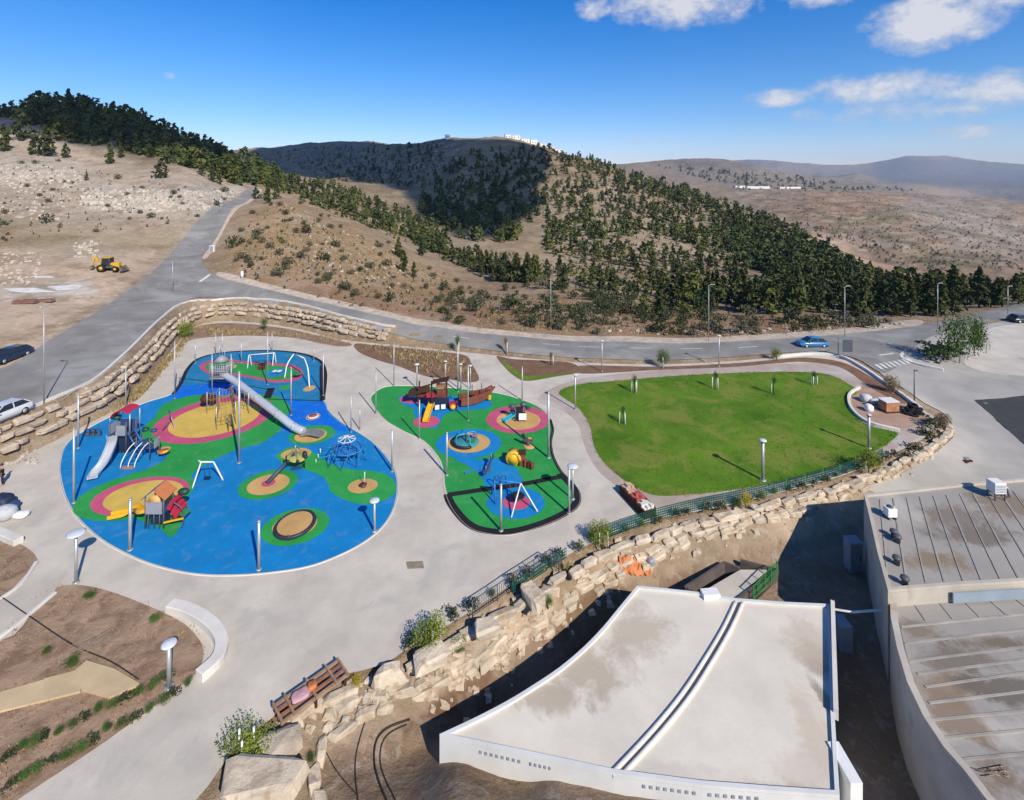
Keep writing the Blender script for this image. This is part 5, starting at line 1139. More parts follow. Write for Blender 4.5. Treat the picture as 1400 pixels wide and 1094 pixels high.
for i in range(7):
    h = 1.0; broad = i % 2 == 0; w = (.36, .28, .42, .25, .40, .32, .34)[i]
    P = pine_points(rv, 330, h, w, broad); v, f = quadcloud(P, .055, rv)
    tr = MB().tube([(0,0,-.06),(.01,0,.35),(0,.01,.85)], [.028,.02,.006], 6)
    for k in range(4): tr.tube([(0,0,.22+.12*k),(.17*math.cos(k*2.2),.17*math.sin(k*2.2),.3+.12*k)], [.01,.003], 4)
    PV.append((mkmesh('crown', v, f, (PINE, PINE, PINE2, PINE, PINE3, PINE, PINE2)[i]), tr.mesh('trunk', BARK)))
FAR = []
for i in range(6):
    P = pine_points(rv, 62, 1.0, (.40,.3,.46,.28,.38,.34)[i], i % 2 == 0); FAR.append(quadcloud(P, .115, rv))
def masked(poly, n, dmin_px, seed, ymin=0):
    r = np.random.default_rng(seed); xs = [p[0] for p in poly]; ys = [p[1] for p in poly]; out = []
    tries = 0
    while len(out) < n and tries < n*12:
        tries += 1; x = r.uniform(min(xs), max(xs)); y = r.uniform(min(ys), max(ys))
        if not inpoly(np.array([x]), np.array([y]), poly)[0]: continue
        if any(abs(x-a) < dmin_px and abs(y-b) < dmin_px*.5 for a, b in out): continue
        out.append((x, y))
    return [p for p in (hit(x, y, ymin) for x, y in out) if p is not None]
TREES = []      # (point, height, group key)
def grove(key, poly, n, hmin, hmax, dpx, seed, ymin=0):
    r = random.Random(seed)
    for p in masked(poly, n, dpx, seed, ymin): TREES.append((p, r.uniform(hmin, hmax)*(1 if r.random() < .8 else 1.2), key))
grove('crest', [(-40,150),(0,158),(18,136),(60,134),(110,138),(200,166),(285,198),(345,222),(385,238),(385,258),(330,256),(280,238),(235,226),(200,214),(120,196),(30,166),(-40,160)], 330, 5.5, 8.5, 3, 1, 100)
grove('crest', [(250,215),(350,235),(400,245),(390,265),(345,252),(300,245)], 60, 4.5, 7, 4, 2)
grove('belt', [(385,240),(450,250),(560,290),(620,335),(600,345),(540,322),(470,300),(430,285),(385,262)], 190, 3.5, 6, 4, 3)
grove('shade', [(560,270),(600,235),(640,205),(752,202),(748,260),(735,300),(700,335),(640,330),(590,312)], 330, 4, 8, 3.5, 4)
grove('shade', [(400,205),(600,190),(600,235),(540,255),(450,240)], 45, 4, 7, 8, 5)
grove('flank', [(752,205),(850,232),(950,262),(1010,300),(1040,350),(960,345),(880,322),(800,330),(745,330),(742,250)], 430, 3.6, 7.2, 4, 6)
grove('flank', [(760,200),(860,230),(960,262),(1060,298),(1150,352),(1200,378),(1150,380),(1040,330),(960,290),(860,255),(770,225)], 380, 4, 8, 3.5, 7)
grove('flank', [(1000,300),(1150,358),(1200,385),(1180,405),(1080,395),(1010,360)], 230, 3.6, 8, 4, 8)
grove('lower', [(740,330),(960,345),(1040,365),(1000,385),(900,372),(760,352)], 75, 3, 6, 8, 9)
grove('valley', [(560,325),(640,355),(735,372),(735,388),(680,388),(620,360),(570,345)], 48, 4, 6.5, 9, 10)
grove('valley', [(740,370),(840,385),(850,400),(760,395)], 8, 4, 6, 14, 13)
grove('edge', [(890,388),(1000,398),(1100,402),(1420,402),(1420,414),(1300,432),(1180,434),(1060,430),(960,425),(890,412)], 120, 4, 7.5, 10, 11)
grove('edge', [(1200,384),(1420,392),(1420,404),(1200,400)], 70, 4.5, 6.8, 8, 12)
for (px, py, hp) in [(5,207,36),(28,192,44),(44,212,26),(60,214,42),(90,216,20),(100,196,38),(78,192,34),(150,224,30),(165,216,22),(220,244,27),(118,247,13),(290,248,22),(325,246,24),(275,240,18),(300,252,14),
                     (366,278,28),(378,272,22),(350,272,16),(545,352,28),(552,372,30),(566,380,22),(576,350,24),(600,346,26),(905,430,46),(935,428,40),(882,430,30),(968,412,40),(840,398,30),(872,392,34),(808,395,26),(765,372,24),(748,376,22),
                     (690,384,36),(705,386,40),(722,388,42),(665,372,30),(640,362,26)]:
    p = hit(px, py)
    if p is not None: TREES.append((p, hp*p.y/F, 'lone'))
TREES = [t for t in TREES if t[0].y > 60]
TREES.sort(key=lambda t: t[0].y)
LBL = {'crest': ('dark pine standing at the edge of the wood on the left hill', 'pines of the left hill wood'), 'belt': ('low bushy pine in the belt behind the dry grass knoll', 'pines behind the dry knoll'),
       'shade': ('dark pine on the shaded face of the middle hill', 'pines on the shaded hill face'), 'flank': ('pine scattered on the sunny flank of the middle hill', 'pines on the sunny flank'),
       'lower': ('small pine on the dry clearing at the foot of the middle hill', 'pines at the foot of the hill'), 'valley': ('bushy green pine in the hollow behind the dry slope', 'pines in the hollow'),
       'edge': ('tall pine in the wood edge above the road verge', 'pines at the wood edge'), 'lone': ('pine standing apart on the dry open ground', 'lone pines on open ground')}
r = random.Random(5)
NEARN = 292
lones = [t for t in TREES if t[2] == 'lone']; rest = [t for t in TREES if t[2] != 'lone']
ind = lones+rest[:NEARN-len(lones)]; far = rest[NEARN-len(lones):]
for (p, h, key) in ind:
    pi = r.randrange(7); cr, tr = PV[pi]
    px_ = CX+F*p.x/p.y; sz = 'small' if h < 4.6 else 'middling' if h < 6.2 else 'tall'; tone = ('olive','olive','dark','slender olive','bright green','olive','slim dark')[pi]
    marks = [(345,'above the uphill road'),(480,'above the top of the dry knoll'),(560,'right of the dry knoll top'),(640,'behind the foot of the knoll'),(735,'in the green hollow clump'),(800,'near the first far lamp'),(870,'above the bright shrubs'),(935,'left of the lawn lamp'),(1000,'near the lawn lamp'),(1075,'left of the blue car'),(1130,'above the blue car'),(1190,'behind the road sign lamp'),(1250,'above the zebra crossing'),(1320,'behind the island trees'),(9999,'beyond the pale car park')]
    wh2 = next(b_ for a_, b_ in marks if px_ < a_); kind_ = {'crest':'in the left hill wood','belt':'in the pine belt','shade':'on the shaded hill','flank':'on the sunny flank','lower':'on the clearing','valley':'in the hollow','edge':'in the wood edge '+('front' if p.y < 128 else 'middle' if p.y < 142 else 'rear'),'lone':'standing apart'}[key]
    o = thing('pine_tree', sz+' '+tone+' pine '+kind_+' '+wh2, 'tree', p, r.uniform(0, 6.28), LBL[key][1])
    k = r.uniform(.85, 1.25); o.scale = (h*k, h*k, h)
    for nm, me_ in (('crown', cr), ('trunk', tr)):
        c = bpy.data.objects.new(nm, me_); COL.objects.link(c); c.parent = o
vv, ff, off = [], [], 0
mi = []
for (p, h, key) in far:
    v, f = FAR[r.randrange(6)]; a = r.uniform(0, 6.28); k = h*r.uniform(.9, 1.3)
    R3 = np.array([[math.cos(a), -math.sin(a), 0], [math.sin(a), math.cos(a), 0], [0, 0, 1]])
    w = (v*np.array([k, k, h])) @ R3.T+np.array(p)-np.array([0, 0, .1*h]); vv.append(w); ff.append(f+off); off += len(w); mi += [r.choice((0,0,0,1,1,2))]*len(f)
me = bpy.data.meshes.new('forest'); V = np.concatenate(vv); Fc = np.concatenate(ff)
me.vertices.add(len(V)); me.vertices.foreach_set('co', V.ravel()); me.loops.add(Fc.size); me.loops.foreach_set('vertex_index', Fc.ravel()); me.polygons.add(len(Fc)); me.polygons.foreach_set('loop_start', np.arange(0, Fc.size, 4)); me.update(calc_edges=True)
for m_ in (PINE, PINE2, PINE3): me.materials.append(m_)
me.polygons.foreach_set('material_index', mi)
o = bpy.data.objects.new('forest', me); COL.objects.link(o); tag(o, kind='stuff'); o['label'] = 'distant pine wood covering the hills'
# shrubs
def bush_mesh(name, seed, n, size, m, dome=.75, lop=.3, hollow=.35):
    rr = np.random.default_rng(seed); lobes = [(rr.normal()*lop, rr.normal()*lop, rr.uniform(.3, .6), rr.uniform(.35, .6)) for _ in range(5)]; P = []
    while len(P) < n:
        lx, ly, lz, lr = lobes[rr.integers(5)]; d = rr.normal(size=3); d /= np.linalg.norm(d); d *= lr*rr.uniform(hollow, 1)**.5
        z = lz+d[2]*dome
        if z > .02: P.append((lx+d[0], ly+d[1], z))
    v, f = quadcloud(P, size, rr); return mkmesh(name, v, f, m)
SH = [bush_mesh('foliage', 100+i, 230, .085, m_, .75, .25) for i, m_ in enumerate((SHRUB, SHRUB, SHRUBD, SHRUBD, SHRUB, mat('brown_leaves', (.15,.11,.06), .8, .25, .9)))]
def shrub(p, w, h, me_, label, group=None, stems=True):
    o = thing('shrub', label, 'shrub', p, r.uniform(0, 6.28), group); o.scale = (w/1.6, w/1.6, h/.95)
    c = bpy.data.objects.new('foliage', me_); COL.objects.link(c); c.parent = o
    return o
def shrubs(poly, n, wmin, wmax, label, group, seed, which, dpx=8):
    rr = random.Random(seed)
    for p in masked(poly, n, dpx, seed):
        if p.y < 60: continue
        w = rr.uniform(wmin, wmax)*(1 if rr.random() < .75 else 1.5); k_ = rr.choice(which); px_ = CX+F*p.x/p.y
        marks = [(120,'near the left edge'),(250,'above the yellow backhoe'),(345,'close to the uphill road'),(420,'by the road junction'),(500,'left of the knoll middle'),(580,'below the lone pines'),(660,'above the ship'),(750,'left of the first lamp'),(830,'beyond the first lamp'),(930,'above the small tree'),(1010,'near the lawn lamp'),(1090,'left of the blue car'),(1170,'above the sign'),(9999,'above the zebra crossing')]
        shrub(p, w, w*rr.uniform(.5, .85), SH[k_], ('small ' if w < 1.5 else 'large ' if w > 2.6 else '')+('pale ','grey ','dark ','dusky ','silvery ','brown ')[k_]+label.replace('low grey green ','').replace('grey green ','').replace('small dark ','').replace('broad dark green ','broad ')+' '+next(b_ for a_, b_ in marks if px_ < a_), group)
shrubs([(385,275),(430,270),(560,350),(640,388),(620,430),(540,420),(400,385),(310,365),(335,295)], 85, 1.0, 2.4, 'low grey green shrub on the dry grass knoll', 'shrubs on the dry knoll', 31, (0,1,2,4,5), 7)
shrubs([(620,395),(760,390),(900,420),(1000,430),(1230,440),(1240,445),(1000,462),(860,460),(660,450),(600,438)], 120, 1.3, 3.0, 'grey green shrub on the slope above the road verge', 'shrubs above the road verge', 32, (0,1,2,3,4), 9)
shrubs([(0,215),(110,222),(330,262),(300,290),(220,310),(100,330),(0,335)], 40, .8, 2.2, 'small dark shrub among the white rocks on the left slope', 'shrubs on the left slope', 33, (2,3,5), 9)
shrubs([(760,395),(1000,425),(900,440),(780,425)], 26, 2.0, 3.8, 'broad dark green shrub below the pines', 'broad shrubs below the pines', 34, (2,3), 14)
for (px, py, w, h, k, lab) in [(352,322,2.6,2.0,3,'dark round shrub by the road bend on the knoll'),(368,340,2.3,1.6,0,'grey green shrub just below the dark round shrub'),(392,362,2.6,1.8,1,'large grey green shrub nearest the junction on the knoll'),
     (460,338,3.2,1.8,0,'grey green double shrub in the middle of the knoll'),(582,395,2.2,1.6,4,'grey green shrub below the tall lone pines')]:
    shrub(hit(px, py), w, h, SH[k], lab)
# white rocks strewn on the left slope, one mass
rk_v, rk_f, off = [], [], 0
cube = np.array([(-1,-1,-1),(1,-1,-1),(1,1,-1),(-1,1,-1),(-.7,-.7,1),(.7,-.7,1),(.7,.7,1),(-.7,.7,1)])*.5; cf_ = np.array([(0,3,2,1),(4,5,6,7),(0,1,5,4),(1,2,6,5),(2,3,7,6),(3,0,4,7)])
rn = np.random.default_rng(8)
for poly, n, s0, s1 in (([(110,258),(330,262),(300,285),(190,292),(110,285)], 330, .5, 1.5), ([(0,225),(110,230),(110,258),(0,258)], 170, .5, 1.4), ([(0,250),(100,262),(90,300),(0,300)], 90, .4, 1.1), ([(0,345),(60,345),(50,390),(0,390)], 80, .3, .8), ([(100,330),(140,330),(140,352),(100,352)], 40, .4, 1.0),
                        ([(390,280),(560,350),(560,400),(420,370)], 110, .3, .8), ([(620,185),(560,235),(640,235)], 60, .8, 1.8), ([(640,440),(900,458),(1200,450),(1250,440),(1200,445),(900,452)], 70, .3, .7)):
    for p in masked(poly, n, 1.5, int(n)):
        s = rn.uniform(s0, s1); v = (cube+rn.normal(size=(8,3))*.12)*np.array([s, s*rn.uniform(.6,1.2), s*.7]); a = rn.uniform(0, 6.28)
        v = v @ np.array([[math.cos(a), math.sin(a), 0], [-math.sin(a), math.cos(a), 0], [0, 0, 1]])+np.array(p); rk_v.append(v); rk_f.append(cf_+off); off += 8
o = bpy.data.objects.new('rubble', mkmesh('rubble', np.concatenate(rk_v), np.concatenate(rk_f), mat('white_rock', (.52,.46,.39), .9, .2, .8))); COL.objects.link(o); tag(o, kind='stuff')
sv, sf, off = [], [], 0
for poly, n, h0, h1 in (([(1010,262),(1230,258),(1400,290),(1400,370),(1230,370),(1120,310)], 800, 1.2, 3.0), ([(890,225),(1100,245),(1250,262),(1010,262)], 160, 4, 9), ([(1080,300),(1200,330),(1210,345),(1100,320)], 60, 2, 4), ([(360,205),(600,195),(620,230),(560,258),(440,245)], 520, 1.5, 4.0), ([(745,215),(850,235),(960,270),(1050,340),(1000,390),(850,385),(740,345)], 1300, .8, 1.9), ([(380,250),(450,255),(620,335),(640,360),(560,335),(450,290)], 200, .9, 2.2), ([(640,340),(1000,385),(1060,420),(900,420),(760,400)], 350, .7, 1.6), ([(390,280),(560,350),(640,390),(620,440),(480,420),(330,380),(335,295)], 380, .35, .9), ([(620,400),(1000,430),(1240,445),(1000,462),(660,450)], 320, .4, 1.1), ([(0,215),(330,262),(290,300),(0,335)], 160, .35, .9)):
    for p in masked(poly, n, 1.5, n):
        if p.y < 85: continue
        v, f = FAR[rn.integers(6)]; k = rn.uniform(h0, h1)*max(1, p.y/900); v = v[:96]; f = f[:24]; sv.append(v*np.array([k*1.7, k*1.7, k])+np.array(p)-np.array([0,0,.15*k])); sf.append(f+off); off += len(v)
o = bpy.data.objects.new('scrub', mkmesh('scrub', np.concatenate(sv), np.concatenate(sf), SHRUBD)); COL.objects.link(o); tag(o, kind='stuff')
rb_v, rb_f, off = [], [], 0
for (ln, n, s0, s1, w) in ((c1, 150, .12, .45, 1.0), (c2, 130, .1, .4, 1.0), (c3, 110, .1, .4, 1.3)):
    for k in range(n):
        i = rn.integers(len(ln)-1); a = np.array(ln[i])*(1-(u := rn.random()))+np.array(ln[i+1])*u; q2 = a+rn.normal(size=2)*.35*w
        zz = float(Tz(q2[0], q2[1])); s = rn.uniform(s0, s1); v = (cube+rn.normal(size=(8,3))*.14)*s*np.array([1.3,1,.7])+np.array([q2[0], q2[1], zz+s*.2]); rb_v.append(v); rb_f.append(cf_+off); off += 8
o = bpy.data.objects.new('rubble', mkmesh('rubble', np.concatenate(rb_v), np.concatenate(rb_f), STONE)); COL.objects.link(o); tag(o, kind='stuff')
# planted trees and bushes in the park
LV = {k: [bush_mesh('crown', 200+10*j+i, 1700, .030, m_, .9, .2, .08) for i in range(3)] for j, (k, m_) in enumerate((('lime', LIME), ('leaf', LEAF), ('dark', SHRUBD), ('yellow', mat('yellow_leaves', (.42,.34,.05), .7, .25, .9)), ('dry', DRY)))}
def sapling(px, pb, wpx, hpx, kind, label, stakes=0, trunk=.45, z=None, cat='tree', name='young_tree'):
    p = ground(px, pb, z); k = p.y/F; W_, H_ = wpx*k, hpx*k
    o = thing(name, label, cat, p, r.uniform(0, 6.28))
    ch = H_*(1-trunk)
    c = bpy.data.objects.new('crown', r.choice(LV[kind])); COL.objects.link(c); c.parent = o; c.location = (0, 0, H_*trunk*.8); c.scale = (W_/1.6, W_/1.6, ch/.95*1.05)
    t = MB()
    for q_ in range(3): t.tube([(0,0,-.1),(.05*q_-.05,.04,H_*trunk),(W_*.2*math.cos(q_*2.1),W_*.2*math.sin(q_*2.1),H_*.8)], [.05,.035,.01], 5)
    t.build('trunk', BARK, o)
    for q_ in range(stakes):
        a = q_*2.1+.4; MB().tube([(.38*math.cos(a),.38*math.sin(a),0),(.34*math.cos(a),.34*math.sin(a),max(1.1, H_*.6))], .045, 6).build('stake', WHITE, o)
    return o
sapling(335,1036,84,34,'lime','spreading yellow green bush tree with white stakes at the bottom edge',4,.3)
sapling(593,886,56,50,'lime','bright green staked tree between the terrace boulders and the plaza',3,.3)
sapling(824,752,38,44,'lime','round yellow green tree at the start of the green fence',2,.25)
sapling(1188,652,40,38,'lime','yellow green young tree near the right end of the terrace',2,.3)
sapling(1020,699,22,26,'yellow','small yellow green young tree half way along the green fence',1,.4)
sapling(905,503,24,26,'leaf','small green tree on the far strip behind the lawn',2,.25)
sapling(1062,492,18,15,'lime','small lime green shrub on the far strip before the blue car',0,.15)
for (px, pb, pt, lab) in [(852,579,553,'bare staked sapling nearest the path on the lawn'),(868,537,510,'staked sapling near the far left edge of the lawn'),(978,532,505,'three staked sapling in the middle of the far lawn edge'),(1058,540,511,'leaning leafy sapling on the far right lawn'),(1113,527,505,'staked sapling at the far right corner of the lawn')]:
    sapling(px, pb, 8, pb-pt, 'leaf' if px == 1058 else 'leaf', lab, 3 if px != 1058 else 1, .62)
sapling(257,462,28,24,'lime','yellow green shrub in the bend of the retaining wall',0,.1); sapling(361,452,12,18,'leaf','slim green shrub in the bed below the wall',0,.3)
sapling(626,482,10,26,'leaf','thin upright sapling at the end of the brown bed beside the path',1,.4); sapling(692,484,8,28,'dry','thin bare sapling in the far bed beyond the path',1,.5); sapling(753,500,8,22,'dry','second thin bare sapling in the far bed',1,.5)
sapling(1222,536,28,24,'dry','twiggy bush on the low wall by the crossing',0,.1); sapling(1286,586,26,24,'dry','sparse twiggy plant at the kerb bend near the tyre heap',0,.15)
sapling(1312,497,46,66,'leaf','loose leafy tree on the traffic island at the right',0,.18); sapling(1332,488,30,56,'leaf','second loose tree behind the first on the traffic island',0,.2)
shrub(hit(1276,492), 4.0, 2.6, SH[3], 'dark round bush at the tip of the traffic island')
shrub(hit(1297,488), 3.6, 2.3, SH[2], 'dark bush beside the tree trunks on the traffic island')
for (px, py, w, lab) in [(1272,583,1.6,'dark evergreen bush at the kerb bend'),(1268,600,1.7,'dark evergreen bush just below the kerb bend'),(1250,617,1.3,'dark low bush farther down the right kerb'),(1240,628,1.0,'dark low bush above the right end of the fence')]:
    shrub(ground(px, py), w, w*.7, SH[3], lab)
# low planting behind the boulders and along the fence
fl = resample(spline(gpoly([(560,888),(600,866),(640,840),(690,808),(740,780),(800,750),(850,730),(900,716),(960,702),(1020,690),(1090,672),(1160,652),(1230,622)], 0, False), 4, False), lambda: 1.35)
for i, (p, d) in enumerate(fl):
    w = r.uniform(.5, 1.0); shrub(Vector((p[0]-.25*d[1]+r.uniform(-.2,.2), p[1]+.3*d[0]+r.uniform(-.2,.2), 0)), w, w*.7, r.choice((SH[2], SH[3], SH[0], LV['leaf'][0])), ordn(i)+' low bush from the wooden rack along the boulder top', 'low bushes along the boulder top')
for (px, py, w, kind, lab) in [(665,590+5,1,'leaf',''),]: pass
sapling(487,940,22,14,'yellow','yellow flowering shrub beside the wooden rack',0,.05,cat='shrub',name='shrub'); sapling(580,905,16,18,'leaf','leafy green plant beside the white flat boulders',0,.05,cat='shrub',name='shrub')
sapling(628,895,26,24,'leaf','olive green shrub below the staked tree on the boulders',0,.05,cat='shrub',name='shrub'); sapling(655,856,9,14,'yellow','yellow plant on the white boulder below the railing',0,.2,cat='plant',name='plant')
sapling(726,812,10,16,'yellow','yellow plant on top of the upright white block',0,.2,cat='plant',name='plant'); sapling(749,830,16,16,'leaf','dark green shrub growing between the boulder courses',0,.05,z=-.4,cat='shrub',name='shrub')
sapling(776,785,6,20,'yellow','thin yellow stake plant at the end of the railing',0,.4,cat='plant',name='plant'); sapling(426,1042,14,12,'leaf','green tuft on the low stone row by the dirt',0,.05,z=-.6,cat='plant',name='plant')
# rows of small plants and weeds in the garden
for row, (a, b, n, nm) in enumerate((((0,1040),(236,926),13,'upper'), ((6,1082),(268,934),14,'lower'))):
    for i in range(n):
        f = (i+.5)/n; p = at(a[0]+(b[0]-a[0])*f+r.uniform(-3,3), a[1]+(b[1]-a[1])*f+r.uniform(-3,3)); w = r.uniform(.45, .75)
        shrub(p, w, .34, LV['leaf'][i % 3] if i % 3 else SH[3], '%s plant from the %s edge in the %s planted row' % (ordn(i), 'left', nm), 'plants of the %s row' % nm)
for (px, py, w, lab) in [(125,815,.9,'low green weed near the tip of the garden'),(214,848,.9,'green weed beside the seat wall end'),(96,908,1.0,'green weed tuft above the tan slabs'),(65,893,.6,'small weed left of the larger tuft')]:
    shrub(at(px, py), w, .3, LV['leaf'][1], lab)
o = thing('dry_brush', 'heap of dry grey twigs lying on the brown garden', 'brush', at(120,885))
for i in range(26):
    a = r.gauss(.75, .18); c = Vector((r.uniform(-.7,.7), r.uniform(-.35,.35), .05+.12*r.random())); d = Vector((math.cos(a), math.sin(a), r.uniform(-.04,.12)))*r.uniform(.4,.9); MB().tube([c-d, c+d], .016, 4).build('twig', mat('grey_twig', (.25,.20,.16), .9, .2, 3), o)
# dry grass on the slopes by the wall and the verge, one mass
def grassmass(name, polys, m, h):
    V, Fs, off = [], [], 0; rg = np.random.default_rng(len(name))
    for poly, n, wmul in polys:
        for p in masked(poly, n, 0.4, n):
            if p.z < .3 and inpoly(np.array([p.x]), np.array([p.y]), PARKW)[0]: p.z = 0.0
            hh = h*rg.uniform(.5, 1.4); c = rg.normal(size=(5,3))*np.array([.25,.25,0])*wmul+np.array(p)
            for q_ in c:
                a = rg.uniform(0, 3.14); d = np.array([math.cos(a), math.sin(a), 0])*hh*.35; l = rg.normal(size=3)*np.array([.3,.3,0])*hh
                V += [q_-d, q_+d, q_+l+np.array([0,0,hh])]; Fs.append((off, off+1, off+2)); off += 3
    o = bpy.data.objects.new(name, mkmesh(name, np.array(V), np.array(Fs), m)); COL.objects.link(o); tag(o, kind='stuff')
grassmass('dry_grass', [([(236,486),(262,452),(258,462),(240,490),(216,515),(190,545),(172,552),(200,522)], 260, 1), ([(160,560),(200,525),(190,545),(150,570)], 90, 1), ([(262,449),(450,463),(480,470),(400,460),(290,460)], 160, 1), ([(490,473),(600,482),(640,495),(650,515),(580,510)], 220, .8), ([(385,280),(560,350),(620,390),(600,430),(400,380),(320,350)], 1600, 1.5), ([(620,395),(1000,430),(1240,445),(1000,462),(660,450),(600,435)], 900, 1.5)], mat('straw', (.33,.25,.13), .9, .25, 1), .32)
grassmass('garden_weeds', [(GARD, 500, .8), ([(-100,705),(20,745),(45,768),(0,820),(-100,840)], 80, .8)], mat('dead_grass', (.33,.22,.14), .9, .25, 1), .10)

# ------------------------------------------------------------------ vehicles
GLASS = mat('dark_glass', (.02,.025,.03), .12, .05, 2)
TYRE = mat('tyre_rubber', (.02,.02,.02), .85, .1, 4)
def car(p, rz, paint, label, s=1.0):
    o = thing('parked_car', label, 'car', p, rz); W_ = .86
    sec = [(-2.1,.35,.72,.70),(-2.12,.30,.80,.80),(-1.9,.24,.90,.84),(-1.2,.22,.93,.86),(-.2,.22,.95,.86),(.8,.22,.95,.86),(1.5,.22,.88,.85),(1.95,.26,.78,.80),(2.12,.32,.66,.70)]
    vs = []; fs = []; 
    for (x, z0, z1, w) in sec: vs += [(x,-w,z0),(x,-w*1.02,(z0+z1)/2),(x,-w*.93,z1),(x,w*.93,z1),(x,w*1.02,(z0+z1)/2),(x,w,z0)]
    for i in range(len(sec)-1): fs += [(i*6+k, i*6+(k+1) % 6, i*6+6+(k+1) % 6, i*6+6+k) for k in range(6)]
    fs += [tuple(range(6)), tuple((len(sec)-1)*6+k for k in reversed(range(6)))]
    b = MB().add(vs, fs, True).build('body', paint, o); 
    bm = bmesh.new(); bm.from_mesh(b.data); bmesh.ops.recalc_face_normals(bm, faces=bm.faces); bm.to_mesh(b.data); bm.free()
    cs = [(-1.85,.88,.70,.90),(-1.35,.88,.66,1.36),(-.2,.88,.62,1.44),(.35,.88,.62,1.40),(1.15,.88,.74,.92)]
    vs = []; fs = []
    for (x, z0, w, z1) in cs: vs += [(x,-.80,z0),(x,-w,z1),(x,w,z1),(x,.80,z0)]
    for i in range(len(cs)-1): fs += [(i*4+k, i*4+(k+1) % 4, i*4+4+(k+1) % 4, i*4+4+k) for k in range(4)]
    g = MB().add(vs, fs).build('windows', GLASS, o)
    vs = []
    for (x, w, z) in ((-1.3,.64,1.385),(-.2,.61,1.46),(.33,.61,1.42)): vs += [(x,-w,z),(x,w,z)]
    for (x, w, z) in ((-1.3,.64,1.34),(-.2,.61,1.42),(.33,.61,1.38)): vs += [(x,-w,z),(x,w,z)]
    MB().add(vs, [(0,2,3,1),(2,4,5,3),(6,7,9,8),(8,9,11,10),(0,1,7,6),(4,10,11,5),(0,6,8,2),(2,8,10,4),(1,3,9,7),(3,5,11,9)]).build('roof', paint, o)
    for sy in (-1, 1):
        for (a, c) in (((1.13,.76*sy,.94),(.34,.62*sy,1.41)), ((-.45,.80*sy,.92),(-.45,.625*sy,1.42)), ((-1.83,.74*sy,.94),(-1.32,.65*sy,1.36))): MB().beam(a, c, .07).build('window_pillar', paint, o)
        for x in (-1.3, 1.32):
            t = MB().lathe([(.30,-.1),(.32,-.07),(.32,.07),(.30,.1)], 16, (x,.78*sy,.32), Matrix.Rotation(R_(90),3,'X')).build('wheel', TYRE, o); MB().lathe([(.2,-.11),(.21,.11),(.03,.115)], 12, (x,.78*sy,.32), Matrix.Rotation(R_(90),3,'X')).build('rim', GALV, t)
        MB().box((2.02,.55*sy,.62), (.14,.34,.14)).build('headlight', mat('lamp_glass', (.7,.7,.68), .15, .03, 2), o); MB().box((-2.06,.6*sy,.70), (.1,.28,.16)).build('tail_light', RED, o)
        MB().box((.85,.95*sy,.98), (.12,.16,.12)).build('mirror', paint, o)
    MB().box((2.10,0,.36), (.08,1.2,.14)).build('grille', BLACK, o); MB().box((2.15,0,.42), (.02,.5,.11)).build('number_plate', WHITE, o)
    o.scale = (s, s, s); return o
def heading(a, b): pa, pb = hit(*a), hit(*b); return math.atan2(pb.y-pa.y, pb.x-pa.x)
car(hit(13,492), heading((45,478),(-5,498)), mat('navy_car_paint', (.012,.022,.055), .25, .03, 1, coat=.6), 'dark navy car parked on the dirt beside the left road')
car(hit(2,574), heading((30,564),(-10,582)), mat('silver_car_paint', (.55,.56,.57), .3, .03, 1, coat=.5), 'silver white car cut by the left edge on the road side')
car(hit(1110,474), heading((1140,474),(1080,474.5)), mat('blue_car_paint', (.03,.16,.36), .25, .03, 1, coat=.6), 'blue car driving on the far road behind the lawn')
car(hit(1399,441), heading((1380,441),(1420,441)), mat('black_car_paint', (.02,.02,.022), .25, .03, 1, coat=.6), 'dark car cut by the right edge beyond the pale car park')
# backhoe loader
bh = thing('backhoe_loader', 'yellow backhoe loader parked on the bare graded ground', 'backhoe', hit(148,371), .15)
YP = mat('machine_yellow', (.55,.33,.03), .5, .1, 1.5)
MB().box((0.3,0,1.0), (2.6,1.0,.6)).build('chassis', DGREY, bh); MB().box((1.4,0,1.35), (1.5,.95,.75)).build('bonnet', YP, bh, bevel=.06)
cabn = MB().box((-.1,0,2.0), (1.5,1.4,1.4), taper=.92).build('cab', GLASS, bh); MB().box((-.1,0,2.75), (1.6,1.5,.14)).build('roof', YP, bh)
for sx in (-.8, .6):
    for sy in (-.7, .7): MB().beam((sx,sy,1.2),(sx*.93,sy*.93,2.7), .1).build('cab_pillar', DGREY, bh)
for (x, y, rr_) in ((-.7,.95,.75),(-.7,-.95,.75),(1.7,.85,.52),(1.7,-.85,.52)):
    t = MB().lathe([(rr_*.9,-.22),(rr_,-.16),(rr_,.16),(rr_*.9,.22)], 16, (x,y,rr_), Matrix.Rotation(R_(90),3,'X')).build('wheel', TYRE, bh); MB().lathe([(rr_*.5,-.24),(rr_*.5,.24)], 12, (x,y,rr_), Matrix.Rotation(R_(90),3,'X')).build('rim', YP, t)
for sy in (-.55, .55): MB().beam((.7,sy,1.5),(2.6,sy,.75), .14, .22).build('loader_arm', YP, bh)
MB().add([(2.6,-1.1,.1),(3.3,-1.1,.15),(2.55,-1.1,1.0),(2.6,1.1,.1),(3.3,1.1,.15),(2.55,1.1,1.0)], [(0,3,4,1),(0,2,5,3),(0,1,2),(3,5,4)]).build('bucket', mat('worn_steel', (.16,.13,.11), .6, .2, 2), bh)
MB().beam((-1.3,0,1.1),(-2.3,0,3.1), .25, .3).build('boom', YP, bh); MB().beam((-2.3,0,3.1),(-2.9,0,1.2), .2, .24).build('dipper', YP, bh); MB().box((-2.85,0,.9), (.5,.6,.6)).build('rear_bucket', mat('worn_steel', ()), bh)
for sy in (-.9, .9): MB().beam((-1.2,sy*.6,.9),(-1.5,sy,.05), .14).build('stabiliser', YP, bh)
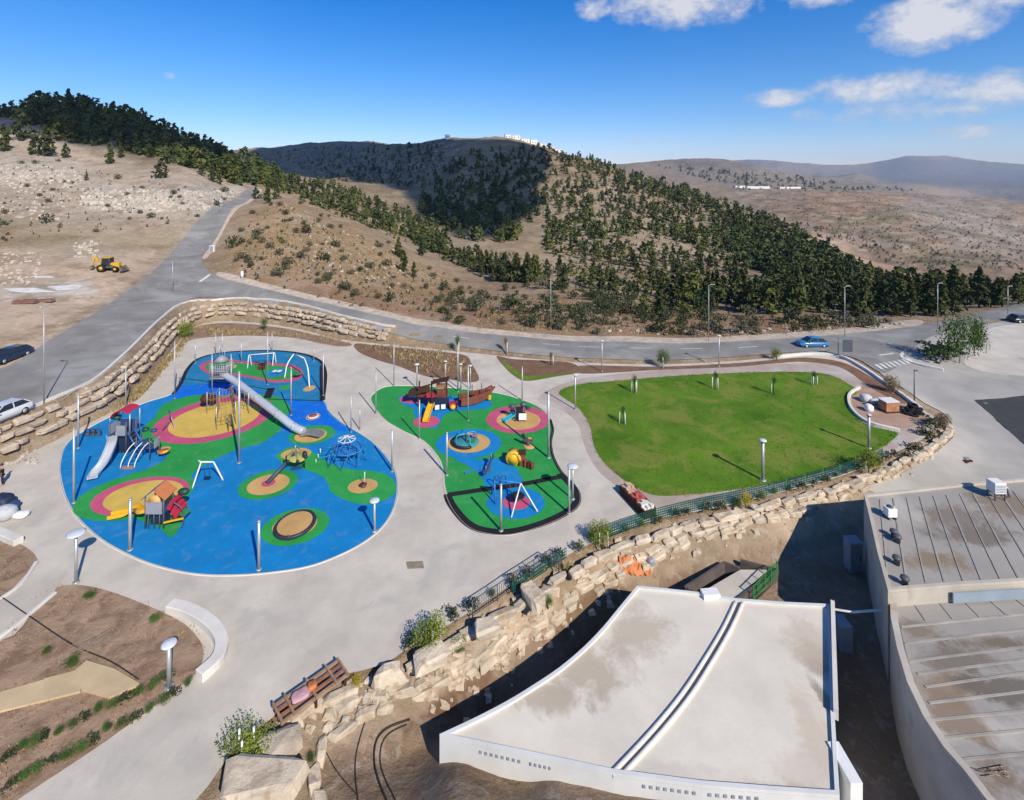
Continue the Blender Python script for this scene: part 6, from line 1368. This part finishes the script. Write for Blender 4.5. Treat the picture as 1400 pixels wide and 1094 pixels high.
# building material on the graded lot
def slabpile(px, py, w, d, h, m, label, rz=0.0):
    o = thing('material_pile', label, 'pile', hit(px, py), rz)
    for k in range(3): MB().box((w*(-.3+.3*k),r.uniform(-.2,.2),h*(.4+.12*k)), (w*.36,d*r.uniform(.7,1),h*(.8+.2*r.random())), r.uniform(-.1,.1), taper=.85).build('bundle', m, o)
slabpile(35,415,3.6,1.0,.6,mat('rusty_bundle',(.22,.12,.10),.8,.2,1),'long low pile of rusty steel on the pale lot'); slabpile(63,413,2.6,.9,.5,mat('rusty_bundle',()),'second rusty pile right beside the long one')
def spill(px, py, w, d, label):
    p = hit(px, py); poly = [(p.x+w*math.cos(a)*(1+.25*math.sin(3*a+px)), p.y+d*math.sin(a)*(1+.2*math.cos(4*a))) for a in np.linspace(0, 6.28, 26)[:-1]]
    o = drape('lime_spill', poly, mat('white_lime', (.62,.61,.58), .95, .15, .8, stain=((.5,.42,.35), .6, .5, .7)), .6, .05, None); tag(o, label, 'spill'); return o
spill(38,397,4.2,1.1,'white lime spill on the graded lot left of the rusty piles'); spill(92,394,2.6,1.5,'bluish white lime patch right of the long spill'); spill(60,379,2.2,.6,'thin white patch behind the other lime spills')
# ------------------------------------------------------------------ small things round the park
# road sign seen from behind, bollards
o = thing('road_sign', 'dark square road sign on posts beside the crossing', 'sign', hit(1158,492)); h_ = 18*o.location.y/F
for x in (-.4,.5): MB().tube([(x,0,0),(x,0,2.6)], .05, 6).build('post', GALV, o)
MB().box((.05,-.07,1.95), (1.35,.05,1.7)).build('panel', mat('sign_back', (.06,.075,.10), .5, .1, 2), o)
o = thing('sign_post', 'slim grey post left of the dark road sign', 'post', hit(1146,490)); MB().tube([(0,0,0),(0,0,2.9)], .05, 6).build('shaft', DGREY, o)
MB().box((0,0,2.7), (.08,.04,.4)).build('plate', DGREY, o)
o = thing('bollard', 'white bollard on the verge right of the junction', 'bollard', hit(331,380)); MB().lathe([(.28,0),(.28,1.1),(.2,1.3),(.02,1.34)], 10).build('column', WHITE, o); MB().lathe([(.36,0),(.36,.1),(.3,.12)], 10).build('foot', DGREY, o)
o = thing('utility_box', 'white utility box at the road bend before the knoll', 'box', hit(290,345)); MB().box((0,0,.9), (1.1,.7,1.5)).build('cabinet', WHITE, o, bevel=.04); MB().box((0,-.37,.9), (.9,.03,1.3)).build('door', GREYP, o); MB().box((0,0,.1), (1.3,.9,.25)).build('plinth', mat('pinkish_block',(.5,.36,.3),.8,.1,1), o)
# railing on the terrace edge
rl = thing('metal_railing', 'thin dark metal railing along the plaza edge above the boulders', 'railing')
RP = [at(646,845),at(680,822),at(706,803),at(730,787),at(752,772),at(764,781)]
for i, p in enumerate(RP): MB().tube([p, p+Vector((0,0,1.0))], .035, 6).build('post', DGREY, rl)
for a, b in zip(RP[:-1], RP[1:]):
    for z in (.12, 1.0): MB().tube([a+Vector((0,0,z)), b+Vector((0,0,z))], .028, 6).build('rail', DGREY, rl)
    n_ = max(2, int((b-a).length/.16))
    for k in range(1, n_): q_ = a+(b-a)*k/n_; MB().tube([q_+Vector((0,0,.12)), q_+Vector((0,0,1.0))], .011, 4).build('bar', DGREY, rl)
gf = thing('mesh_fence', 'low green mesh fence along the planting above the boulders', 'fence')
FP = resample(spline(gpoly([(838,738),(880,722),(905,714),(960,700),(1020,688),(1090,670),(1160,650),(1215,628)], 0, False), 4, False), lambda: 2.0)
FP = [Vector((p[0]-d[1]*.25, p[1]+d[0]*.25, 0)) for p, d in FP]
for i, p in enumerate(FP): MB().tube([p, p+Vector((0,0,.95))], .035, 6).build('post', GREENP, gf)
for a, b in zip(FP[:-1], FP[1:]):
    g = MB(); n_ = 12
    for k in range(n_+1): q_ = a+(b-a)*k/n_; g.beam(q_+Vector((0,0,.06)), q_+Vector((0,0,.9)), .032)
    for z in np.linspace(.06, .9, 6): g.beam(a+Vector((0,0,z)), b+Vector((0,0,z)), .032)
    g.build('mesh_panel', NETG, gf)
for k in range(3):
    a = at(700+26*k, 812-17*k); b = at(722+26*k, 797-17*k); g = MB()
    for j in range(11): q_ = a+(b-a)*j/10; g.beam(q_, q_+Vector((0,0,.7)), .035)
    for z in (.05,.25,.45,.68): g.beam(a+Vector((0,0,z)), b+Vector((0,0,z)), .035)
    g.build('mesh_panel', NETG, gf)
# wooden rack with bags
rk = thing('wooden_rack', 'long weathered wooden rack lying at the plaza edge', 'rack', at(424,962), 0)
a, b = at(378,992)-rk.location, at(470,924)-rk.location; d = (b-a).normalized(); nn = Vector((-d.y, d.x, 0))
for s in (-.5, -.15, .2, .5):
    MB().beam(a+nn*s+Vector((0,0,.45)), b+nn*s+Vector((0,0,.45)), .12, .1).build('long_plank', (WOOD, mat('reddish_plank',(.30,.14,.09),.8,.2,2), WOOD, WOODD)[int(s*2+1.5)], rk)
for f in (.02, .18, .5, .8, .98): p = a.lerp(b, f); MB().beam(p-nn*.62+Vector((0,0,.52)), p+nn*.62+Vector((0,0,.52)), .1, .07).build('cross_plank', WOOD, rk)
for f in (.05, .5, .95):
    for s in (-.5, .5): p = a.lerp(b, f)+nn*s; MB().beam(p, p+Vector((0,0,.45)), .1).build('leg', WOODD, rk)
def sack(p, sx, sy, sz, m, label, rz=0, cat='sack'):
    o = bpy.data.objects.new('sack', None); 
    v = MB(); v.ball((0,0,0), 1, 12); mesh_ = v.mesh('sack', m); o = bpy.data.objects.new('sack', mesh_); COL.objects.link(o)
    rr = random.Random(int(p[0]*97)); 
    for q_ in mesh_.vertices:
        c = q_.co; e = .55; q_.co = Vector((math.copysign(abs(c.x)**e, c.x), math.copysign(abs(c.y)**e, c.y), math.copysign(abs(c.z)**.7, c.z)))*(1+rr.uniform(-.07,.07))
    o.scale = (sx, sy, sz); o.location = Vector(p)+Vector((0,0,sz*.9)); o.rotation_euler = (0,0,rz); tag(o, label, cat); return o
sack(at(411,969)+Vector((0,0,.56)), .42, .3, .1, mat('pink_sacking',(.50,.30,.33),.85,.15,2), 'pink sack lying on the wooden rack', .6); sack(at(427,957)+Vector((0,0,.56)), .22, .22, .13, ORANGE, 'orange bag lying on the wooden rack beside the pink sack', .6)
# planter of paving stones between plaza and lawn
pl = thing('paver_stack', 'low brown timber bin of red and white paving stones at the lawn corner', 'paver stack', at(871,690), 0)
a, b = at(855,672)-pl.location, at(889,708)-pl.location; d = (b-a).normalized(); nn = Vector((-d.y, d.x, 0))
for s in (-.5, .5): MB().beam(a+nn*s+Vector((0,0,.3)), b+nn*s+Vector((0,0,.3)), .1, .6).build('side_board', WOODD, pl)
for p in (a, b): MB().beam(p-nn*.5+Vector((0,0,.3)), p+nn*.5+Vector((0,0,.3)), .1, .58).build('end_board', WOODD, pl)
for i in range(11):
    for j in range(3):
        p = a.lerp(b, (i+.6)/11.5)+nn*(-.3+.3*j); MB().box(p+Vector((0,0,.45+r.uniform(0,.22))), (.26,.26,.3), math.atan2(d.y,d.x)+r.uniform(-.3,.3)).build('paving_stone', (mat('tan_paver',(.5,.34,.24),.85,.15,2) if i < 4 else mat('red_paver',(.42,.10,.08),.85,.15,2) if i < 8 else KERB), pl)
# corner by the crossing: brick pallet, bags, tyre heap
bp_ = thing('brick_pallet', 'pallet of orange bricks with white sheet on top near the crossing', 'brick pallet', ground(1215,562), .1)
MB().box((0,0,.08), (1.5,1.1,.16)).build('pallet', WOODD, bp_); br = MB().box((0,0,0), (.23,.34,.24)).mesh('brick', mat('orange_brick',(.42,.21,.11),.85,.2,2))
for i in range(6):
    for j in range(3):
        for k in range(4):
            if 0 < j < 2 and k < 3 and 0 < i < 5: continue
            o = bpy.data.objects.new('brick', br); COL.objects.link(o); o.parent = bp_; o.location = (-.62+.25*i, -.36+.36*j, .29+.25*k); o.rotation_euler = (0,0,r.uniform(-.05,.05))
MB().box((0,0,1.19), (1.56,1.16,.07)).build('cover_sheet', WHITE, bp_)
sack(ground(1184,549), .55, .5, .42, mat('pale_bulk_bag',(.5,.52,.52),.8,.1,2), 'grey white bulk bag at the far end of the paved corner'); sack(ground(1188,562), .4, .4, .38, WHITE, 'smaller white bulk bag in front of the grey one'); sack(ground(1196,552), .6, .35, .3, mat('pale_bulk_bag',()), 'low grey bag right of the bulk bags')
for i, (px, py, z) in enumerate([(1240,566,0),(1248,568,0),(1256,566,0),(1246,560,0),(1254,560,0),(1244,564,.24),(1252,564,.24),(1248,562,.48)]):
    p = ground(px, py); o = MB().tube([(.36*math.cos(a), .36*math.sin(a), .13) for a in np.linspace(0, 6.28, 19)[:-1]], .15, 8, False, True).build('tyre', TYRE); o.location = p+Vector((0,0,z+.02)); o.rotation_euler = (r.uniform(-.2,.2), r.uniform(-.2,.2), 0)
    tag(o, 'black old tyre in the heap beside the dark post', 'tyre', 'heap of old tyres')
# left edge: bags, rubble, person
sack(at(2,694), .75, .6, .5, mat('navy_tarp',(.02,.03,.07),.6,.2,2), 'navy tarpaulin bundle at the left edge of the plaza'); sack(at(6,709), .7, .55, .45, mat('pale_bulk_bag',()), 'pale bulk bag in front of the navy bundle at the left edge'); sack(at(29,707), .5, .35, .2, WHITE, 'flat white sack lying right of the bulk bag on the plaza'); sack(at(17,698), .3, .45, .35, NAVY, 'dark blue bag between the bundle and the white sack')
rub_v, rub_f, off = [], [], 0
for i in range(70):
    p = at(rn.uniform(-10,52), rn.uniform(616,636)); s = rn.uniform(.12,.4); v = (cube+rn.normal(size=(8,3))*.12)*s+np.array(p); rub_v.append(v); rub_f.append(cf_+off); off += 8
o = bpy.data.objects.new('rubble', mkmesh('rubble', np.concatenate(rub_v), np.concatenate(rub_f), mat('white_rock', ()))); COL.objects.link(o); tag(o, kind='stuff')
def skin(name, pts, edges, rad, m, parent):
    me = bpy.data.meshes.new(name); me.from_pydata(pts, edges, []); me.materials.append(m); o = bpy.data.objects.new(name, me); COL.objects.link(o); o.parent = parent
    md = o.modifiers.new('skin', 'SKIN'); md.use_smooth_shade = True
    for i, q_ in enumerate(me.skin_vertices[0].data): q_.radius = (rad[i], rad[i]*.85); q_.use_root = i == 0
    s = o.modifiers.new('sub', 'SUBSURF'); s.levels = 1; s.render_levels = 2; return o
SKINM = mat('skin', (.42,.24,.17), .6, .05, 3)
pe = thing('person', 'person in dark clothes standing at the left edge of the plaza', 'person', at(3,664), -.6)
J = [(0,0,.95),(0,0,1.2),(0,-.01,1.42),(0,-.01,1.52),(0,-.03,1.66),(.19,0,1.4),(.25,.02,1.12),(.22,-.14,.9),(-.19,0,1.4),(-.25,.02,1.12),(-.24,-.06,.88),(.1,0,.88),(.11,-.03,.48),(.11,.02,.07),(.12,-.15,.03),(-.1,0,.88),(-.12,.04,.48),(-.12,.06,.07),(-.13,-.1,.03)]
E_ = [(0,1),(1,2),(2,3),(3,4),(2,5),(5,6),(6,7),(2,8),(8,9),(9,10),(0,11),(11,12),(12,13),(13,14),(0,15),(15,16),(16,17),(17,18)]
skin('body', J, E_, [.15,.14,.13,.055,.10,.06,.045,.035,.06,.045,.035,.09,.06,.045,.04,.09,.06,.045,.04], SKINM, pe)
skin('jacket', J[:3]+[J[5],J[6],(.235,-.1,.95),J[8],J[9],(-.245,-.04,.93)], [(0,1),(1,2),(2,3),(3,4),(4,5),(2,6),(6,7),(7,8)], [.175,.165,.15,.08,.062,.052,.08,.062,.052], mat('black_cloth',(.015,.015,.018),.9,.15,4), pe)
skin('trousers', [(0,0,.97),J[11],J[12],(.11,.02,.12),J[15],J[16],(-.12,.06,.12)], [(0,1),(1,2),(2,3),(0,4),(4,5),(5,6)], [.16,.105,.078,.065,.105,.078,.065], mat('dark_trousers',(.03,.03,.04),.9,.15,4), pe)
MB().ball((0,-.01,1.72), .112, 12, (.95,1.05,.85)).build('hair', BLACK, pe)
# loose junk on the yard, patches
o = thing('scrap_heap', 'small grey heap of scrap on the right hand yard concrete', 'scrap', hit(1322,632)); MB().box((0,0,.1), (.9,.4,.2), .3).build('board', WOODD, o); MB().box((.2,.25,.15), (.7,.5,.25), .1, taper=.7).build('bag', GREYP, o)
o = sheet('plaza_patch', [tuple(p.xy) for p in (at(555,768),at(578,767),at(580,777),at(557,778))], .006, mat('brown_patch', (.27,.22,.165), .9, .15, 2)); o['kind'] = 'structure'
o = thing('fallen_branch', 'dry branches lying on the stained roof at the lower right', 'branch', at(1362,1058,ZR2+.02))
for i in range(12): a = r.uniform(0,6.28); MB().tube([(r.uniform(-.6,.6),r.uniform(-.15,.15),.03),(r.uniform(-.6,.6)+.4*math.cos(a),.2*math.sin(a),.1)], .02, 4).build('twig', mat('grey_twig', ()), o)
# ------------------------------------------------------------------ far buildings
def farhouse(px, py, w, d, h, label, dist, m=WHITE, roof=None):
    p = Vector(((px-CX)/F*dist, dist, 0)); p.z = float(Tz(p.x, p.y))-1; o = thing('house', label, 'house', p, r.uniform(-.3,.3))
    MB().box((0,0,h/2), (w,d,h)).build('wall', m, o); MB().box((0,0,h+.15), (w+.5,d+.5,.3)).build('roof', roof or KERB, o)
    for k in range(max(2, int(w/4))): MB().box((-w/2+(k+.5)*w/max(2, int(w/4)),-d/2-.03,h*.55), (1.2,.08,1.2)).build('window', GLASS, o)
    return o
for i, (px, w, h, dd) in enumerate([(706,9,4,596),(718,10,4.5,600),(729,8,5,602),(741,10,4.5,598),(753,9,4,590),(765,8,3.5,582),(694,7,3.5,600),(612,5,4,600)]):
    farhouse(px, 195, w, 8, h+1.5, ('white house on the middle hill crest, %s' % ['second from the left in its row','third from the left in its row','tall one in the middle of the row','right of the tall one','second from the right','at the right end of the row','at the left end of the row','standing alone among the crest pines'][i]), dd)
for (px, w, lab) in [(1010,26,'small white farm building left of the two long sheds'),(1035,60,'long white farm shed below the bare hill'),(1078,62,'second long white farm shed right of the first')]:
    farhouse(px, 258, w, 14, 6, lab, 1290)
# ------------------------------------------------------------------ clouds that shade the hills, and the air
def cloud(name, ground_pts, alt, label):
    g = spline([(u*1.0, v*1.0) for u, v in [((px-CX)/F*d, d) for px, d in ground_pts]], 14)
    pts = []
    for (x, y) in g:
        z = float(Tz(x, y)) if y < 6000 else 0; k = (alt-z)/S.z; pts.append((x+S.x*k, y+S.y*k))
    P = np.array(pts); c = P.mean(0); P = P+46*np.stack([fbm(P[:,0]/34, P[:,1]/34, 5), fbm(P[:,0]/34, P[:,1]/34, 6)], 1)
    pts = [tuple(p) for p in P]; x0, y0 = P.min(0); x1, y1 = P.max(0); st = 16
    gx, gy = np.meshgrid(np.arange(x0, x1, st), np.arange(y0, y1, st)); gx, gy = gx.ravel(), gy.ravel(); dd = segdist(gx, gy, pts, True); ok = inpoly(gx, gy, pts) & (dd > 8)
    v, e, f, *_ = delaunay_2d_cdt([Vector(p) for p in pts]+[Vector((a, b)) for a, b in zip(gx[ok], gy[ok])], [], [list(range(len(pts)))], 1, 1e-4)
    A_ = np.array([(p.x, p.y) for p in v]); dd = segdist(A_[:,0], A_[:,1], pts, True)
    top = alt+np.minimum(70, 9*np.sqrt(np.maximum(dd, 0)))*(1+.9*fbm(A_[:,0]/60, A_[:,1]/60, 3)); bot = alt-np.minimum(8, .3*dd)*(1+fbm(A_[:,0]/40, A_[:,1]/40, 4))
    n_ = len(A_); vs = [(*a, z) for a, z in zip(A_, top)]+[(*a, z) for a, z in zip(A_, bot)]
    fs = [tuple(q_) for q_ in f]+[tuple(i+n_ for i in reversed(q_)) for q_ in f]
    cm = mat('cloud_white', (.8,.8,.8), 1, .02, .01)
    if not cm.get('thin'):
        cm['thin'] = 1; t_ = NT(cm.node_tree); mx = t_.n('ShaderNodeMixShader'); mx.inputs[0].default_value = .28; b_ = cm.node_tree.nodes['Principled BSDF']; ou_ = cm.node_tree.nodes['Material Output']
        t_.link(b_.outputs[0], mx.inputs[1]); t_.link(t_.n('ShaderNodeBsdfTransparent').outputs[0], mx.inputs[2]); t_.link(mx.outputs[0], ou_.inputs[0])
    o = MB().add(vs, fs, True).build(name, cm); o['kind'] = 'structure'; o['label'] = label
cloud('cloud', [(-250,260),(0,240),(100,228),(200,226),(262,240),(310,270),(350,330),(372,430),(300,480),(100,450),(-250,420)], 620, 'white cloud shading the wood on the left hill')
cloud('cloud', [(380,430),(430,445),(490,430),(545,370),(575,318),(600,285),(640,255),(690,245),(728,300),(742,400),(754,480),(750,550),(690,565),(640,575),(600,620),(540,760),(470,1000),(380,1000),(335,760)], 620, 'white cloud shading the middle hill')
hz = bpy.data.materials.new('haze'); hz.use_nodes = True; hz.node_tree.nodes.clear(); q = NT(hz.node_tree); ou = q.n('ShaderNodeOutputMaterial'); pv = q.n('ShaderNodeVolumePrincipled')
pv.inputs['Color'].default_value = (.40,.64,1.0,1); pv.inputs['Density'].default_value = 0.6e-4; pv.inputs['Anisotropy'].default_value = 0.0; q.link(pv.outputs[0], ou.inputs['Volume'])
zmin, zmax = float(G.min())-2, max(float(G.max())+14, 40)
o = MB().box((0, 3250, (zmin+zmax)/2), (26000, 7400, zmax-zmin)).build('haze', hz); o['kind'] = 'stuff'
LW = gpoly(LAWN, 0); P = np.array(LW); gv, gfc, off = [], [], 0
x0, y0 = P.min(0); x1, y1 = P.max(0); gx = rn.uniform(x0, x1, 26000); gy = rn.uniform(y0, y1, 26000); dd = segdist(gx, gy, LW, True); ok = (inpoly(gx, gy, LW) & ((dd < .5) | (rn.random(26000) < .35))) | (dd < .12)
for x, y in zip(gx[ok], gy[ok]):
    for k in range(2):
        a = rn.uniform(0, 6.28); d = np.array([math.cos(a), math.sin(a), 0])*.05; c_ = np.array([x+rn.normal()*.05, y+rn.normal()*.05, .01]); gv += [c_-d, c_+d, c_+rn.normal(size=3)*np.array([.05,.05,0])+np.array([0,0,rn.uniform(.04,.10)])]; gfc.append((off, off+1, off+2)); off += 3
o = bpy.data.objects.new('grass', mkmesh('grass', np.array(gv), np.array(gfc), GRASS)); COL.objects.link(o); tag(o, kind='stuff')
